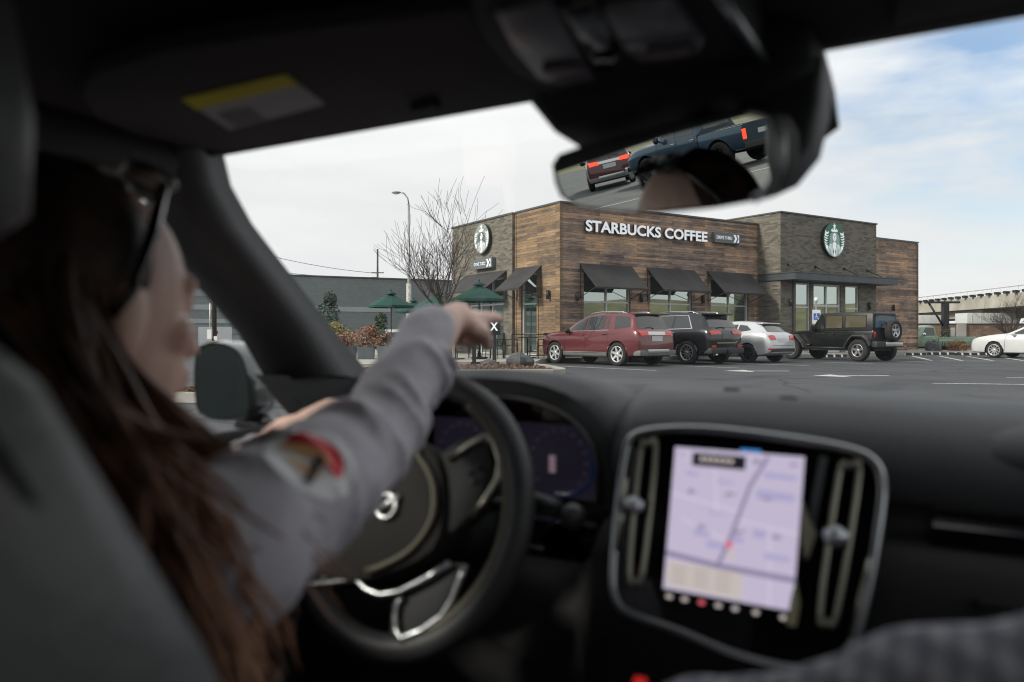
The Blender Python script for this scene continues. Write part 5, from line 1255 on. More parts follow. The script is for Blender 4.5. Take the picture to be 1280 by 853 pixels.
# --- roof lining, roof skin
q_ = lambda r: (r + .23) / .62
def hf(r): return .80 - .15 * abs(q_(r)) ** 2
def zl(r, f):
    zh = .352 * hf(r); k = smooth(0, 1, (hf(r) - f) / .45)
    return zh + (.325 - .10 * abs(q_(r)) ** 3 - zh) * k - .25 * smooth(-.9, -1.7, f) * 0
rs = [-.23 + .62 * t / 12 for t in range(-12, 13)]; mb = MB(); rows = []
for i in range(15):
    rows.append([(r, hf(r) - (i / 14) ** 1.2 * (hf(r) + 1.5), zl(r, hf(r) - (i / 14) ** 1.2 * (hf(r) + 1.5))) for r in rs])
mb.loft(rows)
mb.loft([[(r, hf(r) + .0, .352 * hf(r)) for r in rs], [(r, hf(r) + .03, .352 * hf(r) + .004) for r in rs], [(r, hf(r) + .035, .352 * hf(r) + .05) for r in rs]])
part(mb, 'roof_lining', M['lining'], sharp=50, recalc=False)
mb = MB(); mb.loft([[(r * 1.04, hf(r) + .05 - (i / 10) * (hf(r) + 1.65), zl(r, hf(r) - (i / 10) * (hf(r) + 1.5)) + .055) for r in rs] for i in range(11)]); part(mb, 'roof', M['egopaint'], recalc=False)
# --- side rails above the doors
for s_ in (-1, 1):
    rr = lambda x: -.23 + s_ * x
    mb = MB(); mb.tube([(rr(.62), .60, .205), (rr(.625), .3, .225), (rr(.625), -.3, .23), (rr(.615), -1.0, .215), (rr(.58), -1.5, .17)], .042, 10); part(mb, 'roof_rail', M['trim'])
    # pillars behind
    for f0, f1, z0 in ((-.12, -.22, -.15), (-1.05, -1.3, -.12)):
        mb = MB(); mb.loft([[(rr(.60), f0 - .05 * t, z), (rr(.60), f1 - .05 * t, z), (rr(.67 - .0 * t), f1 - .05 * t, z), (rr(.67), f0 - .05 * t, z)] for t, z in ((1, .22), (0, z0))], smooth=False, closed=True); part(mb, 'door_pillar', M['trim'], bevel=.012)
    # doors
    for f0, f1 in ((1.02, -.12), (-.14, -1.05)):
        mb = MB(); mb.loft([[(rr(.70), f0, -.14), (rr(.70), f1, -.14), (rr(.76), f1, -.16), (rr(.76), f0, -.16)], [(rr(.66), f0, -.24), (rr(.66), f1, -.24), (rr(.79), f1, -.3), (rr(.79), f0, -.3)], [(rr(.70), f0, -.9), (rr(.70), f1, -.9), (rr(.78), f1, -.9), (rr(.78), f0, -.9)]], smooth=False, closed=True)
        d_ = part(mb, 'door', M['trim'], bevel=.015)
        mb = MB(); mb.box((rr(.64), (f0 + f1) / 2 - .05, -.40), (.08, abs(f1 - f0) * .6, .07)); part(mb, 'armrest', M['trim2'], d_, bevel=.02)
        mb = MB(); mb.bb((rr(.772), f0 - .01, -.92), (rr(.80), f1 + .01, -.20)); part(mb, 'door_skin', M['egopaint'], d_, bevel=.01)
        mb = MB(); mb.add([(rr(.72), f0 - (.12 if f0 > 0 else 0), -.14), (rr(.72), f1, -.14), (rr(.635), f1, .21), (rr(.635), min(f0, .60), .21)], [(0, 1, 2, 3)]); part(mb, 'window_pane', clear_glass('side_glass', .35), d_)
# --- A pillars (inner edge bounds the windscreen, outer edge the door glass)
inn = [at_r(262, 196, -.82), at_r(272, 236, -.832), at_r(300, 285, -.852), at_r(350, 348, -.88), at_r(400, 411, -.905), at_r(452, 474, -.93)]
outr = [at_r(186, 205, -.842), at_r(200, 262, -.862), at_r(222, 315, -.89), at_r(270, 368, -.91), at_r(312, 418, -.925), at_r(347, 478, -.935)]
def mirror_r(p): return Vector((-.46 - p.x, p.y, p.z))
for s_ in (0, 1):
    secs = []
    for a, b in zip(inn, outr):
        mid = (a + b) / 2; d = Vector((.030, -.012, .01)); o = Vector((-.05, .02, 0))
        P = [a + Vector((-.01, .03, .01)), a, a.lerp(b, .25) + d * .75, mid + d, a.lerp(b, .75) + d * .8, b, b + Vector((-.03, .005, 0)), mid + o + Vector((-.02, .03, 0))]
        secs.append([mirror_r(p) if s_ else p for p in P])
    mb = MB(); mb.loft(secs, closed=True); part(mb, 'windscreen_pillar', M['pillar'], sharp=60)
    # quarter trim between pillar foot and door
    foot = [outr[-1] + Vector((0, -.012, .012)), inn[-1] + Vector((0, .01, .004)), Vector((-.93, 1.10, -.17)), Vector((-.935, .97, -.17))]
    foot = [mirror_r(p) if s_ else p for p in foot]
    mb = MB(); mb.loft([[p + Vector((.012 if not s_ else -.012, 0, 0)) for p in foot], [p - Vector((.04 if not s_ else -.04, 0, 0)) for p in foot]], smooth=False, closed=True)
    part(mb, 'mirror_sail', M['pillar'])
# windscreen glass
rows = []
for j in range(7):
    t = j / 6; row = []
    for r in rs:
        top = Vector((-.23 + (r + .23) * 1.09, hf(r) + .03, .352 * hf(r) + .02)); bot = Vector((-.23 + (r + .23) * 1.27, 1.50 - .30 * q_(r) ** 2, -.16)); row.append(top.lerp(bot, t) + Vector((0, .03, .02)) * math.sin(math.pi * t))
    rows.append(row)
mb = MB(); mb.loft(rows); part(mb, 'windscreen', clear_glass('windscreen_glass', .12), recalc=False)

# --- sun visor with its warning label
vz = lambda r, f: .262 + (.76 - f) * .0 + .0
VP0 = Vector((-.5, .6, .244)); VN = Vector((-.05, 0, 1)).normalized()
vis = [hit(u, v, VP0, VN) for u, v in ((100, 122), (112, 96), (200, 66), (330, 44), (480, 26), (655, 2), (690, 60), (697, 118), (560, 148), (420, 170), (275, 191), (190, 180), (120, 150))]
mb = MB(); mb.prism([(p.x, p.y) for p in vis], .0, .018, lambda u, v, d: Vector((u, v, .244 + .05 * (u + .5) + d))); vo = part(mb, 'sun_visor', M['visor'], bevel=.007)
def on_visor(u, v, d=0): p = hit(u, v, VP0, VN); p.z -= .0015 + d; return p
mb = MB(); mb.add([on_visor(*p) for p in ((226, 121), (357, 90), (407, 129), (287, 161))], [(0, 1, 2, 3)]); part(mb, 'warning_label', mat('label_grey', (.42, .41, .42), .6, var=.1), vo)
mb = MB(); mb.add([on_visor(*p, .0008) for p in ((226, 121), (357, 90), (374, 103), (245, 135))], [(0, 1, 2, 3)]); part(mb, 'label_yellow_band', mat('label_yellow', (.62, .55, .02), .6, var=.05), vo)
mb = MB()
for k in range(5): mb.add([on_visor(*p, .0008) for p in ((272 + k * 5, 141 + 3.4 * k), (312 + k * 5, 131.6 + 3.4 * k), (314 + k * 5, 133 + 3.4 * k), (274 + k * 5, 142.4 + 3.4 * k))], [(0, 1, 2, 3)])
part(mb, 'label_print', mat('label_ink', (.10, .10, .11), .7), vo)
mb = MB(); mb.add([on_visor(*p) for p in ((520, 124), (545, 119), (548, 125), (523, 130))], [(0, 1, 2, 3)]); mb.box(on_visor(532, 126, .004), (.03, .012, .010)); part(mb, 'visor_clip', M['trim'], vo)
# passenger visor, out of the picture to the right
mb = MB(); mb.prism([(-.05, .765), (.30, .74), (.31, .60), (-.03, .60)], .272, .288, lambda u, v, d: Vector((u, v, d))); part(mb, 'sun_visor', M['visor'], bevel=.006)

# --- overhead console
oc = [at_z(u, v, .250) for u, v in ((575, -30), (598, 40), (640, 88), (672, 104), (700, 140), (735, 172), (860, 150), (950, 128), (962, 95), (945, 40), (905, -30))]
mb = MB(); mb.prism([(p.x, p.y) for p in oc], .246, .30, lambda u, v, d: Vector((u, v, d))); ov = part(mb, 'overhead_console', M['trim'], bevel=.010)
M['lampl'] = mat('frosted_lens', (.16, .15, .165), .35, var=.1, scale=8, coat=.4)
for pts, nm in ((((618, 5), (690, -8), (728, 62), (745, 92), (700, 100), (672, 88), (640, 50)), 0), (((752, 0), (840, -14), (880, 38), (874, 58), (800, 68), (778, 50)), 1)):
    L = [at_z(u, v, .246) for u, v in pts]; mb = MB(); mb.prism([(p.x, p.y) for p in L], .238, .2475, lambda u, v, d: Vector((u, v, d))); part(mb, 'map_light', M['lampl'], ov, bevel=.004)
    c = sum(L, Vector()) / len(L)
    mb = MB(); mb.box((c.x + .0, c.y + .026, .235), (.036, .018, .006), rz=.2); part(mb, 'light_switch', mat('rosy_grey', (.22, .17, .18), .5), ov, bevel=.003)
mb = MB(); mb.prism([(p.x, p.y) for p in [at_z(u, v, .246) for u, v in ((700, 0), (745, -8), (772, 60), (765, 88), (745, 80))]], .240, .2475, lambda u, v, d: Vector((u, v, d))); part(mb, 'switch_panel', M['piano'], ov, bevel=.003)
mb = MB(); mb.tube([at_z(u, v, .243) for u, v in ((890, -20), (925, 30), (952, 72), (962, 92), (957, 112))], .0042, 8); part(mb, 'console_trim', M['satin'], ov)
# sensor pod against the glass, behind the mirror
sec = [[at_z(u, v, z) for u, v in L] for z, L in ((.262, ((668, 100), (760, 80), (900, 70), (1040, 62), (1034, 90), (800, 130), (700, 135))),)]
pod = [at_f(u, v, .80) for u, v in ((655, 96), (690, 140), (728, 186), (800, 176), (900, 150), (985, 150), (1036, 110), (1030, 60), (900, 60), (760, 80))]
mb = MB(); n = len(pod); c = sum(pod, Vector()) / n
mb.loft([[c.lerp(p, .86) + Vector((0, -.09, .0)) for p in pod], [c.lerp(p, .97) + Vector((0, -.075, 0)) for p in pod], pod, [p + Vector((0, .08, -.02)) for p in pod]], closed=True)
part(mb, 'sensor_pod', M['trim'], sharp=60)

# --- rear view mirror
MN = Vector((-.345, -.94, -.159)).normalized(); MP = ray(835, 200) * .72
mo = [(694, 206), (697, 228), (704, 245), (722, 257), (770, 264), (819, 265), (880, 259), (940, 248), (962, 234), (973, 205), (973, 170), (962, 149), (935, 140), (860, 152), (780, 171), (729, 184), (702, 194)]
G_ = [hit(u, v, MP, MN) for u, v in mo]; gc = sum(G_, Vector()) / len(G_)
exp_ = lambda p, k, d: gc + (p - gc) * k + MN * d
mb = MB(); mb.loft([[exp_(p, 1.0, .0005) for p in G_], [exp_(p, 1.035, .0) for p in G_], [exp_(p, 1.05, -.006) for p in G_], [exp_(p, 1.04, -.022) for p in G_], [exp_(p, .86, -.045) for p in G_], [exp_(p, .5, -.052) for p in G_]], closed=True)
mr = part(mb, 'rear_view_mirror', M['trim'], sharp=70, recalc=True)
mm_, nt_, b_ = newmat('mirror_silver'); b_.inputs['Base Color'].default_value = (.70, .74, .72, 1); S(b_, Metallic=1., Roughness=0.0)
mb = MB(); mb.add([exp_(p, .985, .0015) for p in G_], [tuple(range(len(G_)))]); part(mb, 'mirror_glass', mm_, mr, recalc=False)
# bright right hand rim of the mirror
mb = MB(); mb.tube([exp_(G_[i], 1.02, .0) for i in (7, 8, 9, 10, 11, 12)], .0045, 8); part(mb, 'mirror_rim', M['satin'], mr)
mb = MB(); mb.tube([gc - MN * .045, gc - MN * .08 + Vector((0, .01, .03)), at_f(850, 110, .79)], [.018, .016, .02], 10); part(mb, 'mirror_stalk', M['trim'], mr)
# tall cover to the right behind the mirror
cv = [at_f(u, v, .76) for u, v in ((935, 100), (1000, 78), (1030, 74), (1028, 130), (1015, 185), (985, 222), (955, 236), (930, 200), (925, 150))]
mb = MB(); c = sum(cv, Vector()) / len(cv); mb.loft([[c.lerp(p, .8) + Vector((0, -.02, 0)) for p in cv], [c.lerp(p, .96) + Vector((0, -.014, 0)) for p in cv], cv, [p + Vector((.0, .05, 0)) for p in cv]], closed=True); part(mb, 'mirror_mount_cover', M['trim2'], sharp=60)

# --- door mirror
dm0 = ray(281, 474) * 1.31; 
DMN = Vector((.28, -.96, .0)).normalized()
dmo = [(250, 440), (272, 430), (298, 440), (309, 465), (312, 500), (306, 520), (275, 524), (252, 515), (246, 480)]
D_ = smooth_loop([hit(u, v, dm0, DMN) for u, v in dmo], 3); dc = sum(D_, Vector()) / len(D_); ex2 = lambda p, k, d: dc + (p - dc) * k + DMN * d
mb = MB(); mb.loft([[ex2(p, 1.0, .0) for p in D_], [ex2(p, 1.05, .004) for p in D_], [ex2(p, 1.09, -.02) for p in D_], [ex2(p, 1.06, -.07) for p in D_], [ex2(p, .8, -.11) for p in D_], [ex2(p, .3, -.12) for p in D_]], closed=True); dmr = part(mb, 'door_mirror', M['egopaint'], sharp=70)
mb = MB(); mb.add([ex2(p, .99, .003) for p in D_], [tuple(range(len(D_)))]); part(mb, 'mirror_glass', mat('door_mirror_glass', (.012, .018, .02), .25, spec=.25), dmr)  # dark colour stands in for the car side this glass reflects
mb = MB(); mb.tube([dc + Vector((.0, .03, -.06)), Vector((-1.0, 1.0, -.19))], [.02, .022], 8); part(mb, 'mirror_arm', M['piano'], dmr)

# --- dashboard
M['lowerdash'] = mat('black_dash_plastic', (.016, .016, .018), .6, var=.15, scale=8)
def prof(r):
    x = r + .23; s_ = min(1, abs(x) / .72); fb = 1.32 - .26 * s_ ** 2
    zt = -.0695 * fb
    near = .93 if r > -.45 else .93
    b = math.exp(-((r + .20) / .17) ** 2) * .012   # raised middle brow
    k_ = smooth(-.36, -.43, r) if False else (1 - smooth(-.44, -.37, r)); D = .17 * k_
    return [(fb + .18, zt - .12), (fb + .02, zt - .02), (fb, zt - .003), (fb - .05, zt - .004), (1.05 + D * .9, -.082 + b * .5), (.97 + D * 1.1, -.094 + b - .01 * k_), (.925 + D, -.112 + b * .6 - .03 * k_), (.905 + D, -.135 - .05 * k_), (.90 + D, -.165 - .06 * k_), (.915 + D, -.178 - .07 * k_), (.925 + D, -.20 - .07 * k_), (.915 + D * .8, -.215 - .07 * k_), (.885 + D * .5, -.225 - .08 * k_), (.87 + D * .3, -.26 - .06 * k_), (.865 + D * .2, -.36), (.88, -.50), (.93, -.60), (1.1, -.66)]
mb = MB(); rr_ = [-.93 + 1.40 * i / 34 for i in range(35)]
mb.loft([[(r, f, z) for f, z in prof(r)] for r in rr_]); 
for i_, f_ in enumerate(mb.f):
    if sum(mb.v[q][2] for q in f_) / 4 < -.172: mb.m[i_] = 1
da = part(mb, 'dashboard', [M['trim2'], M['lowerdash']], sharp=60, recalc=False)
mb = MB(); mb.loft([[(r, f - .004, z) for f, z in ((.913, -.176), (.918, -.20), (.905, -.218))] for r in (-.02, .1, .3, .46)]); part(mb, 'decor_strip', M['piano'], da, recalc=False)
mb = MB(); mb.bb((.02, .858, -.262), (.44, .87, -.255)); part(mb, 'glovebox_gap', M['black'], da)
# padded bulge on the passenger side of the dash top
mb = MB(); mb.ell((.15, .965, -.130), (.17, .072, .040), n=24); part(mb, 'airbag_pad', M['trim2'], da)
for u_, v_ in ((915, 488), (986, 499)): mb = MB(); mb.box(at_z(u_, v_, -.081), (.022, .012, .008)); part(mb, 'dash_sensor', M['trim2'], da, bevel=.003)
# instrument binnacle
hs = []
cxh = -.60
for i in range(17):
    a = math.pi * (i / 16) ; c, s_ = math.cos(a), math.sin(a)
    ex = lambda e: (abs(c) ** e) * (1 if c > 0 else -1)
    R1, H1 = .228, .176; R2, H2 = .186, .138
    y1 = cxh + R1 * ex(.75); z1 = -.228 + H1 * (abs(s_) ** .62); y2 = cxh + R2 * ex(.75); z2 = -.228 + H2 * (abs(s_) ** .62)
    hs.append([(y1, 1.25, z1 - .03), (y1, 1.08, z1 - .006), (y1, .985, z1), ((y1 * .6 + y2 * .4), .955, z1 - .012), (y2, .955, z2), (y2 * .97 + cxh * .03, 1.04, z2 * .96 - .228 * .04)])
mb = MB(); mb.loft(hs); bn = part(mb, 'instrument_hood', M['trim2'], sharp=60, recalc=False)
mb = MB(); mb.tube([Vector(h_[4]) + Vector((0, -.003, 0)) for h_ in hs], .003, 6); part(mb, 'hood_edge', M['satin'] if 0 else mat('hood_highlight', (.16, .15, .14), .35, .5), bn)  # paler tube paints the highlight along the hood opening
mb = MB(); mb.bb((-.80, 1.04, -.34), (-.40, 1.06, -.105)); mb.bb((-.80, .95, -.36), (-.40, 1.05, -.26)); part(mb, 'cluster_back', M['piano'], bn)
def dispm(name, base, strength):
    return emis(name, base, strength)
mb = MB(); mb.add([(-.745, 1.034, -.245), (-.455, 1.034, -.245), (-.455, 1.034, -.135), (-.745, 1.034, -.135)], [(0, 1, 2, 3)]); cl = part(mb, 'instrument_screen', dispm('cluster_glow', (.05, .042, .075), .12), bn)
for cx in (-.685, -.515):
    mb = MB()
    for k in range(14):
        a = R(-130 + k * 20); mb.box((cx + .046 * math.sin(a), 1.031, -.19 + .046 * math.cos(a)), (.006, .002, .003))
    part(mb, 'dial_marks', dispm('dial_white', (.42, .34, .5), .04), cl)
mb = MB(); mb.box((-.525, 1.030, -.195), (.010, .002, .026)); part(mb, 'car_symbol', dispm('symbol_pink', (.6, .4, .5), .2), cl)
mb = MB()
for cx in (-.515,): mb.tube([(cx + .058 * math.sin(R(a)), 1.031, -.19 + .05 * math.cos(R(a))) for a in range(60, 200, 10)], .004, 5)
part(mb, 'dial_arc', dispm('dial_blue', (.03, .07, .24), .06), cl)

# --- centre console face
CP = Vector((-.2, .85, -.118)); cn_ = Vector((0, -.17, .065)).normalized()   # leaning back
cup = Vector((0, .065, .17)).normalized()
CPm = CP - cup * .09
cn_ = Vector((0, -cup.z, cup.y))
def con(u, v, d=0.): return hit(u, v, CP, cn_) + cn_ * d
bez = [(790, 550), (815, 540), (880, 538), (980, 549), (1060, 563), (1092, 578), (1103, 605), (1100, 650), (1085, 740), (1062, 815), (1020, 838), (930, 822), (850, 790), (790, 768), (772, 750), (768, 715), (776, 620), (783, 570)]
BZ = [con(u, v) for u, v in bez]
mb = MB(); n = len(BZ); mb.loft([[p - cn_ * .10 for p in BZ], [p - cn_ * .002 for p in BZ], [p + cn_ * .003 for p in BZ]], closed=True); cf = part(mb, 'centre_console', M['piano'], sharp=40)
mb = MB(); mb.tube(smooth_loop([p + cn_ * .004 for p in BZ]), .0048, 8, closed=True); part(mb, 'chrome_surround', M['satin'], cf)
def conpoly(name, pts, d0, d1, m, par, bevel=0):
    mb = MB(); L = [con(u, v) for u, v in pts]; n = len(L)
    mb.v = [tuple(p + cn_ * d0) for p in L] + [tuple(p + cn_ * d1) for p in L]
    mb.f = [list(range(n))[::-1], list(range(n, 2 * n))] + [[i, (i + 1) % n, n + (i + 1) % n, n + i] for i in range(n)]; mb.m = [0] * len(mb.f); mb.s = [False] * len(mb.f)
    return part(mb, name, m, par, bevel=bevel)
TL, TR, BR, BL = Vector((846, 560)), Vector((1007, 573)), Vector((992, 765)), Vector((831, 736))
def sp_(x, y): return tuple((TL.lerp(TR, x)).lerp(BL.lerp(BR, x), y))
scr = conpoly('touch_screen', [sp_(-.03, -.03), sp_(1.06, -.03), sp_(1.06, 1.10), sp_(-.03, 1.10)], .003, .0045, M['piano'], cf)
mapm = emis('map_glow', (.53, .475, .62), .78)
def scrpoly(name, pts, m, d=.0052): return conpoly(name, [sp_(*p) for p in pts], .0046, d, m, scr) if False else conpoly(name, [sp_(*p) for p in pts], d - .0004, d, m, cf)
scrpoly('map_picture', [(0, 0), (1, 0), (1, 1), (0, 1)], mapm, .0056)
road = emis('map_road', (.30, .26, .42), .62); mark = emis('map_blue', (.42, .385, .60), .75); card = emis('map_card', (.60, .53, .50), .72); red_ = emis('map_red', (.7, .12, .16), .8); dk = emis('map_banner', (.02, .02, .03), .5)
def strip(name, pts, w_, m, d):
    P = [Vector(p) for p in pts]; L = []; Rr = []
    for i, p in enumerate(P):
        t = (P[min(i + 1, len(P) - 1)] - P[max(i - 1, 0)]).normalized(); n_ = Vector((-t.y, t.x)) * w_; L.append(p + n_); Rr.append(p - n_)
    return scrpoly(name, L + Rr[::-1], m, d)
strip('map_road', [(.72, .02), (.60, .22), (.52, .46), (.47, .62), (.40, .78)], .013, road, .0062); strip('map_road', [(0, .75), (.4, .785), (1, .80)], .018, road, .0062)
for i, (x, y, w_, h_) in enumerate(((.1, .16, .1, .03), (.35, .2, .12, .025), (.65, .24, .3, .06), (.3, .42, .12, .02), (.2, .55, .12, .05), (.65, .5, .1, .06), (.5, .56, .08, .05), (.75, .65, .2, .04), (.3, .62, .15, .05), (.12, .3, .05, .02), (.7, .12, .25, .04))):
    scrpoly('map_block', [(x, y), (x + w_, y + .01), (x + w_, y + h_), (x, y + h_)], mark, .0060)
for i in range(26):
    x = (.618 * i * 1.7) % .86 + .04; y = (.37 * i * 1.3) % .72 + .04
    scrpoly('map_text', [(x, y), (x + .03 + .05 * ((i * 7) % 5) / 4, y + .002), (x + .03 + .05 * ((i * 7) % 5) / 4, y + .010), (x, y + .008)], road, .0061)
for x0_, y0_, x1_, y1_ in ((0, .33, .55, .40), (.52, .46, 1, .50), (.3, .0, .36, .42), (.78, .5, .82, 1), (.1, .5, .44, .6)): strip('map_lane', [(x0_, y0_), (x1_, y1_)], .004, emis('map_lane', (.62, .57, .70), .85), .0059)
scrpoly('map_card', [(.02, .80), (.60, .81), (.60, .985), (.02, .975)], card, .0062)
for k in range(9): scrpoly('card_text', [(.06 + (k % 3) * .17, .835 + (k // 3) * .045), (.06 + (k % 3) * .17 + .11, .837 + (k // 3) * .045), (.06 + (k % 3) * .17 + .11, .85 + (k // 3) * .045), (.06 + (k % 3) * .17, .848 + (k // 3) * .045)], emis('card_ink', (.42, .36, .34), .7), .0067)
scrpoly('map_banner', [(.14, .03), (.55, .03), (.55, .12), (.14, .12)], dk, .0062)
for k in range(6): scrpoly('banner_print', [(.2 + k * .045, .055), (.23 + k * .045, .055), (.23 + k * .045, .085), (.2 + k * .045, .085)], card, .0066)
scrpoly('map_pin', [(.45, .61), (.50, .61), (.50, .65), (.45, .65)], red_, .0066); scrpoly('map_pin', [(.46, .68), (.51, .66), (.53, .71), (.49, .73)], card, .0066)
for k, (x, c_) in enumerate(((.05, card), (.17, card), (.30, red_), (.43, card), (.56, card), (.72, card), (.93, card))):
    scrpoly('screen_icon', [(x + .026 * math.cos(a * .785), 1.05 + .016 * math.sin(a * .785)) for a in range(8)], c_, .0056)
scrpoly('status_light', [(.5, -.02), (.66, -.02), (.66, -.006), (.5, -.006)], emis('status_blue', (.05, .3, .8), .8), .0056)
# air vents: tall slots with metal loops and knobs
for loop, knob, slot in ((((812, 558), (822, 562), (806, 716), (798, 726), (789, 716), (803, 566)), (797, 634), None), (((1062, 586), (1075, 592), (1047, 768), (1036, 776), (1026, 766), (1050, 594)), (1047, 672), None)):
    L = [con(u, v, .006) for u, v in loop]; mb = MB(); mb.tube(smooth_loop(L, 4), .0027, 8, closed=True); vt = part(mb, 'vent_frame', M['champ'], cf)
    k_ = con(*knob, .012); mb = MB(); mb.ell(k_, (.010, .010, .010)); mb.tube([k_ + Vector((-.011, 0, 0)), k_ + Vector((.011, 0, 0))], .006, 8); part(mb, 'vent_knob', mat('knob_metal', (.62, .66, .7), .3, .7, var=0), vt)
for a_, b_ in (((795, 560), (778, 730)), ((1030, 572), (1006, 700))):
    mb = MB(); mb.tube([con(*a_, .003), con(*b_, .003)], .0042, 8); part(mb, 'vent_rail', M['trim2'], cf)
for a_, b_ in (((785, 600), (774, 690)), ((1088, 700), (1066, 800))): mb = MB(); mb.tube([con(*a_, .005), con(*b_, .005)], .0034, 8); part(mb, 'side_glint', M['champ'], cf)  # thin metal strips added as glints on the console sides
conpoly('screen_side_trim', [(1003, 622), (1012, 650), (1022, 668), (1010, 700), (1003, 680)], .0046, .0075, mat('cream_trim', (.42, .40, .30), .5), cf); conpoly('screen_side_trim', [(996, 726), (1001, 755), (996, 784), (985, 782), (990, 750)], .0046, .0075, mat('cream_trim2', (.50, .48, .30), .5), cf)
# tunnel, shifter, floor, bulkhead
mb = MB(); mb.loft([[(-.33, f, z - .25), (-.33, f, z), (-.07, f, z), (-.07, f, z - .25)] for f, z in ((.95, -.40), (.75, -.42), (.6, -.52), (.1, -.50), (-.2, -.46), (-.3, -.5))], smooth=False, closed=True); tn = part(mb, 'centre_tunnel', M['lowerdash'], bevel=.015)
mb = MB(); mb.ell((-.2, .52, -.45), (.022, .022, .04)); mb.tube([(-.2, .53, -.52), (-.2, .52, -.46)], .012, 8); part(mb, 'gear_selector', M['piano'], tn)
p_ = at_f(800, 852, .66); mb = MB(); mb.box(p_, (.010, .008, .005)); part(mb, 'hazard_button', emis('hazard_red', (.6, .02, .02), .5), tn)
mb = MB(); mb.bb((-.95, -1.9, -1.02), (.49, 1.3, -.98)); mb.bb((-.95, 1.15, -1.0), (.49, 1.2, -.2)); mb.bb((-.95, -1.92, -.98), (.49, -1.85, -.15)); part(mb, 'floor', M['black_soft'])
# exterior bits: bonnet, wings, wheels
mb = MB(); mb.loft([[(-.23 + x * w_, f, z - .05 * abs(x) ** 3) for x in (-1, -.8, -.4, 0, .4, .8, 1)] for f, z, w_ in ((1.5, -.20, .80), (1.9, -.24, .84), (2.3, -.31, .82), (2.5, -.42, .74))]); part(mb, 'bonnet', M['egopaint'], recalc=False)
for s_ in (-1, 1): mb = MB(); mb.bb((-.23 + s_ * .78, 1.0, -.95), (-.23 + s_ * .86, 2.45, -.26)); mb.bb((-.23 + s_ * .78, -1.95, -.95), (-.23 + s_ * .86, -1.05, -.15)); part(mb, 'wing', M['egopaint'], bevel=.02)
mb = MB(); mb.bb((-1.0, 2.4, -1.0), (.54, 2.6, -.45)); mb.bb((-1.0, -2.1, -1.0), (.54, -1.93, -.3)); part(mb, 'bumper', M['egopaint'], bevel=.04)
for f in (1.75, -1.35):
    for s_ in (-1, 1):
        hb = wheel(ego, 0, 0, .35, M['rim_bright'], 5); hb.location = OFF + Vector((-.23 + s_ * .80, f, -1.25 + .35)); hb.rotation_euler = (0, 0, R(90 if s_ < 0 else -90))

# --- steering wheel
M['hub'] = mat('hub_cover', (.022, .022, .022), .7, var=.15, scale=8, bump=.1, bscale=150, spec=.18)
WC = Vector((-.615, .79, -.225)); WT = R(20); WNn = Vector((0, -math.cos(WT), math.sin(WT))); WY = Vector((0, math.sin(WT), math.cos(WT))); WX = Vector((1, 0, 0))
def wp(x, y, d=0.): return WC + WX * x + WY * y + WNn * d
def wh_(u, v, d=0.): return hit(u, v, WC + WNn * d, WNn)
mb = MB(); mb.tube([wp(.168 * math.cos(a * math.pi / 32), .168 * math.sin(a * math.pi / 32)) for a in range(64)], .0175, 14, closed=True); sw = part(mb, 'steering_wheel', M['rimleather'])
mb = MB(); mb.tube([wp(.157 * math.cos(R(a)), .157 * math.sin(R(a)), .0085) for a in range(-62, 66, 4)], .0085, 8); part(mb, 'rim_inlay', M['oliveedging'], sw)
hubp = smooth_loop([wh_(u, v) for u, v in ((430, 556), (500, 548), (548, 560), (566, 592), (568, 650), (556, 692), (510, 718), (455, 732), (410, 722), (392, 690), (395, 620), (404, 575))], 2)
mb = MB(); hc = sum(hubp, Vector()) / len(hubp)
mb.loft([[p - WNn * .04 for p in hubp], [p + WNn * .0 for p in hubp], [hc.lerp(p, .95) + WNn * .02 for p in hubp], [hc.lerp(p, .80) + WNn * .024 for p in hubp], [hc.lerp(p, .3) + WNn * .027 for p in hubp]], closed=True); hub_ = part(mb, 'hub', M['hub'], sw, sharp=60)
em = wh_(483, 633, .031)
mb = MB(); mb.tube([em + WX * .0145 * math.cos(a * math.pi / 12) + WY * .0145 * math.sin(a * math.pi / 12) for a in range(24)], .0028, 6, closed=True); mb.tube([em - WX * .012 - WY * .006, em + WX * .016 + WY * .014], .0042, 6)
part(mb, 'round_badge', mat('bright_badge', (.75, .77, .78), .3, .8, var=0), sw)
mb = MB(); mb.tube(smooth_loop([wh_(u, v, .026) for u, v in ((505, 556), (524, 572), (540, 600), (543, 632), (536, 658), (515, 686), (488, 703), (458, 714), (430, 714))], 3)[:-5], .0042, 8); part(mb, 'hub_edge_highlight', M['oliveedging'], sw)  # olive line paints the lit edge of the hub pad
# right spoke with its metal loop
spk = [(545, 575), (590, 545), (618, 560), (625, 590), (600, 640), (565, 672), (548, 640)]
L = [wh_(u, v) for u, v in spk]; n = len(L); mb = MB(); c = sum(L, Vector()) / n; mb.loft([[p - WNn * .02 for p in L], [p + WNn * .006 for p in L], [c.lerp(p, .9) + WNn * .010 for p in L]], closed=True); part(mb, 'spoke', M['trim'], sw, sharp=50)
mb = MB(); mb.tube([wh_(u, v, .012) for u, v in ((562, 575), (585, 558), (607, 546), (618, 552), (626, 578), (622, 600), (605, 628), (590, 645))], .0045, 8); part(mb, 'spoke_trim', M['champ'], sw)
mb = MB()
for u, v in ((585, 590), (597, 583), (590, 602), (602, 595)): mb.box(wh_(u, v, .014), (.007, .004, .007))
part(mb, 'spoke_buttons', M['trim2'], sw, bevel=.002)
spk = [(365, 690), (400, 660), (425, 700), (440, 735), (400, 735), (362, 735)]
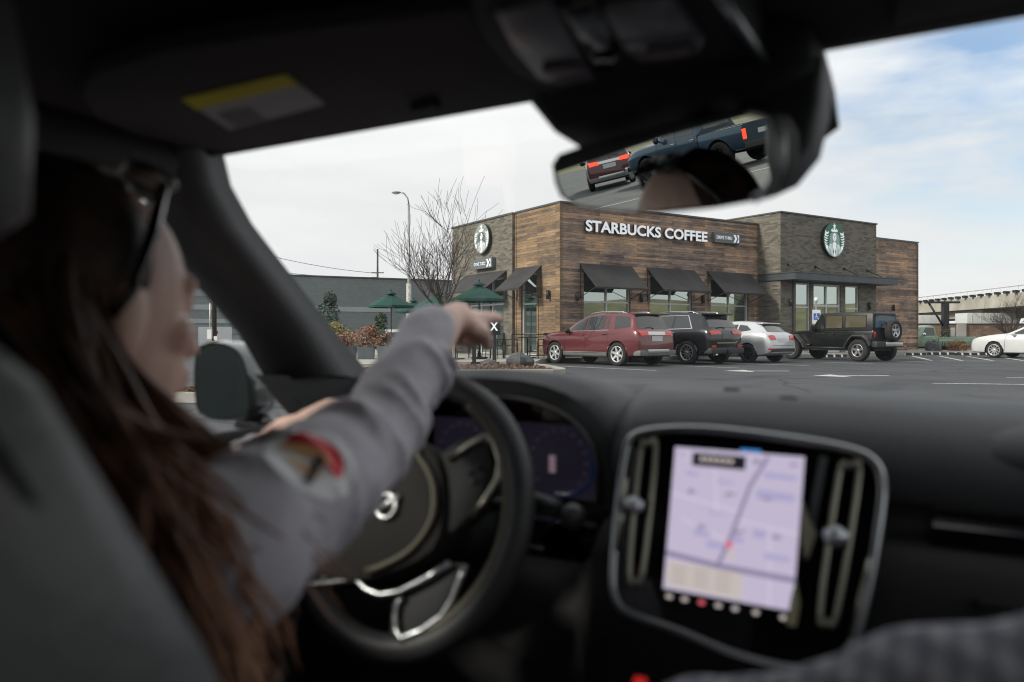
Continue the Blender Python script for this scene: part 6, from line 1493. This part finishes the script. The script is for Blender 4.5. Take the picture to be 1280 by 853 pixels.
L = [wh_(u, v) for u, v in spk]; n = len(L); mb = MB(); c = sum(L, Vector()) / n; mb.loft([[p - WNn * .02 for p in L], [p + WNn * .006 for p in L], [c.lerp(p, .9) + WNn * .010 for p in L]], closed=True); part(mb, 'spoke', M['piano'], sw, sharp=50)
mb = MB(); mb.tube([wh_(u, v, .014) for u, v in ((366, 728), (378, 733), (410, 729), (445, 724), (458, 737), (475, 744), (500, 740), (535, 722), (562, 704))], .0042, 8); part(mb, 'lower_trim', M['satin'], sw)
mb = MB(); mb.tube([wh_(u, v, .012) for u, v in ((582, 706), (576, 722), (566, 750), (554, 770), (530, 788), (504, 800), (496, 790), (494, 770), (498, 752), (504, 748))], [.0038, .004, .0045, .005, .006, .0068, .0045, .0036, .0032, .003], 8); part(mb, 'lower_spoke_trim', M['satin'], sw)
spk = [(560, 704), (582, 706), (566, 755), (545, 780), (504, 806), (490, 790), (494, 750), (515, 735)]
L = [wh_(u, v) for u, v in spk]; mb = MB(); c = sum(L, Vector()) / len(L); mb.loft([[p - WNn * .015 for p in L], [p + WNn * .004 for p in L], [c.lerp(p, .9) + WNn * .006 for p in L]], closed=True); part(mb, 'spoke', M['trim'], sw, sharp=50)
mb = MB(); mb.tube([WC - WNn * .02, WC - WNn * .25], [.05, .06], 14); part(mb, 'steering_column', M['trim'])
st_ = [wh_(668, 622, -.04), wh_(700, 632, -.05), wh_(718, 640, -.05)]
mb = MB(); mb.tube([WC - WNn * .07, st_[0], st_[1]], [.010, .007, .007], 8); mb.ell(wh_(716, 646, -.05), (.016, .014, .016)); part(mb, 'column_stalk', M['satin'] if 0 else mat('stalk_grey', (.10, .105, .11), .35, .3), None)
# --- front seats
def seat(cx, name_rec, dz=0, drv=True):
    secs = []
    W_ = .245
    for t, f, z, w_, th in ((0, .34, -.66, .23, .14), (.2, .30, -.52, .25, .15), (.45, .235, -.32, .255, .14), (.7, .175, -.15, .25, .13), (.88, .12, -.02, .235, .11), (.97, .09, .035, .19, .08), (1, .07, .05, .12, .05)):
        row = []
        for k in range(20):
            a = 2 * math.pi * k / 20; c, s_ = math.cos(a), math.sin(a)
            bx = w_ * (abs(c) ** .55) * (1 if c > 0 else -1); by = th * .5 * (abs(s_) ** .7) * (1 if s_ > 0 else -1)
            by += (.10 - .05 * t) * (abs(bx) / w_) ** 4
            row.append((cx + bx, f + by - .02, z))
        secs.append(row)
    mb = MB(); mb.loft(secs, closed=True); sb = part(mb, 'seat_backrest', M['seat'], sharp=70)
    mb = MB()
    for s_ in (-1, 1): mb.tube([(cx + s_ * (.235 if i else .21), f, z) for i, (f, z) in enumerate(((.365, -.60), (.345, -.45), (.28, -.28), (.205, -.13), (.14, -.02)))], .004, 5); mb.tube([(cx + s_ * .17, f - .10, z) for f, z in ((.345, -.5), (.27, -.32), (.2, -.15), (.12, -.02))], .003, 5)
    part(mb, 'seam_piping', M['trim'], sb)
    mb = MB(); mb.loft([[(cx + x * .26, f, z + .025 * abs(x) ** 2) for x in (-1, -.6, 0, .6, 1)] + [(cx + x * .25, f, z - .16) for x in (1, 0, -1)] for f, z in ((.28, -.66), (.45, -.655), (.65, -.64), (.80, -.63), (.84, -.66))], closed=True); part(mb, 'seat_cushion', M['seat'], bevel=.02)
    hr = MB(); secs = []
    for z, w_, th in ((.05, .11, .05), (.065, .13, .085), (.12, .135, .10), (.18, .13, .09), (.215, .11, .06), (.225, .07, .03)):
        secs.append([(cx - .004 + w_ * (abs(math.cos(a)) ** .6) * (1 if math.cos(a) > 0 else -1), .205 + (z - .05) * -.1 + th * .5 * (abs(math.sin(a)) ** .7) * (1 if math.sin(a) > 0 else -1), z) for a in [2 * math.pi * k / 18 for k in range(18)]])
    hr.loft(secs, closed=True); h_ = part(hr, 'headrest', M['seat'], sharp=70)
    mb = MB()
    for x in (-.06, .06): mb.tube([(cx + .02 + x, .20, .07), (cx + .02 + x, .14, -.03)], .006, 8)
    part(mb, 'headrest_post', M['steel'], h_)
seat(-.55, '')
# --- vehicles reflected in the mirror stand to the left of the car
def loc_to_world(p):   # car frame -> world
    return Vector((p.x * cy_ + p.y * sy_, -p.x * sy_ + p.y * cy_, p.z + CAMZ))
def mirror_ground(u, v, zg):
    """world point on the ground z=zg seen in the mirror at pixel u,v"""
    p = hit(u, v, MP, MN); d = p.normalized(); r_ = d - 2 * d.dot(MN) * MN
    a = loc_to_world(p); b = loc_to_world(p + r_) ; dd = b - a
    t = (zg - a.z) / dd.z
    return a + dd * t, dd
bl = paint('deep_blue_paint', (.025, .06, .10), .5, .3)
q, dd = mirror_ground(786, 222, -.25)
v_ = Vector((dd.x, dd.y, 0)).normalized(); fw = Vector((0, 0, 1)) + v_ * 26.5; h = R(139)
pos = (fw.x - (1.55 * math.cos(h) + .82 * math.sin(h)), fw.y - (1.55 * math.sin(h) - .82 * math.cos(h)))
pickup('tall dark blue pickup seen in the rear view mirror with its tail lamp lit', (pos[0], pos[1], gz(*pos) + .003), h, bl, bl, lamp=M['red_lit'], dark=True)
q, dd = mirror_ground(741, 236, -.25)
v_ = Vector((dd.x, dd.y, 0)).normalized(); rw_ = v_ * 30.5; h = R(176)
st5 = redstyle(M['rim_dark'], 5, M['red_lit'])
pos = (rw_.x + 1.43 * math.cos(h), rw_.y + 1.43 * math.sin(h))
dred = paint('dull_maroon_paint', (.085, .018, .022))
car('dull maroon estate with lit tail lamps, left in the rear view mirror', 'car', 'parked_car', (pos[0], pos[1], gz(*pos) + .003), h, rows1, dred, (1.43, -1.43), .37, 1.62, st5)
mk = MB(); A = Vector((-24.5, .2)); sheet(mk, A, A + Vector((-.2, -7)), .12); sheet(mk, (-20, 6), (-20.5, -7), .14); tag(mk.build('far_road_markings', M['line']), kind='structure')

# ---------------------------------------------------------------- people
skin = mat('skin', (.72, .48, .40), .5, var=.08, scale=14); skin.node_tree.nodes['Principled BSDF'].inputs['Subsurface Weight'].default_value = .08
M['skin'] = skin
M['jacket'] = mat('grey_jacket', (.50, .49, .55), .75, var=.12, scale=9, bump=.25, bscale=45, sheen=.2)
def personroot(label, r, f, z):
    w_ = loc_to_world(Vector((r, f, z))); o = empty('person', w_, -YAW); tag(o, label, 'person'); return o, Vector((-r, -f, -z))
def pp(mb, name, mats, root, off, **k): return mb.build(name, mats, root, loc=off, **k)
drv, DO = personroot('long haired driver in a grey jacket at the steering wheel, pointing ahead', -.60, .30, -.645)
# joints (car frame)
Hc = Vector((-.672, .40, .022)); neck = Vector((-.65, .355, -.10)); c7 = Vector((-.645, .325, -.17))
RS, RE, RW = Vector((-.468, .385, -.160)), Vector((-.533, .63, -.108)), Vector((-.608, .872, .016))
LS, LE, LW = Vector((-.82, .36, -.19)), Vector((-.87, .60, -.26)), Vector((-.79, .755, -.135))
hipR, hipL, kR, kL, aR, aL = Vector((-.52, .34, -.575)), Vector((-.70, .34, -.575)), Vector((-.47, .74, -.54)), Vector((-.74, .74, -.54)), Vector((-.47, .98, -.86)), Vector((-.72, 1.0, -.86))
mb = MB()
YH = Matrix.Rotation(R(-1), 3, 'Z') @ Matrix.Rotation(R(-4), 3, 'X')
hp = lambda x, y, z: Hc + YH @ Vector((x, y, z))
mb.ell(hp(0, -.005, .02), (.076, .095, .100), YH, 20); mb.ell(hp(0, .032, -.045), (.058, .064, .072), YH, 16)
mb.cap2(hp(0, .06, -.088), .026, hp(0, .052, -.098), .024); mb.cap2(hp(-.035, .03, -.085), .026, hp(0, .062, -.095), .022); mb.cap2(hp(.035, .03, -.085), .026, hp(0, .062, -.095), .022)
mb.cap2(hp(0, .092, .012), .009, hp(0, .108, -.028), .012); mb.ell(hp(0, .108, -.03), (.015, .012, .010), YH, 10)     # nose
for s_ in (1, -1):
    mb.cap2(hp(.012 * s_, .083, .026), .011, hp(.046 * s_, .073, .030), .009); mb.ell(hp(.032 * s_, .078, .012), (.012, .010, .010), YH, 10)
    mb.ell(hp(.040 * s_, .062, -.018), (.024, .022, .020), YH, 10)                                                   # cheeks
    mb.ell(hp(.078 * s_, -.004, -.010), (.008, .018, .031), YH @ Matrix.Rotation(R(12 * s_), 3, 'Z'), 12)            # ears
mb.cap2(hp(-.018, .094, -.055), .007, hp(.018, .094, -.055), .007); mb.cap2(hp(-.014, .092, -.065), .008, hp(.014, .092, -.065), .008)   # lips
mb.cap2(hp(0, -.02, -.06), .054, c7, .056); mb.cap2(c7, .058, Vector((-.64, .32, -.25)), .09)
mb.ell((-.64, .33, -.34), (.16, .095, .17)); mb.ell((-.62, .32, -.50), (.15, .10, .14))
mb.cap2(c7 + Vector((.04, .01, -.02)), .05, RS, .052); mb.cap2(c7 + Vector((-.04, .01, -.02)), .05, LS, .052)
for a, b, c in ((RS, RE, RW), (LS, LE, LW)): mb.cap2(a, .046, b, .038); mb.cap2(b, .038, c, .024)
for a, b, c in ((hipR, kR, aR), (hipL, kL, aL)): mb.cap2(a, .085, b, .055); mb.cap2(b, .052, c, .036); mb.cap2(c, .036, c + Vector((0, .14, -.07)), .03)
body = mb
def hand(mb, W0, dirn, palmn, curl, side, spread=.0, sc=1., thumb=(.35, .6), lens=(.072, .080, .075, .060)):
    """W0 wrist, dirn finger direction, palmn palm normal (towards the palm side), side +1: thumb on dir x palmn side"""
    d = Vector(dirn).normalized(); n_ = Vector(palmn); n_ = (n_ - d * n_.dot(d)).normalized(); t = d.cross(n_) * side
    P = lambda a, b, c: W0 + (d * a + t * b + n_ * c) * sc
    mb.cap2(P(0, 0, 0), .024 * sc, P(.03, 0, 0), .026 * sc)
    for b in (.027, .009, -.009, -.026): mb.cap2(P(.02, b * .7, 0), .0135 * sc, P(.082 - abs(b - .004) * .25, b, 0), .0115 * sc)
    for i, b in enumerate((.028, .0095, -.0095, -.0275)):
        L = lens[i] * sc; base = P(.084 - abs(b - .004) * .25, b, 0); cc = curl[i]; q0 = base; a = 0
        seg = (.45, .31, .24); ang = (cc * .75, cc * 1.0, cc * .7); r0 = .0098 * sc
        sp = t * (b * spread * 10)
        for k in range(3):
            a += ang[k]; v = (d * math.cos(a) + n_ * math.sin(a) + sp * (1 if k == 0 else .6)).normalized(); q1 = q0 + v * L * seg[k]
            mb.cap2(q0, r0 * (1 - .1 * k), q1, r0 * (.92 - .1 * k), 10); q0 = q1
    tb = P(.018, .024, .006); v1 = (d * .72 + t * thumb[0] * 1.6 + n_ * .25).normalized(); q1 = tb + v1 * .040 * sc
    v2 = (d * .8 + t * (thumb[0] - .25) + n_ * thumb[1]).normalized(); q2 = q1 + v2 * .030 * sc; q3 = q2 + (v2 + n_ * .25).normalized() * .024 * sc
    mb.cap2(tb, .0145 * sc, q1, .0115 * sc, 10); mb.cap2(q1, .0108 * sc, q2, .0098 * sc, 10); mb.cap2(q2, .0098 * sc, q3, .008 * sc, 10)
# right hand: index finger pointing ahead, the others folded
hand(body, RW + Vector((-.004, .014, .002)), (-.22, .95, .12), (-.12, -.0, -1), (.08, 1.5, 1.55, 1.6), -1, sc=.98, thumb=(.12, .4))
# left hand: laid over the rim of the wheel
hand(body, LW, (.85, .30, .12), (.0, .75, -.6), (.40, .42, .45, .5), 1, spread=.03, thumb=(.45, .4))
bo = pp(body, 'body', M['skin'], drv, DO); remesh(bo, .0042, 3)
for p in bo.data.polygons: p.use_smooth = True
# jacket
mb = MB()
mb.cap2(RS + Vector((-.07, -.01, -.01)), .068, RS, .066); mb.cap2(RS, .065, RE, .046); mb.cap2(RE, .047, RW - Vector((-.006, .045, .01)), .035)
mb.cap2(LS + Vector((.07, -.01, -.01)), .072, LS, .072); mb.cap2(LS, .070, LE, .056); mb.cap2(LE, .056, LW - Vector((.02, -.0, .02)) - (LW - LE).normalized() * .03, .040)
mb.cap2(c7 + Vector((0, -.005, -.04)), .082, Vector((-.64, .32, -.26)), .115)
mb.ell((-.64, .325, -.33), (.185, .125, .19)); mb.ell((-.615, .32, -.50), (.175, .13, .15))
# folds running round the sleeve
rnd = random.Random(3); ax = [(RS, RE, .064, .046), (RE, RW, .046, .036)]
for i, t in enumerate((.12, .30, .46, .60, .74, .88, 1.08, 1.22, 1.38, 1.50, 1.62)):
    a, b, r0, r1 = ax[0] if t < 1 else ax[1]; tt = t if t < 1 else t - 1
    c = a.lerp(b, tt); d = (b - a).normalized(); x = d.cross(Vector((0, 0, 1))).normalized(); y = d.cross(x); rr0 = r0 + (r1 - r0) * tt
    tl = rnd.uniform(-.35, .35); a0 = rnd.uniform(0, 6.28); span = rnd.uniform(2.2, 4)
    mb.tube([c + x * math.cos(q) * (rr0 + .001) + y * math.sin(q) * (rr0 + .001) + d * (tl * rr0 * math.sin(q - a0) + .006 * math.sin(3 * q)) for q in [a0 + span * k / 14 for k in range(15)]], [.002 + .0075 * math.sin(math.pi * k / 14) for k in range(15)], 6)
jk = pp(mb, 'jacket', M['jacket'], drv, DO); remesh(jk, .0065, 3, disp=lambda co: .005 * noise.noise(co * 13) + .0025 * noise.noise(co * 34 + Vector((5, 1, 2))))
# trousers
M['trousers'] = mat('dark_denim', (.03, .033, .042), .85, var=.2, scale=20)
mb = MB(); mb.ell((-.61, .31, -.58), (.19, .14, .10))
for a, b, c in ((hipR, kR, aR), (hipL, kL, aL)): mb.cap2(a, .098, b, .068); mb.cap2(b, .066, c, .05)
tr = pp(mb, 'trousers', M['trousers'], drv, DO); remesh(tr, .012, 3, disp=lambda co: .005 * noise.noise(co * 14))
mb = MB()
for c in (aR, aL): mb.cap2(c + Vector((0, -.03, -.045)), .042, c + Vector((0, .15, -.075)), .036)
sh = pp(mb, 'shoes', M['black'], drv, DO); remesh(sh, .01, 2)
# dark panel of the open jacket hanging at the side
mb = MB(); mb.loft([[(-.47 + .01 * math.sin(i * 1.7), .30 + .025 * i, z) for i in range(7)] for z in (-.27, -.35, -.45, -.55)]); pp(mb, 'jacket_flap', mat('dark_lining', (.045, .045, .05), .8, var=.2), drv, DO)
# hair: cap and falling locks
hm, nt, b = newmat('brown_hair'); tcn = N(nt, 'ShaderNodeTexCoord'); sx_ = N(nt, 'ShaderNodeSeparateXYZ'); nt.links.new(tcn.outputs['Object'], sx_.inputs[0])
no = N(nt, 'ShaderNodeTexNoise'); no.inputs['Scale'].default_value = 26; nt.links.new(tcn.outputs['Object'], no.inputs[0])
mr_ = N(nt, 'ShaderNodeMapRange'); mr_.inputs['From Min'].default_value = .06; mr_.inputs['From Max'].default_value = -.26; nt.links.new(sx_.outputs['Z'], mr_.inputs['Value'])
ad = N(nt, 'ShaderNodeMath', operation='MULTIPLY_ADD'); ad.inputs[1].default_value = .9; nt.links.new(no.outputs['Fac'], ad.inputs[0]); nt.links.new(mr_.outputs[0], ad.inputs[2])
s2 = N(nt, 'ShaderNodeMath', operation='SUBTRACT'); s2.inputs[1].default_value = .30; nt.links.new(ad.outputs[0], s2.inputs[0])
rp = ramp(nt, [(.0, (.022, .015, .013)), (.4, (.085, .048, .034)), (.75, (.24, .125, .08)), (1., (.38, .20, .12))]); nt.links.new(s2.outputs[0], rp.inputs[0]); nt.links.new(rp.outputs[0], b.inputs['Base Color']); S(b, Roughness=.5); b.inputs['Specular IOR Level'].default_value = .2
hair = MB()
hair.ell(hp(0, -.034, .034), (.086, .090, .096), YH, 22); hair.cap2(hp(0, -.06, .01), .078, hp(0, -.066, -.09), .068)
hair.cap2(hp(.02, -.06, -.08), .066, Vector((-.60, .30, -.22)), .055); hair.cap2(hp(-.03, -.05, -.08), .06, Vector((-.70, .29, -.24)), .05)
ho = pp(hair, 'hair', hm, drv, DO); remesh(ho, .007, 3, disp=lambda co: .004 * noise.noise(Vector((co.x * 40, co.y * 40, co.z * 6))))
rnd = random.Random(5); hs_ = MB()
def lock(P, r0):
    n = 12; pts = []
    for i in range(n + 1):
        t = i / n; m = 1 - t; B = P[0] * m ** 3 + P[1] * 3 * m * m * t + P[2] * 3 * m * t * t + P[3] * t ** 3
        pts.append(B + Vector((.006 * math.sin(t * 9 + P[0].x * 90), .006 * math.cos(t * 8 + P[0].y * 90), 0)))
    hs_.tube(pts, [r0 * (.55 + .6 * math.sin(math.pi * min(1, .15 + t_ / n * .75))) * (1 - .75 * (t_ / n) ** 4) for t_ in range(n + 1)], 6, flat=.6)
for k in range(260):
    a = rnd.uniform(-2.9, -.42) ; el = rnd.uniform(-.3, .95)
    s0 = hp(.083 * math.cos(a) * math.cos(el), -.02 + .088 * math.sin(a) * math.cos(el), .03 + .092 * math.sin(el))
    if rnd.random() < .62:    # over the right shoulder, towards the camera
        e = Vector((-.425 + rnd.gauss(0, .032), .335 + rnd.gauss(0, .022), -.21 + rnd.gauss(0, .05))); m1 = hp(.085 + rnd.gauss(0, .01), -.055 + rnd.gauss(0, .02), -.06); m2 = Vector((-.47 + rnd.gauss(0, .028), .33 + rnd.gauss(0, .02), -.085 + rnd.gauss(0, .02)))
    else:
        e = Vector((-.64 + rnd.gauss(0, .07), .20 + rnd.gauss(0, .015), -.30 + rnd.gauss(0, .04))); m1 = hp(rnd.gauss(0, .05), -.14, -.02); m2 = Vector((-.64 + rnd.gauss(0, .06), .23, -.16))
    lock([s0, m1, m2, e], rnd.uniform(.004, .0085))
for k in range(40):   # loose ends over the sleeve
    e = Vector((-.425 + rnd.gauss(0, .015), .415 + rnd.gauss(0, .025), -.20 + rnd.gauss(0, .03))); lock([hp(.083, -.035, .0 + rnd.gauss(0, .02)), hp(.09, -.01, -.09), Vector((-.455, .385, -.085 + rnd.gauss(0, .01))), e], .0035)
pp(hs_, 'hair_locks', hm, drv, DO) if 0 else hs_.build('hair_locks', hm, ho, recalc=False)
# arm badge: white ring, red and gold field
fb = BVHTree.FromObject(jk, bpy.context.evaluated_depsgraph_get()) if 0 else None
bm = bmesh.new(); bm.from_mesh(jk.data); fb = BVHTree.FromBMesh(bm); bm.free()
def badge(name, fnpts, rr_, off, m, par):
    pass
bc = ray(386, 572)
def bhit(u, v):
    d = ray(u, v).normalized(); h = fb.ray_cast(Vector((0, 0, 0)), d); return (h[0], h[1] if h[1].dot(d) < 0 else -h[1]) if h[0] is not None else (None, None)
C0_, n0 = bhit(389, 572)
ex = RE - RS; ex = (ex - n0 * ex.dot(n0)).normalized(); ey = n0.cross(ex)
def bproj(x, y, off):
    o_ = C0_ + ex * x + ey * y + n0 * .05; h = fb.ray_cast(o_, -n0)
    p = h[0] if h[0] is not None and (h[0] - C0_).length < .06 else C0_ + ex * x + ey * y; return p + n0 * (.0022 + off)
def bshape(name, inside, m, off, N_=22, R_=.037):
    mb = MB(); g = {}
    for i in range(N_ + 1):
        for j in range(N_ + 1): g[i, j] = (-R_ + 2 * R_ * i / N_, -R_ + 2 * R_ * j / N_)
    for i in range(N_):
        for j in range(N_):
            cx, cy = g[i, j][0] + R_ / N_, g[i, j][1] + R_ / N_
            if inside(cx / R_, cy / R_): mb.add([bproj(*g[a], off) for a in ((i, j), (i + 1, j), (i + 1, j + 1), (i, j + 1))], [(0, 1, 2, 3)], 0, True)
    return mb.build(name, m, jk, recalc=False)
bshape('arm_badge', lambda x, y: x * x + y * y < 1, mat('badge_white', (.85, .87, .9), .7), 0, 40)
sgx = 1 if True else -1
bshape('badge_red_field', lambda x, y: x * x + y * y < .52 and x > .02, mat('badge_red', (.75, .02, .04), .6), .0008, 40)
bshape('badge_gold_figure', lambda x, y: (x + .12) ** 2 * 2.2 + (y * .9 + .1 * math.sin(7 * x)) ** 2 < .26 and (math.sin(9 * x + 3 * y) > -.55), mat('badge_gold', (.80, .48, .22), .6), .0016, 44)
bshape('badge_dark_stroke', lambda x, y: abs(y + .2 - .3 * x) < .09 and abs(x + .25) < .4, mat('badge_dark', (.05, .035, .04), .6), .0022, 44)
# sunglasses pushed up on the hair
sgl = empty('sunglasses', loc_to_world(hp(0, .03, .10)), -YAW); tag(sgl, 'dark sunglasses with shiny rims pushed up on top of the dark hair', 'sunglasses')
SO = -hp(0, .03, .10)
mb = MB()
for s_ in (1, -1): mb = MB(); mb.tube([hp(.064 * s_, .028, .112), hp(.088 * s_, .004, .062), hp(.092 * s_, -.012, .012), hp(.088 * s_, -.026, -.01)], [.0055, .006, .0045, .004], 8); mb.build('temple_arm', M['piano'], sgl, loc=SO)
for s_ in (1, -1):
    L = [hp(.034 * s_ + .026 * math.cos(a), .034 - .019 * math.sin(a), .125 + .008 * math.sin(a) - .004 * abs(math.cos(a))) for a in [2 * math.pi * k / 18 for k in range(18)]]
    mb = MB(); mb.tube(L, .0030, 8, closed=True); fo = mb.build('rim', M['piano'], sgl, loc=SO); mb = MB(); mb.add(L, [tuple(range(18))]); mb.build('lens', M['glass'], fo)
mb = MB(); mb.tube([hp(-.03, .015, .136), hp(-.012, .03, .134), hp(.012, .03, .134), hp(.03, .015, .136)], .0035, 6); mb.build('bridge', M['champ'], sgl, loc=SO)
# ---- passenger: checked sleeve reaching in from the lower right
pas, PO = personroot('passenger in a grey blue checked shirt, forearm at the lower right', .36, -.05, -.62)
chk, nt, b = newmat('checked_cloth'); tcn = N(nt, 'ShaderNodeTexCoord')
w1 = N(nt, 'ShaderNodeTexWave', wave_type='BANDS', bands_direction='X'); w1.inputs['Scale'].default_value = 22; w2 = N(nt, 'ShaderNodeTexWave', wave_type='BANDS', bands_direction='DIAGONAL'); w2.inputs['Scale'].default_value = 16
for w_ in (w1, w2): w_.inputs['Distortion'].default_value = .6; nt.links.new(tcn.outputs['Object'], w_.inputs[0])
ad = N(nt, 'ShaderNodeMath', operation='ADD'); nt.links.new(w1.outputs['Fac'], ad.inputs[0]); nt.links.new(w2.outputs['Fac'], ad.inputs[1]); mu = N(nt, 'ShaderNodeMath', operation='MULTIPLY'); mu.inputs[1].default_value = .5; nt.links.new(ad.outputs[0], mu.inputs[0])
rp = ramp(nt, [(.15, (.22, .23, .28)), (.5, (.30, .31, .36)), (.85, (.50, .51, .56))]); nt.links.new(mu.outputs[0], rp.inputs[0]); nt.links.new(rp.outputs[0], b.inputs['Base Color']); S(b, Roughness=.9)
el_, wr_ = Vector((.22, .43, -.128)), Vector((-.145, .48, -.272)); shp = Vector((.34, .10, -.15))
mb = MB()
mb.ell((.42, -.10, -.33), (.15, .10, .20)); mb.ell((.40, -.08, -.52), (.15, .11, .14)); mb.cap2((.42, -.10, -.16), .05, (.45, -.10, -.02), .05)
hx = Vector((.46, -.08, .07)); mb.ell(hx, (.075, .095, .105)); mb.ell(hx + Vector((0, .04, -.05)), (.055, .06, .07)); mb.cap2(hx + Vector((0, .09, 0)), .010, hx + Vector((0, .105, -.03)), .012)
for s_ in (1, -1): mb.ell(hx + Vector((.075 * s_, 0, -.01)), (.01, .018, .03)); mb.ell(hx + Vector((.03 * s_, .085, .01)), (.012, .01, .01))
mb.cap2((.40, -.08, -.18), .05, shp, .05); mb.cap2(shp, .048, el_, .040); mb.cap2(el_, .040, wr_, .026)
mb.cap2((.46, -.10, -.18), .05, (.58, -.08, -.2), .05); mb.cap2((.58, -.08, -.2), .046, (.62, .12, -.42), .038); mb.cap2((.62, .12, -.42), .038, (.48, .32, -.46), .026)
for x in (.30, .50): mb.cap2((x, -.05, -.57), .085, (x - .02, .36, -.53), .055); mb.cap2((x - .02, .36, -.53), .052, (x, .62, -.86), .036); mb.cap2((x, .62, -.86), .036, (x, .76, -.93), .03)
hand(mb, wr_, (-.75, .25, -.55), (0, -.2, -1), (.5, .6, .65, .7), -1)
hand(mb, Vector((.48, .32, -.46)), (-.75, .5, -.1), (0, -.1, -1), (.5, .5, .5, .5), 1)
pb = pp(mb, 'body', M['skin'], pas, PO); remesh(pb, .006, 3)
mb = MB(); mb.ell((.42, -.10, -.33), (.18, .13, .21)); mb.ell((.40, -.08, -.52), (.175, .135, .14)); mb.cap2((.40, -.08, -.19), .075, shp, .072); mb.cap2(shp, .070, el_, .070); mb.cap2(el_, .070, el_.lerp(wr_, .96), .050)
mb.cap2((.46, -.10, -.19), .075, (.58, -.08, -.2), .07); mb.cap2((.58, -.08, -.2), .068, (.62, .12, -.42), .055); mb.cap2((.62, .12, -.42), .055, (.50, .29, -.455), .042)
sh_ = pp(mb, 'shirt', chk, pas, PO); remesh(sh_, .009, 3, disp=lambda co: .010 * noise.noise(co * 11) + .004 * noise.noise(co * 30))
mb = MB(); mb.ell((.40, -.08, -.57), (.19, .14, .10))
for x in (.30, .50): mb.cap2((x, -.05, -.57), .10, (x - .02, .36, -.53), .07); mb.cap2((x - .02, .36, -.53), .067, (x, .62, -.86), .05)
t_ = pp(mb, 'trousers', M['trousers'], pas, PO); remesh(t_, .014, 3)
mb = MB(); mb.ell(hx + Vector((0, -.02, .02)), (.085, .095, .10)); pp(mb, 'hair', hm, pas, PO)
mb = MB()
for x in (.30, .50): mb.cap2((x, .60, -.90), .042, (x, .78, -.935), .036)
pp(mb, 'shoes', M['black'], pas, PO)
